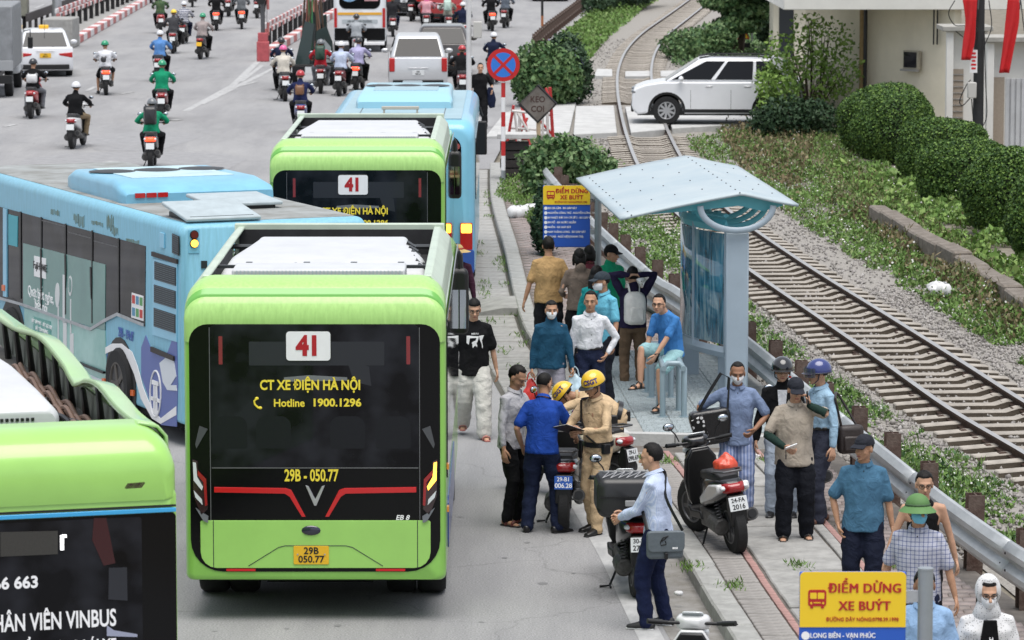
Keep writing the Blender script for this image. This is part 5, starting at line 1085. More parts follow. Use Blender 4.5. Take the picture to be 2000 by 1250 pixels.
build(MB().tube([(0, -1.3, 1.42), (0, -1.45, 1.75)], .008, 5), 'aerial', BLACK, tx)
car('silver people carrier with tall red tail lights in front of the furthest blue bus', 'car', G(812, 182)+Vector((0, 2.1, 0)), R(2), CS, L=4.55, Wd=1.77, H=1.72, belt=1.05, rear=1.08, gb=(-2.15, 1.45), gt=(-1.65, .5), lights='tall', name='people_carrier')
car('dark bronze grey estate with chrome strip ahead of the silver people carrier', 'car', G(862, 150)+Vector((0, 2.2, 0)), R(1), CG, L=4.7, Wd=1.85, H=1.62, belt=1.02, rear=1.08, gb=(-2.2, 1.35), gt=(-1.6, .5), name='estate_car')
car('black saloon car partly behind the white van at the top', 'car', G(790, 32)+Vector((0, 2.2, 0)), 0, CBK)
car('dark car with red sides and white strip near the top centre', 'car', G(862, 45)+Vector((0, 2.2, 0)), 0, CR, L=4.6, H=1.7, belt=1.05, rear=1.1, gb=(-2.1, 1.3), gt=(-1.6, .5))
car('silver car at the top edge on the far road right of the posts', 'car', G(1075, 3)+Vector((0, 2.2, 0)), 0, CS)
# white SUV across the line
suv = car('white sport utility vehicle crossing the railway at the level crossing, front to left', 'car', (0, 0, 0), 0, CW, L=4.48, Wd=1.85, H=1.72, belt=1.11, ride=.26, wb=2.67, wr=.365, rear=1.15, hood=1.06, gb=(-2.05, 1.42), gt=(-1.6, .45), name='suv', spokes=9, bev=.09)
w0 = G(1302, 243, .17); a = R(88); suv.rotation_euler = (0, 0, a); fy = 1.335; sx_ = .81  # left-side front wheel stands at w0
ca, sa = math.cos(a), math.sin(a); suv.location = (w0.x-(-sx_*ca-fy*sa), w0.y-(-sx_*sa+fy*ca)+.0, .17)
for s in (-1, 1):
    for y in (-1.335, 1.335): build(MB().loft([(s*.90, y-.47*math.cos(k), .36+.47*math.sin(k)) for k in [R(-10)+i*R(200)/16 for i in range(17)]], [(.03, .055)]*17, 6, side=(1, 0, 0), round_=False), 'arch_trim', BLACK, suv, smooth=40)
    build(MB().box((s*.915, 0, .33), (.035, 1.8, .16)), 'sill_trim', BLACK, suv, bevel=.02); build(MB().box((s*.93, 0, .30), (.02, 1.75, .03)), 'sill_strip', CHROME, suv)
    build(MB().tube([(s*.62, -1.4, 1.71), (s*.62, -1.0, 1.76), (s*.62, .2, 1.76), (s*.62, .5, 1.71)], .018, 6), 'roof_rail', BLACK, suv)
    build(MB().ell((s*.70, 2.16, .84), (.24, .10, .07), 12, 8), 'headlight_glass', mat('dark_headlight', (.05, .055, .06), .08, coat=1), suv); build(MB().ell((s*.78, 2.19, .50), (.11, .06, .05), 10, 6), 'fog_lamp', CLEAR, suv)
build(MB().box((0, 2.22, .42), (1.5, .08, .2)), 'grille', BLACK, suv, bevel=.03)
# white minibus van (top centre)
vn = thing('minibus', 'tall white minibus with yellow band and oval rear window near the top', 'van', G(703, 102), R(1.5))
VW = mat('van_white', (.66, .68, .70), .3, 0, .05, 2, coat=.5)
build(hull([(0, .88, .42, 2.55, .2, .06), (.06, .95, .38, 2.62, .22, .06), (5.6, .95, .38, 2.62, .22, .06), (6.2, .85, .4, 1.3, .2, .1)], 6), 'body', VW, vn, smooth=50)
flat(rrect(1.5, .85, .25, 6, 0, 2.0), 'rear_window', GLOSSB, vn, off=.004)
flat([(math.cos(i*math.pi/12)*.30-.38, 2.05+math.sin(i*math.pi/12)*.22) for i in range(24)], 'window_picture', mat('picture_blue', (.20, .34, .50), .5, 0, .5, 5), vn, off=.016); flat(rrect(.5, .4, .02, 2, .42, 2.06), 'window_notice', mat('notice_red', (.50, .26, .28), .5, 0, .4, 12), vn, off=.016)
build(MB().box((0, -.012, 1.40), (1.6, .02, .09)), 'yellow_band', mat('amber_band', (.75, .38, .03), .4), vn); flat(rrect(1.84, .45, .04, 3, 0, .65), 'dark_lower', GLOSSB, vn, off=.004); flat(rrect(1.3, .14, .02, 2, 0, 1.12), 'white_lettering_panel', mat('silver_grey', (.42, .46, .48), .4), vn, off=.006)
rt('HÀ NỘI - HẢI DƯƠNG', .11, 0, 1.12, .02, INK, vn, bold=.01, sx=.8)
flat(rrect(.5, .15, .01, 2, 0, .42), 'number_plate', PLW, vn, off=.02); build(MB().box((0, .0, .32), (1.8, .16, .12)), 'bumper', WHITE, vn, bevel=.02)
for s in (-1, 1):
    flat(rrect(.1, .7, .02, 2, s*.88, 1.25), 'tail_light', REDL, vn, off=.005, th=.02); flat(rrect(4.6, .7, .05, 3, 2.9, 1.95), 'side_windows', DGLASS, vn, face=s*.95, off=.004)
    for y in (1.2, 4.9): wheel(vn, (s*.84, y, .36), .36, .22, GREYM)
# grey truck at the left edge and a second cab behind it
tk = thing('truck', 'dusty grey box truck cut by the left edge beside the taxi', 'truck', G(-36, 192), R(4)); TKM = mat('truck_canvas', (.22, .23, .24), .7, 0, .2, 3)
build(MB().box((0, 2.4, 1.75), (1.85, 4.6, 1.9)), 'cargo_box', TKM, tk, bevel=.04)
b = MB()
for i in range(9): b.box((.93, .4+i*.5, 1.7), (.03, .05, 1.7))
build(b, 'box_ribs', mat('truck_rib', (.30, .31, .32), .6), tk)['kind'] = 'stuff'
build(MB().box((0, 0.02, .55), (1.8, .15, .25)).box((0, 2.5, .6), (.9, 4.8, .15)), 'chassis', BLACK, tk, bevel=.01)
build(MB().box((0, 5.6, 1.3), (1.75, 1.6, 1.7)), 'cab', VW, tk, bevel=.12); build(MB().box((0, .08, .95), (1.86, .06, .3)), 'tailboard', mat('truck_rib', (.30, .31, .32), .6), tk, bevel=.01)
for s in (-1, 1):
    for y in (1.0, 5.4): wheel(tk, (s*.75, y, .38), .38, .24, GREYM)
    build(MB().tube([(s*.9, 6.0, 1.7), (s*1.12, 6.0, 1.75), (s*1.12, 6.0, 1.5)], .02, 6), 'mirror_arm', BLACK, tk); build(MB().box((s*1.12, 6.0, 1.35), (.16, .08, .36)), 'mirror', BLACK, tk, bevel=.03)
t2 = thing('truck', 'grey green lorry tail behind the dusty truck at the left edge', 'truck', G(8, 66), R(6)); build(MB().box((0, 1.8, 1.5), (1.9, 3.6, 1.6)), 'cargo_box', mat('olive_grey_box', (.20, .20, .16), .7, 0, .2, 3), t2, bevel=.03); build(MB().box((0, 2, .6), (1.6, 3.4, .2)), 'chassis', BLACK, t2)
for s in (-1, 1): wheel(t2, (s*.75, .8, .4), .4, .24, GREYM)
# loaded handcart tricycle with poles and glass frames
hc = thing('cargo_tricycle', 'motor tricycle piled with dark frames, rusty poles and green rods, tail to camera', 'tricycle', G(612, 168), R(2))
build(MB().box((0, 1.0, .62), (1.35, 2.2, .08)).box((0, -.08, .52), (1.3, .08, .2)), 'cargo_bed', BLACK, hc, bevel=.01)
for s in (-1, 1): wheel(hc, (s*.58, .5, .3), .3, .16, GREYM)
wheel(hc, (0, 2.9, .3), .3, .12, GREYM); build(MB().box((0, 2.4, .75), (.3, 1.0, .5)), 'engine_body', BK['grey'], hc, bevel=.08)
DGN = mat('dark_green_panel', (.018, .035, .032), .25, coat=.4); rp2 = random.Random(4)
for i in range(7):
    w = .9-.04*i; b = MB().prism([(-.58+.06*i, .66), (-.12+.1*i, .66), (.02+.06*i, 1.9+rp2.uniform(-.1, .35)), (-.26+.05*i, 2.05+rp2.uniform(-.1, .4))], -.04, .04, 'y'); build(b, 'window_frame', [DGN, mat('smoky_frame', (.05, .06, .06), .3)][i % 2], hc, loc=(0, .25+.22*i, 0), rot=(-.1, 0, rp2.uniform(-.2, .2)))
build(MB().prism([(.02, .66), (.62, .66), (.60, 1.35), (.42, 1.85), (.1, 1.7)], -.04, .04, 'y'), 'window_frame', DGN, hc, loc=(0, .2, 0)); build(MB().prism([(.30, .72), (.56, .72), (.55, 1.2), (.34, 1.45)], -.01, .01, 'y'), 'glass_sheet', mat('pale_glass', (.30, .33, .33), .1), hc, loc=(0, .12, 0))
cols = [mat('rusty_pole', (.16, .08, .05), .8), mat('green_rod', (.05, .25, .09), .5), mat('salmon_rod', (.45, .16, .12), .5), mat('brown_stick', (.10, .065, .045), .8)]
for i in range(24):
    x0 = rp2.uniform(-.45, .5); x1 = x0*.35+rp2.uniform(-.12, .16)-.05; build(MB().cyl((x0, rp2.uniform(.1, 1.2), .66), (x1, rp2.uniform(.3, 1.4), rp2.uniform(2.6, 3.6)), .018, n=6), 'pole', cols[[0, 3, 0, 3, 1, 0, 2, 3][i % 8]], hc)
build(MB().box((-.1, -.14, .50), (.3, .01, .2)), 'number_plate', PLW, hc)
# ---------------- people
def V3(*a): return Vector(a)
def ik(a, t, l1, l2, pole):
    d = t-a; L = d.length; m = (l1+l2)*.998
    if L > m: t = a+d*(m/L); L = m; d = t-a
    d = d.normalized(); x = (l1*l1-l2*l2+L*L)/(2*L); h = math.sqrt(max(0, l1*l1-x*x)); p = Vector(pole); p = p-d*p.dot(d); p.normalize()
    return a+d*x+p*h, t
def rings(b, C_, Rr, sides, ups=None, n=14):
    V = []; K = len(C_)
    for i in range(K):
        a = C_[max(0, i-1)]; c = C_[min(K-1, i+1)]; d = (c-a).normalized(); s = sides[i]; s = (s-d*s.dot(d)).normalized(); t = d.cross(s)
        for j in range(n): an = 2*math.pi*j/n; V.append(C_[i]+s*math.cos(an)*Rr[i][0]+t*math.sin(an)*Rr[i][1])
    Fc = [(i*n+j, i*n+(j+1) % n, (i+1)*n+(j+1) % n, (i+1)*n+j) for i in range(K-1) for j in range(n)]
    b.add(V, Fc+[tuple(range(n-1, -1, -1)), tuple((K-1)*n+j for j in range(n))])
def remesh(mb, vox, sm=3, fac=.5):
    me = mb.mesh('tmp'); fixn(me); o = bpy.data.objects.new('tmp', me); COL.objects.link(o)
    m = o.modifiers.new('r', 'REMESH'); m.mode = 'VOXEL'; m.voxel_size = vox; m.adaptivity = 0
    if sm: k = o.modifiers.new('s', 'SMOOTH'); k.factor = fac; k.iterations = sm
    dg = bpy.context.evaluated_depsgraph_get(); r = bpy.data.meshes.new_from_object(o.evaluated_get(dg)); bpy.data.objects.remove(o); bpy.data.meshes.remove(me)
    return r
def arr(me):
    v = np.empty(len(me.vertices)*3); me.vertices.foreach_get('co', v); return v.reshape(-1, 3)
def join(name, items):
    """items: (mesh or MB, material index) -> one mesh"""
    V = []; Fc = []; mi = []; o = 0
    for it, k in items:
        if isinstance(it, MB): vs, fs = it.v, it.f
        else: vs = arr(it).tolist(); fs = [tuple(p.vertices) for p in it.polygons]; bpy.data.meshes.remove(it)
        V += [tuple(q) for q in vs]; Fc += [tuple(i+o for i in f) for f in fs]; mi += [k]*len(fs); o += len(vs)
    me = bpy.data.meshes.new(name); me.from_pydata(V, [], Fc); me.polygons.foreach_set('material_index', mi); fixn(me); me.shade_smooth(); return me
def wrinkle(me, amp, fr=(9, 9, 5), seed=0):
    v = arr(me); n = np.empty(len(v)*3); me.vertices.foreach_get('normal', n); n = n.reshape(-1, 3)
    d = np.array([noise.noise((p[0]*fr[0]+seed, p[1]*fr[1], p[2]*fr[2]))+.5*noise.noise((p[0]*fr[0]*2.1, p[1]*fr[1]*2.1+seed, p[2]*fr[2]*1.6)) for p in v])
    v += n*(d*amp)[:, None]; me.vertices.foreach_set('co', v.ravel()); me.update()
class Rig:
    def __init__(s, h, pose):
        g = pose.get; k = h/1.70; s.k = k
        P = Vector(g('pel', (0, 0, .925)))*k; ln, sd_, tw = g('lean', .03), g('side', 0), g('tw', 0)
        up = Matrix.Rotation(sd_, 3, 'Y') @ Matrix.Rotation(-ln, 3, 'X') @ V3(0, 0, 1)
        up2 = Matrix.Rotation(sd_, 3, 'Y') @ Matrix.Rotation(-ln-g('hunch', .06), 3, 'X') @ V3(0, 0, 1)
        s.P = P; s.pr = Matrix.Rotation(g('ptw', 0), 3, 'Z') @ V3(1, 0, 0); s.Wst = P+up*.13*k; s.Ch = P+up*.30*k; s.N = s.Ch+up2*.205*k; s.up = up2
        s.r = Matrix.Rotation(tw, 3, 'Z') @ V3(1, 0, 0); s.r = (s.r-up2*s.r.dot(up2)).normalized(); s.f = up2.cross(s.r)
        sh = g('shw', .166)*k
        s.S = {-1: s.N-up2*.075*k-s.r*sh+V3(0, 0, g('shl', 0)), 1: s.N-up2*.075*k+s.r*sh+V3(0, 0, g('shr', 0))}
        s.El = {}; s.Wr = {}; s.Hp = {}; s.Kn = {}; s.An = {}
        for q, hk, ek in ((-1, 'hl', 'el'), (1, 'hr', 'er')):
            t = Vector(g(hk, (q*.26, .03, .83)))*k; s.El[q], s.Wr[q] = ik(s.S[q], t, .285*k, .25*k, g(ek, (q*.5, -1, -.2)))
        for q, fk, kk in ((-1, 'fl', 'kl'), (1, 'fr', 'kr')):
            hp = P+s.pr*q*.088*k-V3(0, 0, .03*k); t = Vector(g(fk, (q*.11, 0, .075)))*k; s.Hp[q] = hp; s.Kn[q], s.An[q] = ik(hp, t, .425*k, .415*k, g(kk, (q*.1, 1, 0)))
        nd = (up2+V3(0, 1, 0)*g('neckf', .18)).normalized(); s.HC = s.N+nd*.155*k
        yaw, pit, rol = g('head', (0, 0, 0)); s.HM = Matrix.Rotation(yaw, 3, 'Z') @ Matrix.Rotation(-pit, 3, 'X') @ Matrix.Rotation(rol, 3, 'Y'); s.nd = nd
        s.toe = {-1: g('tl', .12), 1: g('tr', -.12)}
    def hp(s, *a): return s.HC+s.HM @ (Vector(a)*s.k)
def hand(b, w, d, n, s, curl, k, m=6):
    d = d.normalized(); n = (n-d*n.dot(d)).normalized(); s = (s-d*s.dot(d)-n*s.dot(n)).normalized()
    b.loft([w-d*.015*k, w+d*.02*k, w+d*.055*k, w+d*.085*k], [(.026*k, .019*k), (.031*k, .017*k), (.040*k, .015*k), (.038*k, .012*k)], 8, side=s)
    for i, L in enumerate((.066, .076, .071, .056)):
        p = w+d*.082*k+s*(.029-.0195*i)*k; Q = [p-d*.02*k, p]; a = .12+.02*i
        for j, f in enumerate((.45, .32, .25)):
            a += curl*(.55 if j == 0 else .85); p = p+(d*math.cos(a)+n*math.sin(a))*L*f*k; Q.append(p)
        b.loft(Q, [.0095*k, .0095*k, .009*k, .008*k, .0065*k], m)
    p = w+d*.018*k+s*.022*k; q = p+(d*.6+s*.75).normalized()*.036*k; r = q+(d*.85+s*(.45-.5*curl)+n*(.2+.6*curl)).normalized()*.033*k; t = r+(d*.8-s*.3*curl+n*(.2+.7*curl)).normalized()*.024*k
    b.loft([p-d*.01*k, q, r, t], [.013*k, .0125*k, .0105*k, .008*k], m)
def person_meshes(h, pose, o, vox, hv):
    """all meshes of one figure; o: outfit shapes"""
    g = Rig(h, pose); k = g.k; out = []; fine = hv < .009
    top, sl, hem, lo = o.get('top', 'shirt'), o.get('sleeve', 1), o.get('hem', .12), o.get('loose', 1.)
    b = MB(); cs = [g.P-V3(0, 0, .10*k), g.P, g.Wst, g.Ch-(g.Ch-g.Wst)*.3, g.Ch+g.up*.06*k, g.N-g.up*.065*k, g.N-g.up*.03*k, g.N+g.up*.005*k]
    bl = o.get('belly', 1.)
    rr = [(.12, .09), (.158, .11), (.135, .10*bl), (.148, .108*bl), (.158, .112), (.130, .086), (.085, .07), (.060, .058)]
    sd_ = [g.pr, g.pr, (g.pr+g.r), (g.pr+2*g.r), g.r, g.r, g.r, g.r]
    rings(b, cs, [(x*k, y*k) for x, y in rr], sd_)
    for q in (-1, 1):
        b.loft([g.S[q]-g.r*q*.06*k+g.up*.01*k, g.S[q], g.S[q].lerp(g.El[q], .5), g.El[q], g.El[q].lerp(g.Wr[q], .35), g.Wr[q]], [.042*k, .046*k, .041*k, .035*k, .036*k, .024*k], 10)
        b.loft([g.Hp[q]+V3(0, 0, .04*k), g.Hp[q], g.Hp[q].lerp(g.Kn[q], .5), g.Kn[q], g.Kn[q].lerp(g.An[q], .35), g.An[q]], [.08*k, .085*k, .072*k, .052*k, .052*k, .034*k], 10)
        a = g.toe[q]; fd = Matrix.Rotation(a, 3, 'Z') @ V3(0, 1, 0); lift = o.get('foot%d' % q, 0); fd = (fd+V3(0, 0, lift)).normalized()
        A = g.An[q]; b.loft([A-fd*.045*k-V3(0, 0, .035*k), A+fd*.03*k-V3(0, 0, .035*k), A+fd*.11*k-V3(0, 0, .05*k), A+fd*.165*k-V3(0, 0, .058*k)], [(.028*k, .03*k), (.034*k, .033*k), (.042*k, .02*k), (.03*k, .014*k)], 10, side=fd.cross(V3(0, 0, 1)))
    b.loft([g.N-g.nd*.03*k, g.N+g.nd*.03*k, g.HC-g.HM @ V3(0, .018*k, .04*k)], [.058*k, .053*k, .052*k], 12)
    items = [(remesh(b, vox, 2), 0)]
    c = MB(); H = g.hp; E = lambda p, r, n=12, m=8: c.ell(H(*p), [x*k for x in r], n, m, g.HM)
    E((0, -.012, .03), (.075, .094, .088), 16, 12); E((0, .022, -.03), (.062, .072, .08), 16, 12); E((0, .038, -.075), (.042, .046, .036)); E((0, .075, -.093), (.02, .014, .016)); E((0, .05, .022), (.058, .045, .03))
    for q in (-1, 1): E((q*.076, -.006, -.012), (.010, .022, .033)); E((q*.036, .062, -.035), (.02, .018, .02))
    c.loft([H(0, .086, .012), H(0, .098, -.012), H(0, .112, -.034)], [.009*k, .012*k, .016*k], 8); E((0, .093, -.036), (.020, .014, .009)); E((0, .084, -.062), (.024, .014, .012))
    c.loft([H(0, -.02, -.03), g.N.lerp(g.HC, .45), g.N+g.nd*.02*k], [.052*k, .052*k, .055*k], 12)
    items.append((remesh(c, hv, 1), 0))
    if fine:
        e = MB()
        for q in (-1, 1): e.ell(H(q*.031, .0915, .004), (.013*k, .006*k, .0058*k), 8, 6, g.HM)
        items.append((e, 1)); e = MB()
        for q in (-1, 1): e.loft([H(q*.014, .0965, .021), H(q*.032, .0955, .027), H(q*.05, .084, .022)], [.0035*k]*3, 5)
        items.append((e, 2)); e = MB(); e.loft([H(-.022, .0935, -.064), H(0, .1005, -.063), H(.022, .0935, -.064)], [.0035*k, .006*k, .0035*k], 6); items.append((e, 3))
    hb = MB()
    for q, hc in ((-1, 'gl'), (1, 'gr')):
        fd = (g.Wr[q]-g.El[q]).normalized(); hd = Vector(pose.get('d'+hc, fd)); pn = Vector(pose.get('n'+hc, (-q, 0, 0))); th = Vector(pose.get('t'+hc, (0, 1, .0)))
        hand(hb, g.Wr[q], hd, pn, th, pose.get(hc, .45), k, 6 if fine else 4)
    items.append((hb, 0)); out.append(('body', join('body', items), 'skin'))
    # ---- trousers
    b = MB(); inf = .012*k; lw = o.get('legw', 1.); bot = o.get('bottom', 'trousers')
    rings(b, [g.P-V3(0, 0, .11*k), g.P-V3(0, 0, .03*k), g.P+(g.Wst-g.P)*(.75 if o.get('tuck') else .4)], [(.14*k, .105*k), (.172*k, .124*k), (.150*k+inf*.3, .112*k*bl)], [g.pr, g.pr, g.pr])
    for q in (-1, 1):
        Hp, Kn, An = g.Hp[q], g.Kn[q], g.An[q]
        if bot == 'shorts': b.loft([Hp+V3(0, 0, .03*k), Hp, Hp.lerp(Kn, .5), Hp.lerp(Kn, .88)], [.092*k, .1*k, .098*k, .092*k], 12)
        elif bot == 'capri': b.loft([Hp+V3(0, 0, .03*k), Hp, Hp.lerp(Kn, .5), Kn, Kn.lerp(An, .5)], [.09*k, .096*k, .088*k, .072*k, .066*k], 12)
        else: b.loft([Hp+V3(0, 0, .03*k), Hp, Hp.lerp(Kn, .5), Kn, Kn.lerp(An, .5), An-V3(0, 0, .015*k)], [.09*k, .098*k, .088*k*lw, .072*k*lw, .068*k*lw, .062*k*lw], 12)
    me = remesh(b, vox, 2); wrinkle(me, .011*k if fine else .008, (7, 7, 13), 3); me.shade_smooth(); me.name = 'trousers'; out.append(({'trousers': 'trousers', 'shorts': 'shorts', 'capri': 'trousers'}[bot], me, 'bottom'))
    if o.get('tuck'):
        b = MB(); c0 = g.P+(g.Wst-g.P)*.72; rings(b, [c0-g.up*.016*k, c0+g.up*.016*k], [(.157*k, .119*k*bl)]*2, [g.pr]*2, n=20); out.append(('belt', join('belt', [(b, 0)]), 'belt'))
    # ---- top
    b = MB(); z0 = g.P-(g.Wst-g.P).normalized()*hem*k if not o.get('tuck') else g.P+(g.Wst-g.P)*.62
    hr = (.176*lo, .130*lo*bl) if not o.get('tuck') else (.158, .120*bl)
    cs = [z0, z0.lerp(g.Wst, .5), g.Wst, g.Ch-(g.Ch-g.Wst)*.3, g.Ch+g.up*.06*k, g.N-g.up*.06*k, g.N-g.up*.025*k, g.N+g.up*.012*k]
    rr = [hr, (.170*lo, .126*lo*bl), (.158*lo, .122*lo*bl), (.166*lo, .126*lo*bl), (.172*lo, .126*lo), (.142, .10), (.092, .082), (.068, .068)]
    if top == 'vest': rr = [(x-.012, y-.01) for x, y in rr]; rr[5] = (.125, .085); rr[6] = (.1, .075)
    rings(b, cs, [(x*k, y*k) for x, y in rr], [g.pr, g.pr, g.pr+g.r, g.pr+2*g.r, g.r, g.r, g.r, g.r], n=16)
    for q in (-1, 1):
        S_, E_l, W_ = g.S[q], g.El[q], g.Wr[q]; w = o.get('slw', 1.)
        if sl >= 1: b.loft([S_-g.r*q*.07*k+g.up*.018*k, S_, S_.lerp(E_l, .5), E_l, E_l.lerp(W_, .5), E_l.lerp(W_, o.get('cuff', .96))], [.048*k, .056*k, .051*k*w, .047*k*w, .043*k*w, .034*k*w], 12)
        elif sl > 0: b.loft([S_-g.r*q*.07*k+g.up*.018*k, S_, S_.lerp(E_l, .45), S_.lerp(E_l, sl*1.15)], [.048*k, .055*k, .056*k*w, .061*k*w], 12)
    if top == 'jacket': b.loft([g.N+g.nd*.0*k, g.N+g.nd*.045*k], [(.072*k, .07*k), (.066*k, .064*k)], 14)
    if o.get('hood') == 'down': b.ell(g.N-g.f*.085*k+V3(0, 0, -.01), (.085*k, .05*k, .075*k), 12, 8)
    me = remesh(b, vox, 2); wrinkle(me, (.013 if sl < 1 else .016)*k, (8, 8, 6), hash(str(pose)) % 17 if False else int(h*100) % 7)
    its = [(me, 0)]
    if top in ('shirt', 'polo') and fine:   # collar and placket
        c = MB(); n = 14; rows = []
        for rr_, dz in ((.064, .032), (.085, .003)):
            rows.append([g.N+g.r*math.sin(a)*rr_*k+g.f*(math.cos(a)*(rr_+.008)+.012)*k+g.up*(dz-.02*math.cos(a))*k for a in [R(20)+i*R(320)/n for i in range(n+1)]])
        c.sheet(rows); its.append((c, 0))
        c = MB()
        for i in range(6 if top == 'shirt' else 2):
            f = i/(6 if top == 'shirt' else 9); p = (g.N-g.up*.05*k).lerp(z0, f)+g.f*(.104 if 0 < i < 5 else .10)*k*(bl if i > 1 else 1)+g.f*.018*k*min(1, i*.5)
            c.ell(p, (.006*k, .004*k, .006*k), 6, 4)
        its.append((c, 1))
    out.append(({'jacket': 'jacket', 'vest': 'vest'}.get(top, 'shirt'), join('shirt', its), 'top'))
    # ---- shoes
    sh = o.get('shoe', 'shoe')
    for q in (-1, 1):
        b = MB(); a = g.toe[q]; fd = Matrix.Rotation(a, 3, 'Z') @ V3(0, 1, 0); lift = o.get('foot%d' % q, 0); fd = (fd+V3(0, 0, lift)).normalized(); A = g.An[q]; sd2 = fd.cross(V3(0, 0, 1)); c = MB()
        c.loft([A-fd*.062*k-V3(0, 0, .066*k), A+fd*.06*k-V3(0, 0, .066*k), A+fd*.185*k-V3(0, 0, .066*k)], [(.032*k, .010*k), (.040*k, .010*k), (.036*k, .010*k)], 10, side=sd2)
        if sh == 'sandal':
            for f, w in ((.02, .042), (.11, .046)): b.loft([A+fd*f*k-V3(0, 0, .062*k)+sd2*w*k*s_*1.02+V3(0, 0, h_*k) for s_, h_ in ((-1, 0), (-.85, .035 if f > .05 else .06), (0, .052 if f > .05 else .085), (.85, .035 if f > .05 else .06), (1, 0))], [(.018*k, .006*k)]*5, 6, side=fd)
        else:
            b.loft([A-fd*.055*k-V3(0, 0, .035*k), A+fd*.02*k-V3(0, 0, .025*k), A+fd*.10*k-V3(0, 0, .042*k), A+fd*.175*k-V3(0, 0, .052*k)], [(.036*k, .042*k), (.042*k, .046*k), (.047*k, .030*k), (.036*k, .020*k)], 12, side=sd2)
        out.append(('sandal' if sh == 'sandal' else 'shoe', join('shoe', [(b, 0), (c, 1)]), 'shoe'))
    # ---- hair / headgear
    hs = o.get('hair', 'short')
    if hs:
        b = MB(); nA, nE = 26, 13; V = []; ins = []
        for i in range(nE+1):
            el = R(-52)+R(142)*i/nE
            for j in range(nA):
                az = 2*math.pi*j/nA; fr_ = math.cos(az)  # az 0 = front
                line = R(38) if fr_ > .55 else (R(38)+(R(-14)-R(38))*min(1, (.55-fr_)/.6) if fr_ > -.35 else R(-42))
                if hs == 'buzz': line += R(4)
                if hs == 'fringe' and fr_ > .3: line = R(16)
                if hs in ('bob', 'long', 'bun', 'pony'): line -= R(6)
                if abs(math.sin(az)) > .9 and hs in ('bob', 'long'): line = R(-50)
                inside = el < line; rr_ = (.83 if inside else (1.035 if hs == 'buzz' else 1.09)+.09*noise.noise((math.sin(az)*3.5, math.cos(az)*3.5, i*.8+h))*(hs != 'buzz'))
                tp = 1.05 if (hs == 'short' and el > R(40)) else (1.1 if hs == 'fringe' else 1)
                V.append(H(.077*rr_*math.sin(az)*math.cos(el), -.014+.096*rr_*math.cos(az)*math.cos(el), .028+.092*rr_*tp*math.sin(el)))
        Fc = [(i*nA+j, i*nA+(j+1) % nA, (i+1)*nA+(j+1) % nA, (i+1)*nA+j) for i in range(nE) for j in range(nA)]
        b.add(V, Fc)
        if hs in ('long', 'pony', 'bob'):
            L = {'long': -.34, 'pony': -.22, 'bob': -.12}[hs]; w = {'long': .075, 'pony': .03, 'bob': .08}[hs]
            b.loft([H(0, -.06, .02), H(0, -.085, -.06), H(0, -.085, L*.6), H(0, -.07, L)], [(w, .04*k), (w*1.02, .04*k), (w, .03*k), (w*.6, .02*k)], 12, side=g.HM @ V3(1, 0, 0))
        if hs == 'bob':
            for q in (-1, 1): b.loft([H(q*.078, -.005, .03), H(q*.085, .012, -.04), H(q*.078, .02, -.11)], [(.018*k, .035*k)]*3, 8)
        if hs == 'bun': b.ell(H(0, -.10, .0), (.04*k, .035*k, .04*k), 10, 8)
        out.append(('hair', join('hair', [(b, 0)]), 'hair'))
    hg = o.get('hat')
    if hg:
        b = MB(); rim = MB(); HM = g.HM; nm = 'helmet'
        def dome(c0, r, z_, n=20, m=8, bb=None): (bb or b).ell(H(*c0), [x*k for x in r], n, m, HM, bot=z_)
        def brim(z, pts): bb = MB(); return bb
        if hg == 'helmet':
            dome((0, -.012, .028), (.118, .138, .128), -.12, 20, 10)
            rim.loft([H(.117*math.sin(a), -.012+.137*math.cos(a), .012) for a in [i*math.pi/10 for i in range(21)]], [(.008*k, .006*k)]*21, 6)
            rim.sheet([[H(.112*math.sin(a), -.012+.132*math.cos(a), .026) for a in [R(-60)+i*R(12) for i in range(11)]], [H(.118*math.sin(a), .01+.165*math.cos(a), .008) for a in [R(-60)+i*R(12) for i in range(11)]]])
            if fine: rim.tube([H(.085, .01, .01), H(.078, .025, -.06), H(0, .06, -.112), H(-.078, .025, -.06), H(-.085, .01, .01)], .006*k, 6)
        elif hg == 'cap':
            nm = 'cap'; dome((0, -.012, .04), (.088, .108, .088), -.1, 20, 8)
            P0 = [H(.082*math.sin(a), -.012+.105*math.cos(a), .045) for a in [R(-52)+i*R(13) for i in range(9)]]; P1 = [H(.086*math.sin(a), .075+.10*math.cos(a), .030-.012*abs(math.sin(a))) for a in [R(-62)+i*R(15.5) for i in range(9)]]
            b.sheet([P0, P1]); b.sheet([[p-V3(0, 0, .006) for p in P0], [p-V3(0, 0, .006) for p in P1]]); b.ell(H(0, -.012, .128), (.008, .008, .006), 6, 4)
        elif hg == 'pith':
            nm = 'pith_helmet'; dome((0, -.012, .055), (.098, .118, .09), -.2, 22, 8); n = 24; rows = [[], [], []]
            for i in range(n+1):
                a = 2*math.pi*i/n
                for j, (q, dz) in enumerate(((1, .045), (1.3, .02), (1.55, -.005))): rows[j].append(H(.098*q*math.sin(a), -.012+.118*(q+(.05*j))*math.cos(a), dz))
            b.sheet(rows); rim.loft([H(.101*math.sin(a), -.012+.121*math.cos(a), .052) for a in [i*math.pi/10 for i in range(21)]], [(.010*k, .004*k)]*21, 6)
        elif hg == 'straw':
            nm = 'straw_hat'; dome((0, -.012, .05), (.095, .11, .075), -.1, 20, 6); rows = [[], []]
            for i in range(25):
                a = 2*math.pi*i/24; rows[0].append(H(.09*math.sin(a), -.01+.105*math.cos(a), .045)); rows[1].append(H(.21*math.sin(a), -.01+.22*math.cos(a), .005))
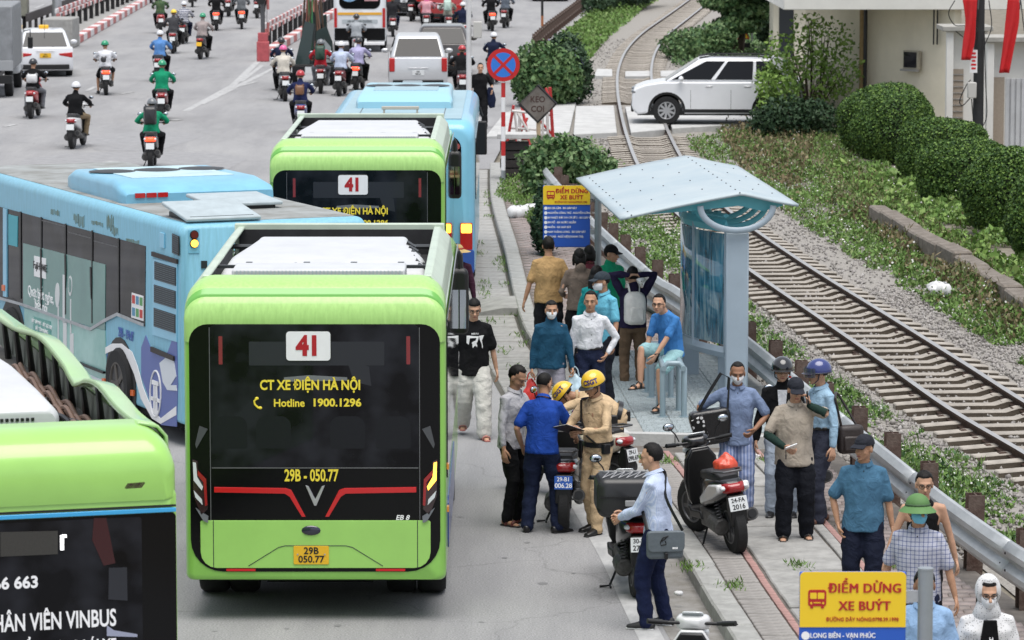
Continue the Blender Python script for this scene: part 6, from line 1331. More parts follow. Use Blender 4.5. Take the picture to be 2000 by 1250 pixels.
            b.sheet(rows); rim.loft([H(.098*math.sin(a), -.012+.113*math.cos(a), .055) for a in [i*math.pi/10 for i in range(21)]], [(.012*k, .004*k)]*21, 6)
        elif hg == 'hood':
            nm = 'hood'; nA, nE = 24, 12; V = []
            for i in range(nE+1):
                el = R(-60)+R(150)*i/nE
                for j in range(nA):
                    az = 2*math.pi*j/nA; open_ = math.cos(az) > .55 and el < R(48); q = .84 if open_ else 1.34
                    V.append(H(.077*q*math.sin(az)*math.cos(el), -.02+.1*q*math.cos(az)*math.cos(el), .02+.1*q*math.sin(el)))
            b.add(V, [(i*nA+j, i*nA+(j+1) % nA, (i+1)*nA+(j+1) % nA, (i+1)*nA+j) for i in range(nE) for j in range(nA)]); b.loft([g.N-g.nd*.03*k, g.N+g.nd*.03*k, g.N+g.nd*.07*k-g.f*.02], [(.12*k, .10*k), (.10*k, .095*k), (.085*k, .09*k)], 14)
        out.append((nm, join(nm, [(b, 0), (rim, 1)]), 'hat'))
    if o.get('mask'):
        b = MB(); rows = []
        for i in range(7):
            z = -.012-.088*i/6; wd = (.062, .066, .066, .062, .056, .048, .038)[i]; bg_ = (.098, .112, .119, .118, .112, .104, .094)[i]
            rows.append([H(wd*math.sin(a), .012+(bg_-.012)*math.cos(a)*(1-.08*abs(math.sin(a))), z) for a in [R(-88)+j*R(176)/10 for j in range(11)]])
        b.sheet(rows)
        for q in (-1, 1): b.tube([H(q*.062, .015, -.02), H(q*.083, -.012, .008)], .0018, 4); b.tube([H(q*.052, .012, -.07), H(q*.083, -.012, -.03)], .0018, 4)
        out.append(('face_mask', join('face_mask', [(b, 0)]), 'mask'))
    if o.get('glasses'):
        b = MB()
        for q in (-1, 1):
            c0 = [H(q*(.032+.024*math.cos(a)), .101-.008*abs(math.cos(a)) if q*math.cos(a) > 0 else .103, .004+.019*math.sin(a)) for a in [i*math.pi/6 for i in range(12)]]; b.tube(c0, .0028, 4, close=True); b.tube([H(q*.055, .096, .008), H(q*.08, -.005, .006)], .0025, 4)
        b.tube([H(-.009, .104, .008), H(.009, .104, .008)], .0028, 4); out.append(('glasses', join('glasses', [(b, 0)]), 'frame'))
    return out, g
PC = {}
HAIRM = mat('black_hair', (.007, .006, .0055), .6, 0, .3, 40, bump=.3, bs=120, stretch=(1, 1, .3), spec=.25); EYEM = mat('dark_eye', (.02, .015, .012), .15); BROWM = mat('dark_brow', (.03, .02, .015), .7); LIPM = mat('lip', (.30, .10, .08), .5)
SHOEM = mat('black_leather', (.015, .014, .014), .3, 0, .1, 20); SOLE = mat('dark_sole', (.02, .02, .02), .7)
def person(label, loc, rz, h=1.68, pose=None, o=None, top=None, bottom=None, hat=None, skin=0, shoe=None, sole=None, mask=None, hair=None, rim=None, key=None, vox=.014, hv=.0065, buttons=None, group=None, name='person'):
    pose = pose or {}; o = o or {}
    if key and key in PC: ms, g = PC[key]
    else:
        ms, g = person_meshes(h, pose, o, vox, hv)
        if key: PC[key] = (ms, g)
    t = thing(name, label, 'person', loc, rz, group); sk = skinm(skin)
    roles = dict(skin=[sk, EYEM, BROWM, LIPM], top=[top or cloth('white_shirt', (.7, .7, .7)), buttons or BLACK], bottom=[bottom or cloth('black_trousers', (.015, .015, .018))], hat=[hat or BLACK, rim or BLACK], shoe=[shoe or SHOEM, sole or SOLE], hair=[hair or HAIRM], mask=[mask or mat('mask_white', (.75, .75, .76), .8)], frame=[BLACK], belt=[SHOEM])
    P_ = {}
    for nm, me, role in ms: P_[nm] = put(nm, me, roles[role], t)
    return t, g, P_
def stand_at(xh, yh, h, base=.13):
    """ground spot of a standing figure, from where the crown of the head is seen"""
    p = G(xh, yh, h+base); return Vector((p.x, p.y, base))
def wraptext(s, size, g, c0, r, az, el, m, parent, off=.003, bold=.04, sx=.85, name='helmet_lettering'):
    """lettering laid round the dome of a helmet"""
    key_ = text(s, size, Matrix.Identity(4), m, parent, name=name, bold=bold, sx=sx, ext=0); me = key_.data.copy(); key_.data = me
    for v in me.vertices:
        a = az-v.co.x/(r[0]*math.cos(el)); e = el+v.co.y/r[2]; q = 1+off/r[0]
        v.co = g.hp(c0[0]+r[0]*q*math.sin(a)*math.cos(e), c0[1]+r[1]*q*math.cos(a)*math.cos(e), c0[2]+r[2]*q*math.sin(e))
    return key_
# ---------------- the crowd on the pavement
B_T = dict(wh=cloth('white_cotton', (.66, .67, .70)), blk=cloth('black_cotton', (.006, .006, .007)), navy=cloth('navy_trousers', (.010, .015, .040)), char=cloth('charcoal_trousers', (.018, .018, .021)), tan=cloth('tan_cotton', (.42, .27, .12)), khaki=cloth('sand_uniform', (.56, .41, .25)), taupe=cloth('taupe_fleece', (.16, .125, .10)), teal=cloth('teal_jacket', (.012, .062, .115)), lblue=cloth('light_blue_cotton', (.26, .40, .60)), sky=cloth('sky_blue_shirt', (.13, .42, .55)), royal=cloth('royal_blue_polo', (.012, .055, .30)), mid=cloth('mid_blue_tee', (.05, .19, .46)), polo=cloth('dusty_teal_polo', (.06, .15, .24)), beige=cloth('stone_shirt', (.38, .33, .27)), grey=cloth('pale_grey_denim', (.42, .42, .44)), greyp=cloth('grey_lilac_trousers', (.24, .23, .27)), pale=cloth('pale_cream_trousers', (.52, .51, .47)), green=cloth('rider_green', (.008, .24, .12)), mint=cloth('mint_shorts', (.30, .50, .52)), purp=cloth('dark_violet_jacket', (.018, .013, .04)), maroon=cloth('maroon_print', (.10, .02, .03)))
def stripes(name, c1, c2, sc, axis='X', w=.5, grid=False, rough=.85):
    m = mat(name, c1, rough, spec=.2, bump=.4, bs=26); nt = m.node_tree; b = nt.nodes['Principled BSDF']; tc = nt.nodes.new('ShaderNodeTexCoord'); out = None
    for ax_ in (['X', 'Z'] if grid else [axis]):
        wv = nt.nodes.new('ShaderNodeTexWave'); wv.bands_direction = ax_; wv.inputs['Scale'].default_value = sc; wv.inputs['Distortion'].default_value = .6; wv.inputs['Detail Scale'].default_value = .6
        nt.links.new(tc.outputs['Object'], wv.inputs['Vector']); r = nt.nodes.new('ShaderNodeValToRGB'); r.color_ramp.elements[0].position = w; r.color_ramp.elements[1].position = w+.08
        r.color_ramp.elements[0].color = (*c1, 1) if out is None else (1, 1, 1, 1); r.color_ramp.elements[1].color = (*c2, 1) if out is None else tuple(min(1, y/x) for x, y in zip(c1, c2))+(1,)
        nt.links.new(wv.outputs[0], r.inputs[0])
        if out is None: out = r.outputs[0]
        else:
            mx = nt.nodes.new('ShaderNodeMix'); mx.data_type = 'RGBA'; mx.blend_type = 'MULTIPLY'; mx.inputs[0].default_value = 1; nt.links.new(out, mx.inputs[6]); nt.links.new(r.outputs[0], mx.inputs[7]); out = mx.outputs[2]
    nt.links.new(out, b.inputs['Base Color']); return m
def dots(name, c1, c2, sc, r0=.28):
    m = mat(name, c1, .85, spec=.2); nt = m.node_tree; b = nt.nodes['Principled BSDF']; tc = nt.nodes.new('ShaderNodeTexCoord'); v = nt.nodes.new('ShaderNodeTexVoronoi'); v.inputs['Scale'].default_value = sc; v.inputs['Randomness'].default_value = .5
    nt.links.new(tc.outputs['Object'], v.inputs['Vector']); r = nt.nodes.new('ShaderNodeValToRGB'); r.color_ramp.elements[0].position = r0; r.color_ramp.elements[1].position = r0+.06; r.color_ramp.elements[0].color = (*c2, 1); r.color_ramp.elements[1].color = (*c1, 1)
    nt.links.new(v.outputs['Distance'], r.inputs[0]); nt.links.new(r.outputs[0], b.inputs['Base Color']); return m
CHECK = stripes('checked_cotton', (.44, .45, .52), (.20, .22, .33), 9, w=.86, grid=True); STRP = stripes('striped_blue_trousers', (.20, .26, .46), (.42, .48, .66), 9, w=.6); DOT = dots('dotted_sun_jacket', (.66, .66, .66), (.03, .03, .03), 62, .2)
DIA = dots('white_diamond_print', (.012, .012, .012), (.6, .6, .6), 26, .3)
FC = math.pi   # facing the camera
def bagm(n, c, r=.5): return mat(n, c, r, 0, .1, 12, bump=.2, bs=30)
HL = lambda q, x=.26, y=.03, z=.80: (q*x, y, z)
# 1 walker with black tee
p, g, P_ = person('young man in black printed T-shirt and baggy pale trousers walking beside the bus', G(925, 853, 0), FC+.12, 1.72, dict(fl=(-.10, .26, .075), fr=(.10, -.28, .13), kr=(.1, 1, -.2), hl=(-.28, .0, .80), hr=(.30, -.02, .80), head=(0, .25, 0), pel=(0, 0, .90)), dict(sleeve=.72, hem=.14, loose=1.12, slw=1.15, legw=1.45, shoe='sandal', glasses=True, hair='fringe', top='tee'), B_T['blk'], B_T['pale'], shoe=mat('rose_sandal', (.45, .16, .14), .6), sole=mat('rose_sole', (.40, .14, .12), .6))
c = g.Ch+g.f*.158
b = MB(); rp3 = random.Random(8)
def decal_poly(pts, name, m, parent, yo=.150):
    bb = MB(); f = lambda x, z: g.Ch+g.r*x+g.up*z+g.f*(yo-.9*x*x)
    V = [f(x, z) for x, z in pts]; bb.add(V+[v-g.f*.012 for v in V], [tuple(range(len(V)))]+[(i, (i+1) % len(V), len(V)+(i+1) % len(V), len(V)+i) for i in range(len(V))]); return build(bb, name, m, parent, smooth=0)
for q in ([(.10, .06), (.10, -.03), (.075, -.05), (.06, .03), (-.02, .035), (-.01, -.0), (.04, -.03), (.02, -.05), (-.03, -.02), (-.05, .05)], [(.03, -.02), (-.01, .0), (-.03, -.06), (-.02, -.12), (.0, -.1), (.015, -.13), (.03, -.07)], [(-.05, .055), (-.06, .01), (-.085, -.05), (-.09, -.10), (-.10, -.08), (-.085, .0), (-.11, .06)]): decal_poly(q, 'shirt_print', WHP, P_['shirt'])
tt = text('MIRYU', .030, Matrix.Identity(4), WHP, P_['shirt'], bold=.02, ext=.001); tt.matrix_local = Matrix.Translation(g.Ch+g.f*.152+g.up*.085) @ Matrix((( -1, 0, 0), (0, 0, 1), (0, 1, 0))).to_4x4()
# 2-3 seen from behind
person('man in tan shirt walking away under the first bus stop sign', stand_at(1072, 466, 1.72), .1, 1.74, dict(fl=(-.10, .2, .075), fr=(.10, -.15, .10), hl=(-.34, .0, .80), hr=(.30, .1, .9)), dict(sleeve=.75, hem=.10, loose=1.12, belly=1.1, top='tee', legw=1.2), B_T['tan'], B_T['char'], skin=1)
person('woman in taupe hooded top and black skirt walking away, holding a paper', stand_at(1133, 486, 1.62), .15, 1.62, dict(fl=(-.10, -.12, .10), fr=(.10, .2, .075), hl=(-.20, .22, 1.02), hr=(.22, .2, 1.0)), dict(hair='bob', hood='down', hem=.10, loose=1.1, top='jacket', legw=1.35), B_T['taupe'], B_T['blk'], sole=mat('brown_sole', (.12, .07, .04), .7))
# 4 rider in green jacket standing behind the pole
person('man in green rider jacket and dark cap half hidden by the sign pole', stand_at(1190, 478, 1.66), FC+.5, 1.66, dict(head=(.5, .1, 0)), dict(hat='cap', top='jacket', hem=.1, loose=1.1), B_T['green'], B_T['blk'], skin=1, hat=B_T['blk'])
person('woman in maroon print top with short dark hair behind the sign', stand_at(1152, 480, 1.58), .1, 1.58, {}, dict(hair='bob', hem=.1), B_T['maroon'], B_T['blk'])
# 5 long-haired woman
person('woman with long black hair in black beside the man with grey cap', stand_at(1163, 520, 1.60), -.4, 1.60, dict(head=(-.3, .1, 0)), dict(hair='long', hem=.12, loose=1.05), cloth('deep_teal_blouse', (.01, .22, .22)), B_T['blk'])
# 6 man in sky blue shirt
p, g, P_ = person('man in sky blue shirt and dark cap with white mask, seen from the side', stand_at(1183, 530, 1.71, .25), FC-.9+.0, 1.71, dict(hl=(-.26, .10, .84), head=(-.3, .05, 0), el=(-.5, -1, 0)), dict(hat='cap', mask=True, sleeve=.72, hem=.10, top='shirt', hair='buzz', shoe='sandal'), B_T['sky'], cloth('black_blue_trousers', (.012, .014, .022)), hat=cloth('slate_cap', (.03, .04, .05)), skin=1)
# 7 white shirt man
person('man in white long sleeved shirt with hand on hip, navy trousers', stand_at(1152, 568, 1.70, .13), FC+.15, 1.70, dict(hl=(-.19, .08, .93), el=(-1, -.4, .2), hr=(.24, .0, .82), head=(-.3, 0, 0), gl=.6), dict(top='shirt', tuck=True, cuff=.9, slw=1.05), B_T['wh'], B_T['navy'], skin=1)
# 8 woman in teal jacket
wpos = stand_at(1076, 586, 1.60)
person('woman in teal zipped jacket and white mask carrying a red bag and a pale bag', wpos, FC+.1, 1.60, dict(hl=(-.27, .12, .80), hr=(.26, .02, .72), el=(-1, -.5, 0), fl=(-.10, .12, .075), fr=(.1, -.08, .08), head=(0, .05, 0), gl=.9, gr=.9), dict(hair='pony', mask=True, top='jacket', hem=.10, loose=1.12, bottom='capri', slw=1.12), B_T['teal'], B_T['greyp'], skin=1)
def bag_mesh(name, label, cat, loc, rz, s, m, sub=1, handle=True, **kw):
    t = thing(name, label, cat, loc, rz); b = MB(); b.loft([(0, 0, -.5*s[2]), (0, 0, -.38*s[2]), (0, 0, 0), (0, 0, .3*s[2]), (0, 0, .5*s[2])], [(s[0]*.30, s[1]*.3), (s[0]*.5, s[1]*.5), (s[0]*.52, s[1]*.5), (s[0]*.35, s[1]*.3), (s[0]*.10, s[1]*.1)], 14, side=(1, 0, 0), round_=False)
    me = remesh(b, .016, 1); wrinkle(me, .022, (14, 14, 7), 2); me.shade_smooth(); put('bag_body', me, m, t)
    if handle: build(MB().tube([(-.05, 0, s[2]*.4), (-.03, 0, s[2]*.62), (.0, 0, s[2]*.72), (.03, 0, s[2]*.62), (.05, 0, s[2]*.4)], .008, 6), 'handle', m, t)
    return t
w = wpos; bag_mesh('plastic_bag', 'thin pale blue carrier bag in the hand of the woman in teal', 'bag', (w.x+.29, w.y-.10, .68), 0, (.24, .16, .36), mat('pale_blue_film', (.45, .58, .66), .4, 0, .15, 10, coat=.3))
bag_mesh('plastic_bag', 'bulging red carrier bag in the hand of the woman in teal', 'bag', (w.x-.24, w.y-.0, .62), 0, (.18, .15, .34), mat('red_film', (.55, .03, .025), .4, 0, .1, 10, coat=.3))
bag_mesh('plastic_bag', 'white printed carrier bag beside the pale blue one', 'bag', (w.x+.38, w.y+.0, .68), 0, (.18, .14, .28), mat('white_film', (.66, .64, .63), .4, 0, .12, 16, coat=.2), handle=False)
# 9 hands on head, white backpack
bp = stand_at(1237, 522, 1.62); person('person in dark violet jacket with both hands on the head, wearing a white backpack', bp, .15, 1.62, dict(hl=(-.06, -.06, 1.60), hr=(.06, -.06, 1.60), el=(-1, .3, .2), er=(1, .3, .2), ngl=(0, 0, -1), ngr=(0, 0, -1), dgl=(1, 0, .1), dgr=(-1, 0, .1)), dict(top='jacket', loose=1.1, hem=.05, slw=1.15), B_T['purp'], cloth('brown_trousers', (.14, .09, .055)), shoe=mat('white_trainer', (.6, .6, .6), .6))
WB = bagm('cream_canvas', (.74, .71, .65)); t = thing('backpack', 'cream white backpack on the person with hands on head', 'backpack', (bp.x+.02, bp.y-.19, 1.25), .15)
build(hull([(-.10, .10, -.19, .10, .06, .05), (-.06, .13, -.22, .17, .09, .06), (.04, .14, -.22, .20, .1, .06), (.07, .12, -.2, .17, .08, .05)]), 'pack_body', WB, t, smooth=60); build(hull([(-.13, .08, -.18, .0, .04, .04), (-.09, .10, -.20, .02, .05, .05)]), 'front_pocket', WB, t, smooth=60)
for s in (-1, 1): build(MB().loft([(s*.06, .04, .17), (s*.075, .10, .27), (s*.085, .22, .26), (s*.09, .32, .12)], [(.03, .008)]*4, 6), 'shoulder_strap', WB, t)
# 10 youth seated on the pipe bench
sp = Vector((1.93, 46.9, .26)); person('youth in blue T-shirt and mint shorts with glasses sitting on the pipe bench', sp, FC-.75, 1.68, dict(pel=(0, -.05, .74), lean=.15, hunch=.35, fl=(-.16, .33, .10), fr=(.10, .42, .36), hl=(-.06, .42, .60), hr=(.16, .34, .50), head=(.45, 0, 0), el=(-1, -.2, -.5), er=(1, -.2, -.5), neckf=.3), dict(sleeve=.7, top='tee', hem=.08, loose=1.08, bottom='shorts', glasses=True, shoe='sandal'), B_T['mid'], B_T['mint'])
t = thing('mobile_phone', 'dark phone in the hands of the seated youth in blue', 'phone', (1.76, 46.62, .93)); build(MB().box((0, 0, 0), (.08, .01, .15)), 'case', BLACK, t, bevel=.006, rot=(.6, 0, .5)); build(MB().box((0, 0, 0), (.07, .004, .14)), 'screen', INK, t, loc=(0, -.006, .003), rot=(.6, 0, .5))
# 11 pale shirt man, 12 royal blue polo
person('man in pale grey shirt and black trousers standing left of the royal blue polo', G(1000, 1024, 0), FC+1.0, 1.70, dict(hl=(-.02, .30, 1.14), hr=(.25, .06, .83), el=(-1, -.3, -.5), head=(0, .55, 0), gl=.8), dict(top='shirt', hem=.10, shoe='sandal', cuff=.8, loose=1.05), B_T['grey'], B_T['blk'], skin=1, shoe=mat('oxblood_sandal', (.12, .03, .025), .4))
person('man in royal blue polo shirt seen from behind, hand on the scooter seat', G(1058, 1040, 0), -.25, 1.68, dict(hr=(.30, .36, .93), hl=(-.24, .1, .9), lean=.12, fl=(-.16, .0, .075), fr=(.17, .02, .075), er=(1, -.4, -.3), tr=-.7, head=(-.4, .3, 0), gr=.3, dgr=(.2, 1, -.1), ngr=(0, 0, -1), belly=1), dict(top='polo', sleeve=.7, hem=.08, loose=1.08, hair='buzz', legw=1.15), B_T['royal'], cloth('slate_navy', (.012, .018, .045)), skin=1)
# 13 standing officer
YH = mat('helmet_yellow', (.80, .50, .03), .3, coat=.5); NVL = mat('navy_print', (.03, .02, .16), .5)
op = G(1168, 1040, 0); p, g, P_ = person('traffic officer in sand uniform and yellow helmet standing and writing on a clipboard', op, FC-.95+.15, 1.69, dict(hl=(-.08, .34, 1.12), hr=(.05, .36, 1.10), el=(-1, -.2, -.6), er=(1, -.2, -.6), head=(-.1, .35, 0), lean=.05, fl=(-.1, .12, .075), fr=(.11, -.05, .075), gl=.7, gr=.9), dict(hat='helmet', top='shirt', hem=.06, loose=1.02, hair='buzz', cuff=.9), B_T['khaki'], B_T['khaki'], skin=1, hat=YH, rim=BLACK)
wraptext('CSGT', .07, g, (0, -.012, .028), (.118*g.k, .138*g.k, .128*g.k), -.75, .33, NVL, P_['helmet'])
def gear(o, g, parts):
    for nm, c0, s, m in parts: pc = g.P+g.pr*c0[0]+V3(0, c0[1], c0[2]); build(MB().box((0, 0, 0), s), nm, m, o, bevel=.012, loc=pc)
def duty(p, g):
    b = MB(); c0 = g.P+V3(0, 0, .035); rings(b, [c0-g.up*.026, c0+g.up*.026], [(.186, .142)]*2, [g.pr]*2, n=22); build(b, 'duty_belt', SHOEM, p, smooth=40)
    gear(p, g, [('holster', (.19, .03, -.05), (.06, .10, .19), SHOEM), ('pouch', (-.17, .06, -.01), (.06, .09, .11), SHOEM), ('pouch', (.14, -.12, -.01), (.08, .06, .12), SHOEM), ('baton_case', (.17, -.06, -.10), (.045, .045, .24), SHOEM)])
    b = MB(); b.tube([g.S[1]+g.f*.055+g.up*.05, g.Ch+g.r*.10+g.f*.14, g.Wst+g.r*.02+g.f*.145, g.P+g.f*.14+V3(0, 0, .05)-g.r*.12], .012, 6); build(b, 'chest_strap', SHOEM, p)
    c = g.S[1].lerp(g.El[1], .45)+(g.r*.066); build(MB().prism([(-.022, .03), (.022, .03), (.024, -.01), (0, -.035), (-.024, -.01)], -.004, .006, 'x'), 'arm_badge', mat('badge_navy_red', (.10, .02, .12), .5, 0, .5, 60), p, loc=c, rot=(0, 0, math.atan2(g.r.y, g.r.x)))
    build(MB().box((0, 0, 0), (.06, .1, .02)), 'shoulder_board', mat('badge_navy', (.02, .02, .05), .5), p, loc=g.S[1]+g.up*.062-g.r*.02, rot=(0, .3, 0), bevel=.004)
duty(p, g)
hw = p.matrix_world
def at(o_, loc, rz, v): return Vector(loc)+Matrix.Rotation(rz, 3, 'Z') @ v
orz = FC-.80; c = at(None, op, orz, (g.Wr[-1]+g.Wr[1])/2+V3(0, .08, .03)); t = thing('clipboard', 'clipboard with white papers held by the standing officer', 'clipboard', c, orz); build(MB().box((0, 0, 0), (.22, .31, .008)), 'board', BLACK, t, bevel=.004, rot=(.35, .25, 0)); build(MB().box((0, .01, .008), (.19, .27, .004)), 'paper', WHITE, t, rot=(.35, .25, 0))
# 14 leaning officer
lp_ = stand_at(1096, 787, 1.45, .0); lp_ = Vector((.92, 41.9, 0)); p, g, P_ = person('second traffic officer in yellow helmet bending low over the scooter seat', lp_, 1.62, 1.68, dict(lean=.95, hunch=.35, pel=(0, -.25, .90), hl=(-.12, .62, 1.00), hr=(.16, .62, 1.02), head=(-.1, .9, 0), fl=(-.15, -.05, .075), fr=(.15, -.2, .075), el=(-1, -.1, -.4), er=(1, -.1, -.4), neckf=1.1, gl=.6, gr=.8), dict(hat='helmet', top='shirt', hem=.04, hair='buzz'), B_T['khaki'], B_T['khaki'], skin=1, hat=YH)
wraptext('CSGT', .07, g, (0, -.012, .028), (.118*g.k, .138*g.k, .128*g.k), -1.35, .45, NVL, P_['helmet']); duty(p, g)
# 15 near man with the shoulder bag
np_ = G(1284, 1226, 0); nrz = 1.18; p, g, P_ = person('man in pale blue shirt with grey shoulder bag standing by the top box scooter', np_, nrz, 1.70, dict(hl=(-.05, .36, 1.00), hr=(.04, .34, 1.02), el=(-.6, -.6, -.6), er=(.6, -.7, -.6), head=(.15, .15, 0), fl=(-.12, .06, .075), fr=(.13, -.04, .075), gr=.6, gl=.6), dict(top='shirt', hem=.05, slw=1.08, cuff=.9, legw=1.1), stripes('pale_blue_pinstripe', (.42, .50, .68), (.56, .62, .76), 30, w=.55), cloth('navy_suit', (.008, .013, .045)), shoe=mat('black_trainer', (.02, .02, .022), .6), sole=mat('white_sole', (.7, .7, .7), .6))
bl_ = at(None, np_, nrz, V3(-.20, -.14, .87)); t = thing('shoulder_bag', 'grey flap shoulder bag hanging at the hip of the man in pale blue', 'shoulder bag', (bl_.x, bl_.y-.03, bl_.z-.03), .12); GB = bagm('grey_canvas', (.10, .12, .135))
build(MB().box((0, 0, -.02), (.33, .13, .25)), 'bag_body', GB, t, bevel=.035, seg=3); fl_ = build(MB().prism(rrect(.34, .19, .03, 4, 0, .02, .05), -.085, -.06, 'y'), 'flap', GB, t, bevel=.008); text('eos', .035, T(.08, -.0865, -.035, R(90)), WHP, fl_, bold=.03)
build(MB().tube([(-.05, -.088, .03), (-.03, -.088, .06), (.02, -.088, .075), (-.01, -.088, .05), (-.055, -.088, .02), (-.05, -.088, -.01), (.0, -.088, .0), (-.01, -.088, .03)], .005, 5), 'swirl_mark', BLACK, fl_); build(MB().box((0, -.08, -.11), (.03, .03, .06)), 'buckle', BLACK, t, bevel=.004)
stp = [bl_+V3(.16, -.03, .08), at(None, np_, nrz, g.Ch-g.r*.12-g.f*.13), at(None, np_, nrz, g.N+g.r*.04-g.f*.08), at(None, np_, nrz, g.N+g.r*.08+g.f*.05), at(None, np_, nrz, g.Ch-g.r*.02+g.f*.15), bl_+V3(-.16, .0, .08)]
build(MB().loft([v-Vector(t.location) for v in catmull(stp, 5)], [(.016, .003)]*26, 6), 'shoulder_strap', BLACK, t, rot=(0, 0, -.12))
# 16 masked man with checked bag
mp_ = stand_at(1440, 705, 1.66, .13); p, g, P_ = person('man in pale blue polo and white mask carrying a black and white bag', mp_, FC+.0, 1.66, dict(hl=(.37, .12, .98), hr=(-.30, .12, 1.0), head=(0, .25, 0), shw=.185), dict(), B_T['wh']) if False else person('man in pale blue polo and white mask with striped trousers, bag under his arm', mp_, FC, 1.66, dict(hr=(.40, .06, .96), er=(1, -.4, .2), hl=(-.17, .20, .98), el=(-1, -.5, 0), head=(0, .25, 0), gr=.7, gl=.8, ngr=(-1, 0, 0)), dict(top='polo', sleeve=.75, hem=.12, mask=True, hair='buzz', loose=1.1, legw=1.15, belly=1.05), cloth('washed_blue_polo', (.20, .26, .40)), STRP, skin=2)
t = HBG = thing('handbag', 'black handbag with white diamond pattern under the arm of the masked man', 'handbag', (mp_.x-.25, mp_.y-.13, 1.13), .1); build(MB().prism([(-.13, -.15), (.13, -.15), (.17, .08), (.15, .13), (-.15, .13), (-.17, .08)], -.07, .07, 'y'), 'bag_body', bagm('black_glossy_bag', (.015, .015, .016), .25), t, bevel=.025, rot=(0, -.15, 0)); build(MB().prism([(-.13, -.13), (-.03, -.13), (-.06, .11), (-.165, .07)], -.078, .078, 'y'), 'patterned_side', DIA, t, bevel=.01, rot=(0, -.15, 0))
HBG.scale = (1.3, 1.2, 1.3); HBG.location.x -= .03
for q in (-.03, .03): build(MB().tube([(-.10, q, .12), (-.02, q, .26), (.08, q, .42), (.15, q+.03, .38), (.13, q, .12)], .008, 6), 'handle', BLACK, t)
# 17 beige shirt man with phone; 18 helmet man behind; 19 blue helmet man
vp = G(1550, 1052, .13); p, g, P_ = person('man in stone shirt and black cap talking on a phone on the pavement', vp, FC+.05, 1.66, dict(hl=(-.13, .10, 1.42), el=(-1, .1, -.8), hr=(.13, .24, 1.00), er=(1, -.4, -.3), head=(.05, .3, 0), fl=(-.13, .0, .075), fr=(.12, .08, .075), gl=.9, dgl=(.1, -.1, 1), ngl=(1, .3, 0), gr=.8), dict(hat='cap', top='shirt', sleeve=.72, hem=.14, loose=1.18, belly=1.1, hair='buzz', legw=1.3, shoe='sandal'), B_T['beige'], cloth('near_black_trousers', (.006, .007, .011)), hat=cloth('black_cap', (.02, .022, .03)))
SLV = cloth('dark_green_sleeve', (.015, .035, .028))
for q in (-1, 1): build(MB().loft([g.S[q].lerp(g.El[q], .82), g.El[q], g.El[q].lerp(g.Wr[q], .5), g.El[q].lerp(g.Wr[q], .95)], [.045, .047, .044, .034], 12), 'sun_sleeve', SLV, p, smooth=60)
hd = at(None, vp, FC+.05, g.Wr[-1]+V3(.01, .02, .075)); t = thing('mobile_phone', 'dark phone held to the ear of the man in stone shirt', 'phone', hd, FC); build(MB().box((0, 0, 0), (.012, .07, .14)), 'case', BLACK, t, bevel=.006, rot=(.2, .1, 0)); build(MB().box((.008, 0, 0), (.003, .06, .13)), 'screen', INK, t, rot=(.2, .1, 0))
hd = at(None, vp, FC+.05, g.Wr[1]+V3(-.05, .09, .02)); t = thing('mobile_phone', 'phone with keys held flat at the waist of the man in stone shirt', 'phone', hd, FC); build(MB().box((0, 0, 0), (.13, .07, .012)), 'case', WHITE, t, bevel=.005, rot=(.5, .3, .3)); build(MB().box((0, 0, .007), (.11, .058, .003)), 'screen', INK, t, rot=(.5, .3, .3)); build(MB().ring((.05, .02, -.05), .02, .003, 'x', 10, 4).box((.05, .02, -.10), (.01, .03, .05)), 'keys', BLACK, t)
p, g, P_ = person('man in glasses and black helmet, black jacket over white shirt, behind the stone shirt', stand_at(1528, 697, 1.70), FC-.05, 1.68, dict(hr=(.27, .1, .84)), dict(hat='helmet', glasses=True, top='jacket', hem=.06, loose=1.1, hair='buzz'), B_T['blk'], cloth('pale_jeans', (.36, .42, .50)), hat=mat('helmet_black', (.012, .012, .014), .2, coat=.8), rim=BLACK)
build(MB().prism([(-.05, .17), (.05, .17), (.03, -.1), (-.03, -.1)], .0, .02, 'y'), 'white_shirt_front', B_T['wh'], p, loc=g.Ch+g.f*.125); build(MB().box((0, 0, 0), (.03, .02, .02)), 'red_buckle', mat('red_clip', (.6, .02, .02), .4), p, loc=g.hp(-.08, .02, -.06))
qp = G(1606, 1022, .13); qrz = FC-2.0+.75; p, g, P_ = person('man in blue helmet with visor and pale blue shirt, dark bag on his back', qp, FC-1.15, 1.70, dict(hr=(.24, .12, .86), er=(1, -.8, 0), head=(-.2, .05, 0), fl=(-.1, .1, .075), fr=(.12, -.06, .075)), dict(hat='helmet', top='shirt', tuck=True, hair='buzz', slw=1.1, legw=1.1, cuff=.9), B_T['sky'] if False else cloth('powder_blue_shirt', (.30, .45, .58)), cloth('slate_trousers', (.032, .036, .055)), hat=mat('helmet_blue', (.02, .035, .17), .25, coat=.8), rim=mat('helmet_trim', (.03, .03, .05), .3), shoe=mat('brown_leather', (.09, .035, .02), .3))
b = MB(); b.sheet([[g.hp(.125*math.sin(a), -.0+.15*math.cos(a), z) for a in [R(-65)+i*R(13) for i in range(11)]] for z in (.07, .02, -.03)]); build(b, 'visor', mat('smoked_visor', (.06, .07, .09), .08, alpha=.75, coat=1), p, smooth=60)
build(MB().box((0, 0, 0), (.02, .05, .055)), 'wrist_watch', BLACK, p, loc=g.Wr[1]+g.r*.02, bevel=.008)
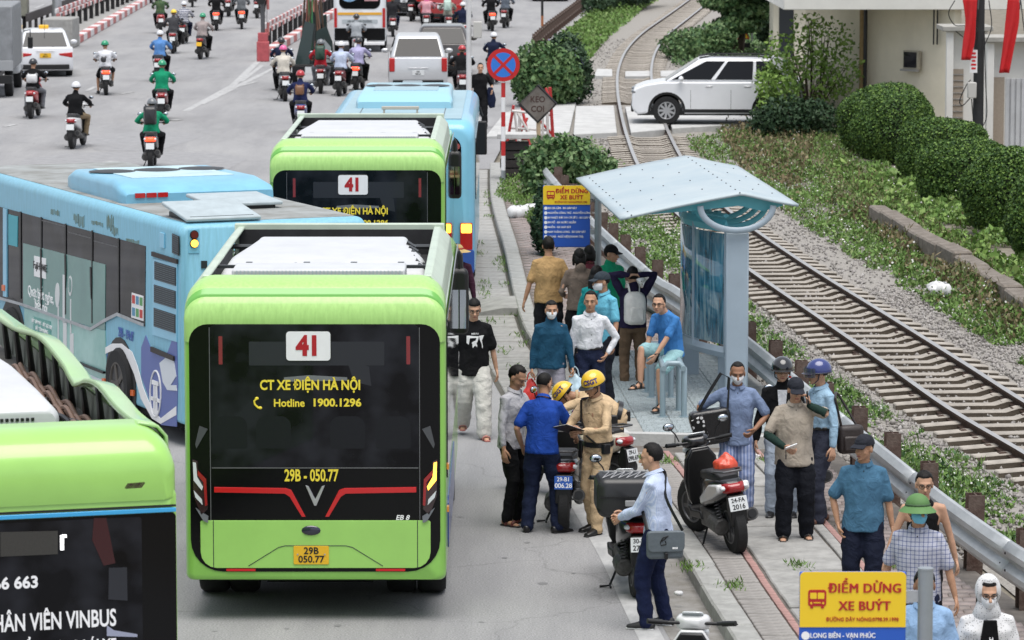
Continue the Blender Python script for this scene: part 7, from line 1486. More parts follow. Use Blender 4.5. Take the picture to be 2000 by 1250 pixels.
t = thing('satchel', 'dark brown satchel on the back of the man with blue helmet', 'satchel', (qp.x+.28, qp.y-.02, 1.02), .3); build(MB().box((0, 0, 0), (.28, .13, .30)), 'bag_body', bagm('dark_brown_bag', (.03, .022, .02)), t, bevel=.05, seg=3); build(MB().box((0, -.07, -.04), (.2, .04, .16)), 'pocket', bagm('dark_brown_bag', (.03, .022, .02)), t, bevel=.02); build(MB().tube(catmull([(-.1, 0, .13), (-.16, -.05, .3), (-.22, -.12, .45), (-.1, .1, .46), (.08, .04, .14)], 4), .014, 6), 'shoulder_strap', bagm('dark_brown_bag', (.03, .022, .02)), t)
# 20 teal polo man with black cap
person('man in dusty teal polo and black cap, hand in pocket, by the guard rail', stand_at(1688, 847, 1.68), FC-.45+.35, 1.68, dict(hr=(.23, .05, .86), hl=(-.27, .02, .82), er=(1, -.6, 0), head=(-.55, .05, 0), fl=(-.1, .05, .075)), dict(hat='cap', top='polo', sleeve=.75, hem=.12, loose=1.14, belly=1.08, hair='buzz', legw=1.2), B_T['polo'], cloth('dark_navy_trousers', (.007, .010, .024)), hat=cloth('black_cap', (.02, .022, .03)), skin=1)
# 21-24 lower right
person('woman in black sleeveless top and glasses behind the man with green helmet', stand_at(1804, 918, 1.60), FC-.0, 1.60, dict(hr=(.36, .0, .80), hl=(-.33, -.05, .80), head=(0, .15, 0)), dict(hair='bun', sleeve=0, top='vest', glasses=True, hem=.1), B_T['blk'], B_T['blk'], skin=0)
person('man in green pith helmet, blue face mask and checked shirt', stand_at(1795, 962, 1.70), FC-.18+.0, 1.68, dict(hr=(.30, -.05, .85), hl=(-.32, .02, .83), head=(.45, -.05, 0)), dict(hat='pith', mask=True, top='shirt', sleeve=.75, hem=.12, loose=1.15, hair='buzz', glasses=True), CHECK, B_T['navy'], hat=mat('pith_green', (.09, .20, .06), .7, 0, .08, 10), rim=mat('pith_band', (.05, .10, .04), .6), mask=mat('surgical_blue', (.16, .48, .66), .7), skin=1)
person('man in light blue shirt half hidden by the grey sign pole', stand_at(1806, 1110, 1.66), FC-.1, 1.66, dict(head=(.1, .3, 0)), dict(top='shirt', sleeve=.75, hem=.12, loose=1.12), B_T['lblue'], B_T['char'], skin=2)
p, g, P_ = person('woman in white dotted hooded jacket, glasses and white mask at bottom right', stand_at(1928, 1116, 1.62), FC+.05, 1.58, dict(head=(.0, .15, 0)), dict(hat='hood', mask=True, glasses=True, hair='long', top='jacket', loose=1.25, slw=1.3, hem=.15), DOT, B_T['blk'], hat=DOT, rim=DOT)
b = MB(); k_ = [g.Ch+g.r*x+g.up*z+g.f*(.172-.6*x*x) for x, z in ((-.045, .16), (.05, .16), (.085, -.12), (-.08, -.12))]; b.add(k_+[v-g.f*.03 for v in k_], [(0, 1, 2, 3), (0, 4, 5, 1), (1, 5, 6, 2), (2, 6, 7, 3), (3, 7, 4, 0)]); dk = build(b, 'dark_tee', B_T['blk'], p, smooth=0); q_ = text('H...', .045, Matrix.Identity(4), WHP, dk, bold=.02, ext=.001); q_.matrix_local = Matrix.Translation(g.Ch+g.f*.178+g.up*.02-g.r*.02) @ Matrix(((-1, 0, 0), (0, 0, 1), (0, 1, 0))).to_4x4()
# 25 straw hat, 26 man in black far
person('person in yellow straw hat and red mask between the parked buses', stand_at(893, 473, 1.60, 0), FC, 1.58, {}, dict(hat='straw', mask=True, hair='long', top='jacket'), cloth('plum_jacket', (.06, .02, .04)), B_T['blk'], hat=mat('straw', (.50, .36, .14), .8, 0, .15, 30), rim=mat('red_band', (.4, .03, .03), .6), mask=mat('mask_red', (.5, .05, .06), .8))
person('man dressed all in black walking by the furthest blue bus, jacket over arm', G(938, 250), FC+.1, 1.70, dict(hl=(-.30, .12, .98), hr=(.24, 0, .84), fl=(-.1, .18, .075), fr=(.1, -.12, .075)), dict(top='tee', sleeve=.9, hem=.14, loose=1.15, legw=1.25), B_T['blk'], B_T['blk'])
t = thing('folded_jacket', 'dark navy jacket hanging over the arm of the man in black', 'jacket', tuple(G(948, 250)+V3(.13, -.05, .85))); b = MB(); b.loft([(0, 0, .18), (.02, 0, .05), (.03, 0, -.15), (.04, 0, -.3)], [(.08, .07), (.11, .08), (.12, .07), (.08, .04)], 10); me = remesh(b, .02, 1); wrinkle(me, .03); me.shade_smooth(); put('cloth', me, B_T['navy'], t)
# scooters by the crowd
scooter('black scooter with blue plate 29-B1 006.28 being inspected by the officers', G(1106, 1036)+V3(.0, .62, 0), -.04, 'black', ('29-B1', '006.28'), platemat=WHP, platecol=mat('blue_plate', (.02, .10, .42), .4), front='grey')
q_ = G(1222, 985); t = scooter('cream scooter parked behind the officers on the road edge', q_+V3(-.60, .52, 0), .9, 'cream', ('29-L1', '098.69'), front='cream')
tb = scooter('black scooter carrying a large black top box, beside the man with shoulder bag', G(1232, 1168)+V3(-.0, .68, 0), .10, 'black', ('30-H7', '27 49'))
k = thing('top_box', 'large black plastic top box on the scooter with elastic net', 'top box', Vector(tb.location)+V3(-.05, -.68, 1.0), .05); k.scale = (1.08, 1, 1.15); build(hull([(-.24, .22, -.14, .12, .05, .06), (-.20, .27, -.16, .16, .08, .08), (.20, .27, -.16, .17, .08, .08), (.24, .22, -.13, .12, .05, .06)]), 'box_shell', mat('black_box_plastic', (.016, .016, .017), .35, 0, .1, 10), k, smooth=50)
build(MB().box((0, -.245, .01), (.50, .012, .012)), 'lid_seam', BLACK, k); build(MB().box((.02, -.245, -.04), (.09, .02, .05)), 'latch', mat('grey_latch', (.3, .3, .31), .4), k, bevel=.006); build(MB().cyl((.02, -.24, -.10), (.02, -.25, -.10), .012), 'key_lock', CHROME, k)
b = MB()
for i in range(7): b.tube([(-.22+i*.07, -.18, .165), (-.15+i*.07, 0, .19), (-.22+i*.07, .18, .175)], .004, 4); b.tube([(-.01+.0*i-.22+i*.07, .18, .175), (-.08+i*.07, 0, .19), (-.22+i*.07, -.18, .165)], .004, 4)
build(b, 'elastic_net', mat('net_grey', (.35, .35, .36), .6), k)['kind'] = 'stuff'
ws = scooter('white and black scooter with plate 24-FA 2016 leaning on its stand on the pavement', G(1440, 1080, .13)+V3(-.16, .60, 0), .26, 'black', ('24-FA', '2016'), front='black', lean=-.13, steer=.3)
for q_ in (-1, 1): build(MB().prism([(-.76, .66), (-.50, .56), (-.12, .44), (-.10, .52), (-.45, .70), (-.74, .74)], q_*.10, q_*.172, 'x'), 'side_panel', BK['white'], ws, bevel=.02, seg=2)
t = bag_mesh('plastic_bag', 'orange red plastic bag on the seat of the white and black scooter', 'bag', Vector(ws.location)+V3(.05, -.36, .87), 0, (.22, .24, .20), mat('orange_film', (.62, .07, .03), .4, 0, .1, 8, coat=.3), handle=False)
scooter('dark scooter behind the man with blue helmet, plate partly showing', G(1597, 998, .13)+V3(-.15, .6, 0), .1, 'black', ('29-C1', '0.89'))
scooter('scooter at the bottom edge, only its handlebar and dial in view', Vector((1.38, 29.55, 0)), -.15, 'black', front='white')
for q_ in [x for x in bpy.data.objects if x.parent is not None and x.parent.get('label', '').startswith('scooter at the bottom edge') and x.name.startswith('mirror')]:
    for c_ in [x for x in bpy.data.objects if x.parent == q_]: bpy.data.objects.remove(c_)
    bpy.data.objects.remove(q_)
# ---------------- riders on the road
RP = dict(pel=(0, -.22, .84), lean=.12, hunch=.12, fl=(-.17, .20, .34), fr=(.17, .20, .34), hl=(-.30, .25, 1.02), hr=(.30, .25, 1.02), el=(-1, -.4, -.5), er=(1, -.4, -.5), gl=.9, gr=.9, kl=(-.45, 1, .2), kr=(.45, 1, .2))
RP2 = dict(RP, lean=.28, head=(.2, .1, 0)); RP3 = dict(RP, fl=(-.22, .05, .10), fr=(.2, .12, .30), head=(-.3, 0, 0))
PP = dict(RP, pel=(0, -.60, .88), fl=(-.2, -.12, .42), fr=(.2, -.12, .42), hl=(-.17, -.15, .95), hr=(.17, -.15, .95))
VX = dict(vox=.024, hv=.013)
def rider(x, y, topc, botc, hatc, bike, label, blabel, pose='a', rz=0, sleeve=1, skin=1, o=None, lit=False, front=None, plate='white', grp='riders on the road', pill=None, hat='helmet'):
    base = G(x, y)+V3(0, .62, 0); base.z = 0; rz = rz or rnd.uniform(-.14, .14)
    pz = {'a': RP, 'b': RP2, 'c': RP3}[pose]; oo = dict(hat=hat, sleeve=sleeve, hem=.04, loose=1.12, top='tee' if sleeve < 1 else 'jacket', hair='buzz', slw=1.15); oo.update(o or {})
    key = (pose, str(sorted(oo.items())))
    person(label, base, rz, 1.68, pz, oo, topc, botc, hat=hatc, skin=skin, key=key, group=grp, **VX)
    scooter(blabel, base, rz, bike, front=front, lit=lit, detail=y > 120, group='scooters ridden on the road', platecol=YPLATE if plate == 'yellow' else None)
    if pill: person(pill[0], base, rz, pill[3] if len(pill) > 3 else 1.62, PP, dict(hat='helmet', sleeve=1, top='jacket', hem=.04, loose=1.1, hair='buzz'), pill[1], B_T['blk'], hat=pill[2], key='pillion', group=grp, **VX)
    return base
HH = {n: mat('helm_'+n, c, .25, 0, 0, 5, coat=.6) for n, c in dict(white=(.68, .68, .7), black=(.015, .015, .018), green=(.01, .28, .13), red=(.42, .015, .02), yellow=(.8, .55, .02), pink=(.70, .10, .28), grey=(.15, .16, .17)).items()}
T_ = B_T; c_ = cloth
r1 = rider(62, 232, T_['blk'], c_('grey_joggers', (.16, .165, .18)), HH['black'], 'red', 'rider in black T-shirt with white sling bag and grey trousers', 'red scooter of the rider with white sling bag', 'c', sleeve=.72)
rider(146, 291, T_['blk'], c_('khaki_chinos', (.24, .18, .11)), HH['white'], 'white', 'rider in black jacket, khaki trousers and white helmet', 'white scooter of the rider in black jacket and white helmet')
r3 = rider(202, 186, T_['wh'], T_['blk'], HH['green'], 'black', 'rider in white T-shirt with black sling and green white helmet', 'black scooter with lit tail lamp of the rider in white T-shirt', 'c', sleeve=.72, lit=True, o=dict(bottom='shorts'))
r4 = rider(293, 331, T_['green'], T_['blk'], HH['grey'], 'black', 'rider in green jacket with black drawstring backpack, nearest on the road', 'black scooter with lit tail lamp, nearest of the road riders', 'b', lit=True)
rider(314, 236, T_['green'], T_['blk'], HH['green'], 'maroon', 'rider in green jacket and green helmet without a backpack', 'maroon scooter of the rider in green jacket and green helmet')
rider(311, 160, c_('cornflower_jacket', (.10, .24, .52)), T_['blk'], HH['white'], 'black', 'rider in cornflower blue jacket and white helmet', 'black scooter of the rider in cornflower blue')
rider(395, 116, c_('rose_taupe', (.34, .29, .28)), T_['blk'], HH['green'], 'black', 'rider in rosy taupe jacket with yellow plate scooter', 'scooter with yellow plate ridden by the one in taupe', plate='yellow')
rider(337, 105, c_('dark_poncho', (.05, .05, .055)), T_['blk'], HH['yellow'], 'grey', 'rider in dark two-tone jacket and yellow helmet', 'grey scooter of the rider with yellow helmet', 'b')
rider(358, 86, stripes('navy_white_stripes', (.6, .6, .62), (.03, .04, .10), 5, axis='Z', w=.5), T_['navy'], HH['white'], 'black', 'rider in navy and white striped shirt and white helmet', 'black scooter of the rider in striped shirt')
rider(311, 66, dots('camouflage', (.04, .09, .04), (.10, .12, .06), 18, .4), T_['blk'], HH['green'], 'red', 'rider in camouflage green near the left top edge, red tail', 'red tailed scooter of the rider in camouflage green')
rider(421, 60, T_['blk'], T_['blk'], HH['black'], 'black', 'rider all in black with lit tail lamp at the top, left of two', 'black scooter with lit tail lamp near the top edge', lit=True)
rider(470, 57, c_('grey_stripe_top', (.14, .15, .16)), T_['blk'], HH['black'], 'black', 'rider in dark grey top at the top edge beside the signal post', 'scooter of the rider in dark grey top', lit=True)
rider(445, 33, c_('red_top', (.35, .03, .04)), T_['blk'], HH['red'], 'grey', 'rider in red top, top centre between two dark riders', 'grey scooter of the rider in red top')
rider(374, 14, T_['blk'], T_['blk'], HH['black'], 'black', 'dark rider cut by the top edge above the taupe rider', 'scooter cut by the top edge above the taupe rider')
rider(505, 36, T_['blk'], T_['blk'], HH['grey'], 'black', 'dark rider beside the signal post at the top', 'black scooter next to the signal post')
rider(551, 198, c_('cream_coat', (.58, .54, .47)), T_['blk'], HH['pink'], 'grey', 'rider in cream coat and pink helmet', 'grey scooter carrying the rider in cream coat', pill=None)
rider(548, 178, T_['navy'], T_['blk'], HH['black'], 'black', 'rider in dark jacket just ahead of the pink helmet', 'dark scooter hidden ahead of the cream coat')
r16 = rider(625, 183, c_('red_jacket', (.40, .02, .03)), c_('grey_joggers', (.16, .165, .18)), HH['grey'], 'black', 'rider in red jacket wearing a dark green backpack', 'black scooter of the rider in red jacket')
rider(666, 188, c_('pale_blue_top', (.48, .54, .68)), T_['blk'], HH['white'], 'maroon', 'rider in pale blue shirt with dark sling and white helmet', 'maroon and white scooter of the rider in pale blue')
rider(700, 178, c_('lavender_top', (.42, .40, .60)), T_['blk'], HH['black'], 'black', 'rider in lavender shirt and black helmet', 'black scooter of the rider in lavender', lit=True)
r20 = rider(585, 262, c_('navy_coat', (.014, .02, .07)), T_['blk'], HH['red'], 'blue', 'rider in navy coat with red helmet and brown backpack', 'blue scooter of the rider in navy coat')
rider(695, 118, c_('grey_white_top', (.34, .36, .38)), T_['blk'], HH['black'], 'silver', 'rider in grey white top beside the white minibus', 'silver scooter beside the white minibus')
rider(766, 72, T_['char'], T_['navy'], HH['black'], 'black', 'rider in dark grey on the right side of the minibus', 'black scooter on the right of the minibus')
rider(805, 42, T_['blk'], T_['blk'], HH['white'], 'black', 'dark rider near the top between black car and minibus', 'black scooter between the black car and minibus')
rider(833, 66, c_('rose_hood', (.62, .32, .36)), T_['blk'], HH['pink'], 'black', 'rider in rose pink hooded jacket near the dark red car', 'scooter of the rider in rose pink', hat='hood')
r24 = rider(874, 70, c_('beige_olive', (.30, .29, .24)), T_['blk'], HH['grey'], 'black', 'rider in olive top with pale mint backpack', 'scooter of the rider with mint backpack')
rider(904, 88, T_['navy'], T_['blk'], HH['white'], 'white', 'rider in navy with white helmet left of the camera post', 'white scooter left of the camera post')
rider(958, 61, T_['blk'], T_['blk'], HH['black'], 'black', 'black clad rider, left one of the pair right of the camera post', 'black scooter with lit lamp right of the camera post', lit=True)
rider(988, 55, c_('grey_blue_top', (.12, .14, .17)), T_['blk'], HH['grey'], 'black', 'grey clad rider, right one of the pair past the camera post', 'dark scooter at right past the camera post')
rider(10, 24, T_['blk'], T_['blk'], HH['black'], 'black', 'rider at the top left corner on the far carriageway', 'scooter at the top left corner')
rider(298, 6, T_['char'], T_['blk'], HH['black'], 'black', 'rider at top edge just above the left median end', 'scooter at top edge above the left median', )
rider(902, 196, T_['blk'], T_['blk'], HH['red'], 'maroon', 'rider in black crouched between camera post and people carrier', 'maroon scooter between camera post and people carrier', 'b')
rider(655, 6, T_['char'], T_['blk'], HH['white'], 'black', 'rider at top edge left of the minibus', 'scooter at top edge left of the minibus')
rider(965, 165, T_['navy'], T_['blk'], HH['white'], 'blue', 'rider in navy partly behind the no stopping sign', 'blue scooter partly behind the no stopping sign')
def pack(loc, label, m, s=(.15, .10, .22), nm='backpack', z=1.22, y=-.46):
    t = thing(nm, label, 'backpack', Vector(loc)+V3(0, y, z), 0); build(hull([(-s[1], s[0]*.75, -s[2]*.8, s[2]*.6, .04, .04), (-.02, s[0], -s[2], s[2], .06, .06), (s[1]*.6, s[0]*.9, -s[2]*.95, s[2]*.95, .05, .05)]), 'pack_body', m, t, smooth=60)
    for q in (-1, 1): build(MB().loft([(q*s[0]*.5, .02, s[2]*.9), (q*s[0]*.8, .12, s[2]*1.05), (q*s[0]*.9, .2, s[2]*.7)], [(.02, .008)]*3, 6), 'shoulder_strap', m, t)
    return t
pack(r4, 'black drawstring backpack on the nearest green rider', bagm('black_nylon', (.02, .02, .022), .3)); pack(r16, 'dark green backpack on the rider in red jacket', bagm('dark_green_nylon', (.015, .05, .03))); pack(r20, 'small brown leather backpack on the rider in navy coat', bagm('brown_leather_bag', (.16, .07, .03), .4), (.12, .08, .13), z=1.12); pack(r24, 'pale mint backpack on the rider in olive top', bagm('mint_nylon', (.42, .55, .48)), z=1.2)
t = pack(r1, 'white sling bag on the rider in black T-shirt', bagm('white_leather_bag', (.6, .6, .6)), (.15, .06, .12), 'sling_bag', z=1.08); t['category'] = 'sling bag'
t = pack(r3, 'small black sling bag on the rider in white T-shirt', bagm('black_nylon', (.02, .02, .022), .3), (.08, .05, .08), 'sling_bag', z=1.05); t['category'] = 'sling bag'
# ---------------- plants, hedges, building
rg2 = np.random.default_rng(11)
def leaves(name, C_, size, m, parent=None, up=0.0, asp=1.6, nrm=None, kind=None):
    """one small folded leaf at each point; up biases blades upright; nrm faces them outward"""
    C_ = np.asarray(C_, float); n = len(C_); sz = size*rg2.uniform(.6, 1.35, (n, 1))
    d = rg2.normal(0, 1, (n, 3)); d[:, 2] = d[:, 2]*(1-up)+up*2.2; d /= np.linalg.norm(d, axis=1, keepdims=True)
    q = rg2.normal(0, 1, (n, 3)) if nrm is None else nrm+rg2.normal(0, .55, (n, 3)); s = np.cross(d, q); s /= np.linalg.norm(s, axis=1, keepdims=True)+1e-9; nn = np.cross(s, d)
    a = C_-d*sz*asp*.5; b = C_+s*sz*.5+nn*sz*.12; c = C_+d*sz*asp*.5; e = C_-s*sz*.5+nn*sz*.12
    V = np.stack([a, b, c, e], 1).reshape(-1, 3); Fq = np.arange(4*n).reshape(n, 4)
    T3 = np.concatenate([Fq[:, [0, 1, 2]], Fq[:, [0, 2, 3]]]); o = npmesh(name, V, T3, m, parent)
    if kind: o['kind'] = kind
    return o
def leafm(n, cols): return island(n, cols, .6)
LF = dict(hedge=leafm('hedge_leaf', [(.018, .045, .013), (.04, .09, .02), (.07, .145, .03), (.16, .26, .05), (.028, .065, .015)]), weed=leafm('weed_leaf', [(.06, .12, .025), (.12, .22, .045), (.17, .28, .07), (.09, .18, .035), (.24, .31, .12)]), dry=leafm('dry_weed', [(.16, .12, .06), (.22, .18, .10), (.12, .10, .05), (.10, .13, .05)]),
          bush=leafm('bush_leaf', [(.025, .065, .022), (.06, .13, .045), (.12, .20, .07), (.18, .26, .12)]), light=leafm('fresh_leaf', [(.10, .19, .04), (.17, .29, .05), (.26, .40, .09), (.07, .13, .03)]), dark=leafm('dark_leaf', [(.012, .035, .015), (.03, .065, .028), (.05, .09, .04)]), big=leafm('broad_leaf', [(.10, .19, .04), (.17, .28, .06), (.24, .34, .10), (.07, .14, .03)]))
FLW = mat('white_flower', (.62, .62, .58), .7); PUR = mat('violet_flower', (.22, .12, .48), .7); BARK = mat('bark', (.07, .05, .035), .9, 0, .3, 12, bump=.5, bs=30)
def fnoise(x, y, s): return np.array([noise.noise((a*s, b*s, 3.3)) for a, b in zip(x, y)])
def scatter(name, poly_, n, hmax, size, m, up=.45, label=None, z0=-.05, asp=1.8, clump=1.0, thr=-.15):
    P = [tuple(G(x, y)[:2]) for x, y in poly_]; xs_, ys_ = [p[0] for p in P], [p[1] for p in P]; pts = []
    y0, y1 = min(ys_), max(ys_); A = np.zeros((0, 2)); tries = 0
    while len(A) < n and tries < 12:
        tries += 1; yy = 1/(1/y1+(1/y0-1/y1)*rg2.random(n*2)); xx = rg2.uniform(min(xs_), max(xs_), n*2)   # thins out with distance
        msk = np.zeros(len(xx), bool); 
        px, py = np.array(xs_), np.array(ys_); 
        for i in range(len(P)):
            x1, y1_, x2, y2_ = px[i], py[i], px[(i+1) % len(P)], py[(i+1) % len(P)]
            cnd = ((y1_ > yy) != (y2_ > yy)) & (xx < (x2-x1)*(yy-y1_)/(y2_-y1_+1e-12)+x1); msk ^= cnd
        A = np.concatenate([A, np.stack([xx[msk], yy[msk]], 1)])
    A = A[:n]; nz_ = fnoise(A[:, 0], A[:, 1], 1.1*clump)+.5*fnoise(A[:, 0]+9, A[:, 1], 3.*clump); k = nz_ > thr; A = A[k]; nz_ = nz_[k]
    h = hmax*(.35+.9*np.clip(nz_, 0, 1))*rg2.random(len(A))**.8; C_ = np.stack([A[:, 0], A[:, 1], z0+h], 1); o = leaves(name, C_, size, m, None, up, asp); o['kind'] = 'stuff'; return o
near_v = [(1185, 455), (1290, 560), (1345, 640), (1470, 715), (1600, 810), (1730, 905), (1870, 1010), (2060, 1170), (2060, 1010), (1920, 925), (1800, 850), (1690, 790), (1620, 740), (1500, 640), (1430, 560), (1340, 480), (1250, 420)]
scatter('weeds', near_v, 26000, .30, .034, LF['weed'], thr=-.22); scatter('weeds', near_v, 9000, .34, .040, LF['bush'], thr=.05); scatter('weed_flowers', near_v, 5200, .42, .026, FLW, up=.1, asp=1, thr=.0)
mid_v = [(1255, 400), (1330, 420), (1420, 515), (1480, 620), (1440, 700), (1330, 640), (1190, 470), (1180, 430)]
scatter('weeds', mid_v, 9000, .38, .045, LF['weed']); scatter('weed_flowers', mid_v, 3000, .48, .03, FLW, up=.1, asp=1)
right_v = [(1330, 290), (1430, 345), (1560, 440), (1700, 530), (1850, 625), (2030, 740), (2030, 640), (1870, 540), (1715, 440), (1610, 345), (1520, 270), (1400, 255)]
scatter('weeds', right_v, 30000, .36, .046, LF['weed'], thr=-.04); scatter('dry_weeds', right_v, 7000, .40, .04, LF['dry'], thr=.12, up=.6); scatter('weed_flowers', right_v, 3200, .45, .036, FLW, up=.1, asp=1); scatter('dry_weeds', [(1400, 255), (1440, 330), (1560, 380), (1600, 250), (1480, 225)], 6000, .55, .055, LF['dry'], thr=-.4, up=.7)
scatter('dry_weeds', [(1600, 380), (1750, 500), (1980, 680), (2000, 620), (1860, 530), (1720, 430)], 6000, .45, .05, LF['dry'], thr=.05, up=.7)
up_v = [(1440, 225), (1600, 300), (1720, 432), (1860, 525), (2050, 640), (2050, 470), (1860, 390), (1700, 300), (1560, 215)]
mix_v = [(1490, 250), (1560, 230), (1760, 400), (1900, 500), (2050, 620), (2050, 680), (1850, 560), (1690, 450), (1590, 360)]; scatter('grass', mix_v, 12000, .40, .045, LF['weed'], thr=-.6, up=.5); scatter('dry_grass', mix_v, 7000, .55, .016, LF['dry'], up=.75, asp=9, thr=-.2)
for v_, n_ in ((right_v, 9000), (near_v, 8000), (up_v, 9000)): scatter('tall_grass', v_, n_, .42, .014, LF['weed'], up=.75, asp=9, thr=-.05)
scatter('grass', up_v, 24000, .32, .045, LF['weed'], thr=-.12, up=.6); scatter('dry_weeds', up_v, 4000, .34, .04, LF['dry'], thr=.05, up=.6); scatter('broad_leaf_weeds', [(1620, 330), (1720, 430), (1900, 530), (2040, 620), (2040, 500), (1880, 410), (1740, 340)], 5000, .38, .12, LF['big'], up=.05, asp=1.2, thr=-.1); scatter('weed_flowers', up_v, 1400, .42, .036, FLW, up=.1, asp=1)
far_l = [(1045, 112), (1120, 55), (1180, 5), (1210, -30), (1330, -30), (1255, 20), (1190, 75), (1140, 130), (1095, 205), (1040, 190)]
scatter('grass', far_l, 14000, .5, .09, LF['weed'], thr=-.5, up=.4); scatter('grass', [(1310, 125), (1330, 85), (1400, 60), (1520, 60), (1560, 180), (1400, 190)], 8000, .6, .09, LF['bush'], thr=-.3)
scatter('grass', [(965, 395), (985, 355), (1040, 350), (1060, 400), (1050, 470), (1000, 415)], 3500, .25, .035, LF['weed'], thr=-.3, up=.7, z0=.12); scatter('grass', [(1000, 285), (1160, 275), (1220, 330), (1120, 360), (1040, 340)], 3000, .3, .05, LF['weed'])
# tufts in the paving joints
tf = []
for d in list(np.arange(47, 82, .9))+[60, 62, 63, 66, 67, 70, 73]:
    x = interp(KERB, d)-rg2.choice([.06, .45, .85]); 
    for _ in range(34): tf.append((x+rg2.normal(0, .07), d+rg2.normal(0, .16), .02+.07*rg2.random()))
for (x, y) in ((1748, 1108), (1562, 1110), (1235, 902), (1350, 1110), (1430, 1150), (1300, 905), (1500, 905)):
    p = G(x, y, .12)
    for _ in range(90): tf.append((p.x+rg2.normal(0, .07), p.y+rg2.normal(0, .12), .13+.05*rg2.random()))
leaves('grass_tufts', tf, .013, LF['weed'], None, .75, 6, kind='stuff')
# clipped hedges: dense shell of small leaves over a dark inner mass
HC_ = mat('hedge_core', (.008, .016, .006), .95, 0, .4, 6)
def hedge(x0, x1, yt, yb, label, sd=0, zb=0):
    s_ = 7500/G((x0+x1)/2, yb).y; c = G((x0+x1)/2, yb-6); w = (x1-x0)/2/s_*.92; yb += 8; h = (yb-yt)/s_*.98; dd = w*.8
    t = thing('clipped_hedge', label, 'hedge', c, 0, 'clipped round hedges before the cream building')
    def bump_(u): return 1+.04*np.sin(u[:, 0]*4+sd)+.03*np.sin(u[:, 2]*7+sd)+.015*rg2.standard_normal(len(u))
    n = 24000; u = rg2.standard_normal((n, 3)); u /= np.linalg.norm(u, axis=1, keepdims=True); pass
    r = bump_(u)*(1-.05*rg2.random(n)**2); sq = np.abs(u)**.85*np.sign(u); C_ = np.stack([sq[:, 0]*w*r, sq[:, 1]*dd*r, np.maximum(.03, h*.46+sq[:, 2]*h*.54*r)], 1)
    k = u[:, 1] < .35; leaves('foliage', C_[k], .042, LF['hedge'], t, 0, 1.3, nrm=u[k])
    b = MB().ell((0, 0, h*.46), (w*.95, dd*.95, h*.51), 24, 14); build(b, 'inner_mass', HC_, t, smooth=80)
    for q in (-.3, .25): build(MB().cyl((w*q, 0, -.1), (w*q*.7, 0, h*.4), .05, n=6), 'stem', BARK, t)
for i, a in enumerate(((1628, 1832, 174, 306, 'furthest clipped round hedge, half behind the next one'), (1650, 1842, 194, 318, 'second furthest clipped hedge, directly below the furthest one'), (1740, 1940, 238, 362, 'clipped hedge in the middle of the row, left of the pole'), (1782, 1985, 277, 402, 'dark clipped hedge in front of the middle one'), (1868, 2060, 300, 455, 'clipped hedge touching the right edge, second nearest'), (1950, 2150, 345, 512, 'nearest clipped hedge, cut by the right edge'))): hedge(*a, sd=i*1.7)
# loose bushes
def bush(name, label, c, lobes, n, size, m, stems=4, cat='bush', extra=None, grp=None, trunk=.05, asp=1.6):
    t = thing(name, label, cat, c, 0, grp); C_ = []; N_ = []
    wts = [l[3]*l[4]*l[5] for l in lobes]; tot = sum(wts)
    for (x, y, z, rx, ry, rz_), w in zip(lobes, wts):
        k = int(n*w/tot); u = rg2.standard_normal((k, 3)); u /= np.linalg.norm(u, axis=1, keepdims=True); r = (.35+.65*rg2.random((k, 1))**.45)
        cl = np.array([noise.noise((a*3, b*3, c_*3)) for a, b, c_ in u]); r *= (1+.28*cl)[:, None]; C_.append(np.array([x, y, z])+u*r*np.array([rx, ry, rz_])); N_.append(u)
    C_ = np.concatenate(C_); N_ = np.concatenate(N_); k = C_[:, 2] > 0; leaves('foliage', C_[k], size, m, t, .1, asp, nrm=N_[k])
    for i in range(stems):
        l = lobes[i % len(lobes)]; e = V3(l[0]+rnd.uniform(-.3, .3)*l[3], l[1], l[2]+l[5]*.3); build(MB().loft([(l[0]*.2, 0, 0), (l[0]*.5+rnd.uniform(-.1, .1), l[1]*.5, e.z*.5), e], [trunk, trunk*.6, trunk*.25], 6), 'stem' if trunk < .1 else 'trunk', BARK, t)
    if extra: k = rg2.integers(0, len(C_), extra[1]); leaves('flowers', C_[k]*1.03, extra[2], extra[0], t, 0, 1, kind='stuff')
    return t
c = G(1070, 208); bush('bush', 'leafy green bush behind the diamond board, left of the railway', c, [(-.2, 0, .9, .85, .9, .95), (.3, .3, .8, .7, .8, .8), (-.5, .2, .5, .5, .6, .6)], 6000, .10, LF['bush'], 5)
c = G(1125, 203); bush('flowering_bush', 'dark bush with violet flowers beside the bend of the rails', c, [(0, 0, .8, .5, .8, .85), (-.3, 1.2, 1.3, .6, .8, .7)], 4500, .075, LF['dark'], 5, extra=(PUR, 60, .10))
c = G(1110, 395); bush('bush', 'broad leaved bush behind the sign, left of the shelter roof', c, [(-.15, 0, .75, .85, .8, .62), (.45, .4, .6, .6, .7, .45), (-.5, -.4, .35, .45, .6, .4)], 5500, .085, LF['bush'], 5)
c = G(1040, 500); bush('bush', 'dark low bush behind the first bus stop sign', (c.x+.22, c.y-1, .1), [(0, 0, .5, .26, .5, .5), (0, .2, .9, .2, .4, .35)], 1500, .07, LF['dark'], 3)
c = G(1585, 259); bush('small_tree', 'open twiggy tree with fresh leaves in front of the white car rear and cream wall', c, [(0, 0, 1.2, 1.0, .8, .7), (-.5, -.2, 2.0, .9, .7, .7), (.4, .2, 2.3, .8, .7, .6), (.7, 0, 1.5, .7, .6, .6), (-.9, -.3, 1.3, .6, .5, .6), (-.1, .1, 2.8, .5, .5, .3)], 2300, .075, LF['light'], 26, 'tree', trunk=.03)
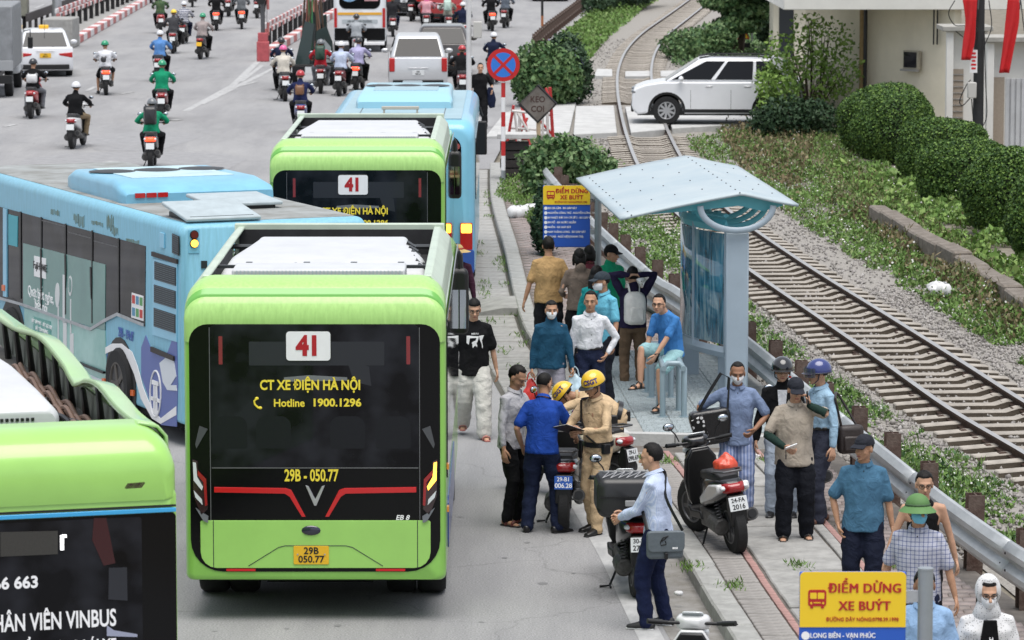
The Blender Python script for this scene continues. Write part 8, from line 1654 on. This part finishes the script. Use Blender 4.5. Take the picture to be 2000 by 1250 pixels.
c = G(1535, 272); bush('bush', 'low brushy shrub under the twiggy tree by the crossing', c, [(0, 0, .5, .8, .6, .6), (.7, .2, .5, .7, .6, .5), (-.5, .1, .35, .5, .5, .4)], 4000, .07, LF['dark'], 5)
c = G(1490, 262); bush('bush', 'bright green shrub covering the rear of the white car', (c.x, c.y-1, 0), [(0, 0, .7, .3, .4, .6), (0, 0, 1.35, .35, .4, .4), (.45, 0, 1.1, .4, .4, .5)], 1000, .07, LF['light'], 5)
for (x, y, lab, lb) in ((1440, 112, 'tree with layered green branches at the top above the white car', [(0, 0, 1.15, .9, 1.2, .30), (.5, .3, 1.6, 1.1, 1.2, .32), (-.4, .2, 1.9, .9, 1.1, .28), (.4, 0, 2.5, 1.3, 1.3, .45)]), (1515, 105, 'darker tree at the top behind the road works sign', [(0, 0, 1.0, .8, 1.3, .7), (.3, 1, 1.8, .9, 1.2, .7), (-.5, .5, 2.3, .9, 1.2, .7)])):
    bush('tree', lab, G(x, y), lb, 9000, .12, [LF['bush'], LF['dark']][x > 1500], 4, 'tree', trunk=.12)
c = G(1345, 118); bush('bush', 'low green bush right of the bend in the rails', c, [(0, 0, .5, 1.0, 1.5, .6), (.9, .5, .6, .8, 1.2, .7)], 4000, .10, LF['bush'], 3)
c = G(1180, 22); bush('bush', 'dusky shrubs between the far road and the rails', c, [(0, 0, .9, .9, 2.5, 1.0), (1.2, 3, 1.1, 1.1, 3, 1.0), (-.6, -3, .6, .8, 2.0, .6), (2.0, 6, 1.2, 1.0, 3, 1.0)], 7000, .13, LF['dark'], 5)
for i, (x, y) in enumerate(((1228, 75), (1245, 95), (1470, 905), (1015, 480))):
    pass
# ---------------- cream building at the right
CRM = mat('cream_plaster', (.72, .67, .54), .85, 0, .07, 1.2, bump=.1, bs=20); CRL = mat('pale_plaster', (.72, .71, .67), .85, 0, .08, 1.5); BO = Vector((9.35, 103, 0))
bd = thing('house', 'cream plastered single storey house with flat eaves behind the clipped hedges', 'house', BO); W_ = lambda x, y, D: GD(x, y, D)-BO
def wallq(x0, x1, D0, D1, z0, z1, m, nm='wall', th=.25):
    a = GD(x0, 200, D0); c_ = GD(x1, 200, D1); a.z = c_.z = 0; d = c_-a; L = d.length; rz = math.atan2(d.y, d.x)
    return build(MB().box((L/2, th/2, (z0+z1)/2), (L, th, z1-z0)), nm, m, bd, loc=a-BO, rot=(0, 0, rz), smooth=0), a, rz, L
w1, a1_, r1_, L1 = wallq(1692, 1862, 99, 96.6, 0, 3.24, CRM); wallq(1572, 1690, 101, 99.2, 0, 3.24, CRM)
build(MB().box((0, 0, 0), (8.6, 7, .6)), 'eaves_slab', mat('pale_eaves', (.66, .65, .60), .8, 0, .06, 2), bd, loc=(1.75, -3.1, 3.54), bevel=.02)
for i, (fx, m_) in enumerate(((1694, BLACK),)): p = W_(1690, 100, 98.6); build(MB().cyl((p.x, p.y, .2), (p.x, p.y, 3.23), .05, n=8), 'drain_pipe', BLACK, bd)
p = W_(1684, 100, 98.8); k = build(MB().cyl((p.x, p.y, .2), (p.x, p.y, 3.23), .075, n=10), 'drain_pipe', mat('ochre_pipe', (.32, .22, .10), .7, 0, .2, 4), bd)
def onw(x, y, D): v = GD(x, y, D); return v-BO
p = onw(1781, 117, 97.55); k = build(MB().box((0, 0, 0), (.52, .12, .47)), 'window', mat('window_frame_paint', (.36, .33, .26), .8), bd, loc=p, rot=(0, 0, r1_), bevel=.01); build(MB().box((0, -.062, .005), (.44, .02, .39)), 'pane', DGLASS, k); build(MB().box((0, -.08, -.26), (.6, .08, .05)), 'sill', CONC, k)
for x in (1823, 1830): p = onw(x, 50, 97); build(MB().cyl((p.x, p.y-.1, 2.35), (p.x, p.y-.1, 3.23), .02, n=6), 'conduit', BLACK, bd)
# porches
for j, (x0, x1, D, zt) in enumerate(((1846, 1932, 93.5, 2.85), (1925, 2040, 90, 2.75))):
    a = GD(x0, 100, D); c_ = GD(x1, 100, D); w = c_.x-a.x; o = Vector((a.x, D, 0))-BO
    build(MB().box((w/2, .6, zt+.05), (w+.15, 1.5, .12)), 'porch_roof', mat('grey_slab', (.34, .33, .30), .85, 0, .2, 4), bd, loc=o, bevel=.015); build(MB().box((w/2+.12, .8, zt/2), (w-.25, .9, zt)), 'porch_wall', CRL, bd, loc=o)
    build(MB().box((.12, .1, zt/2), (.16, .25, zt)), 'pillar', CRL, bd, loc=o, bevel=.01); build(MB().box((.34, .33, .95), (.3, .06, 1.9)), 'door', mat('tan_shutter', (.36, .30, .24), .7, 0, .1, 20), bd, loc=o)
    for i in range(12): build(MB().box((.34, .29, .12+i*.15), (.29, .03, .02)), 'door_slat', CONC, bd, loc=o) if j == 0 else None
    p = onw(1873 if j == 0 else 1930, 135, D+.2)
mg = thing('metal_fence', 'pale corrugated metal sheet fence at the right edge behind the hedges', 'fence', GD(1962, 200, 88)*1); mg.location.z = 0
for i in range(16): build(MB().box((.06+i*.12, -.02*i, .95), (.08, .05, 2.1)).box((.12+i*.12, -.02*i+.02, .95), (.05, .03, 2.1)), 'sheet_rib', mat('pale_sheet', (.52, .53, .54), .5, .2, .1, 4), mg, smooth=0)
bx = onw(1996, 200, 86)
# far low house pieces left of the main house
h2 = thing('house', 'small pale house part with dark doorway behind the twiggy tree at the top', 'house', G(1548, 120)); build(MB().box((0, 0, 1.5), (1.5, 2, 3.0)), 'wall', CRM, h2); build(MB().box((-.1, -.5, 3.1), (3.2, 3.2, .16)), 'roof', mat('grey_slab', (.34, .33, .30), .85, 0, .2, 4), h2); build(MB().box((-.3, -1.01, 1.2), (.5, .04, 2.0)), 'door', INK, h2)
# electricity pole with flags, notice, meter box and cables
ep = GD(1910, 252, 87.5); ep.z = 0; pl_ = thing('utility_pole', 'dark utility pole with meter box and looped cables beside the porch', 'utility pole', (ep.x, ep.y, 0)); build(MB().cyl((0, 0, 0), (0, 0, 6.5), .125, .11, n=14), 'pole', mat('sooty_pole', (.02, .021, .022), .8, 0, .3, 5), pl_, smooth=50)
s_ = 7500/ep.y; zc = lambda y: GD(1910, y, ep.y).z; xo = lambda x: (x-1910)/s_
build(MB().box((xo(1895), -.2, zc(175)), (.2, .15, .36)), 'meter_box', mat('beige_box', (.48, .47, .44), .5), pl_, bevel=.02)
for i, P in enumerate(([(1893, 190), (1878, 205), (1872, 195), (1885, 165), (1893, 155)], [(1895, 192), (1900, 240), (1906, 252)], [(1918, 60), (1922, 160), (1925, 225), (1915, 250)], [(1926, 0), (1932, 50), (1922, 80), (1916, 95)], [(1905, 55), (1880, 50), (1860, 48), (1848, 25), (1860, 0)], [(1905, 60), (1885, 75), (1862, 60)], [(1988, 0), (1996, 60), (2010, 120)])): build(MB().tube([v for v in catmull([V3(xo(x), -.16, zc(y)) for x, y in P], 5)], .012, 5), 'cable', BLACK, pl_)
nb = thing('notice_board', 'small red and white notice on the utility pole', 'sign', (ep.x+xo(1898), ep.y-.16, zc(119))); build(MB().box((0, 0, 0), (.17, .015, .52)), 'board', WHITE, nb)
for i, w in enumerate((.1, .12, .08, .12, .1)): build(MB().box((0, -.011, .18-i*.085), (w, .004, .045)), 'printed_line', REDP, nb, smooth=0)
FRED = mat('flag_red', (.52, .012, .015), .75, 0, .08, 6)
for lab, P, tp in (('red flag hanging left of the utility pole', [(1873, 1903, -8), (1880, 1900, 40), (1876, 1898, 80), (1873, 1890, 116)], 0), ('red flag hanging at the right, over the corrugated fence', [(1962, 1984, -8), (1958, 1984, 40), (1953, 1974, 95), (1947, 1966, 141)], 0)):
    t = thing('flag', lab, 'flag', (ep.x+xo(P[0][0]), ep.y-.25, zc(0))); rows = []
    for (x0, x1, y) in P: rows.append([V3(xo(x0)+(x1-x0)/s_*k/10-xo(P[0][0]), .045*math.sin(k*.85+y*.02)-.03, zc(y)-zc(0)) for k in range(11)])
    cr = [catmull([r[k] for r in rows], 5) for k in range(11)]; build(MB().sheet([[cr[k][j] for k in range(11)] for j in range(len(cr[0]))]), 'cloth', FRED, t, solid=.01, smooth=80); build(MB().cyl((xo(P[0][1])-xo(P[0][0])+.02, .02, -.2), (xo(P[0][1])-xo(P[0][0])+.08, .02, 2.2), .015, n=6), 'flag_pole', GREYM, t)
# road works triangle and red banner near the far tree
p = G(1452, 100); t = thing('warning_sign', 'yellow triangular road works sign with red border by the far trees', 'warning sign', p); build(MB().prism([(-.23, .45), (.23, .45), (0, .86)], -.03, .0, 'y'), 'red_border', RW, t, smooth=0); build(MB().prism([(-.165, .49), (.165, .49), (0, .78)], -.04, -.028, 'y'), 'yellow_field', YS, t, smooth=0); build(MB().tube([(0, -.045, .68), (-.02, -.045, .60), (-.06, -.045, .52)], .018, 5).tube([(-.02, -.045, .60), (.04, -.045, .52)], .018, 5), 'digging_man', BLACK, t); build(MB().box((0, 0, .15), (.5, .05, .3)), 'stand', BLACK, t)
p = G(1450, 88); t = thing('banner', 'small red banner with white letters under the far trees', 'banner', p); build(MB().box((0, 0, 1.55), (.62, .03, .26)), 'cloth', REDP, t); rt('BÁN', .17, 0, 1.55, .018, WHP, t, bold=.03); build(MB().cyl((-.36, 0, 0), (-.36, 0, 1.75), .03), 'post', GREYM, t); build(MB().cyl((.36, 0, 0), (.36, 0, 1.75), .03), 'post', GREYM, t)
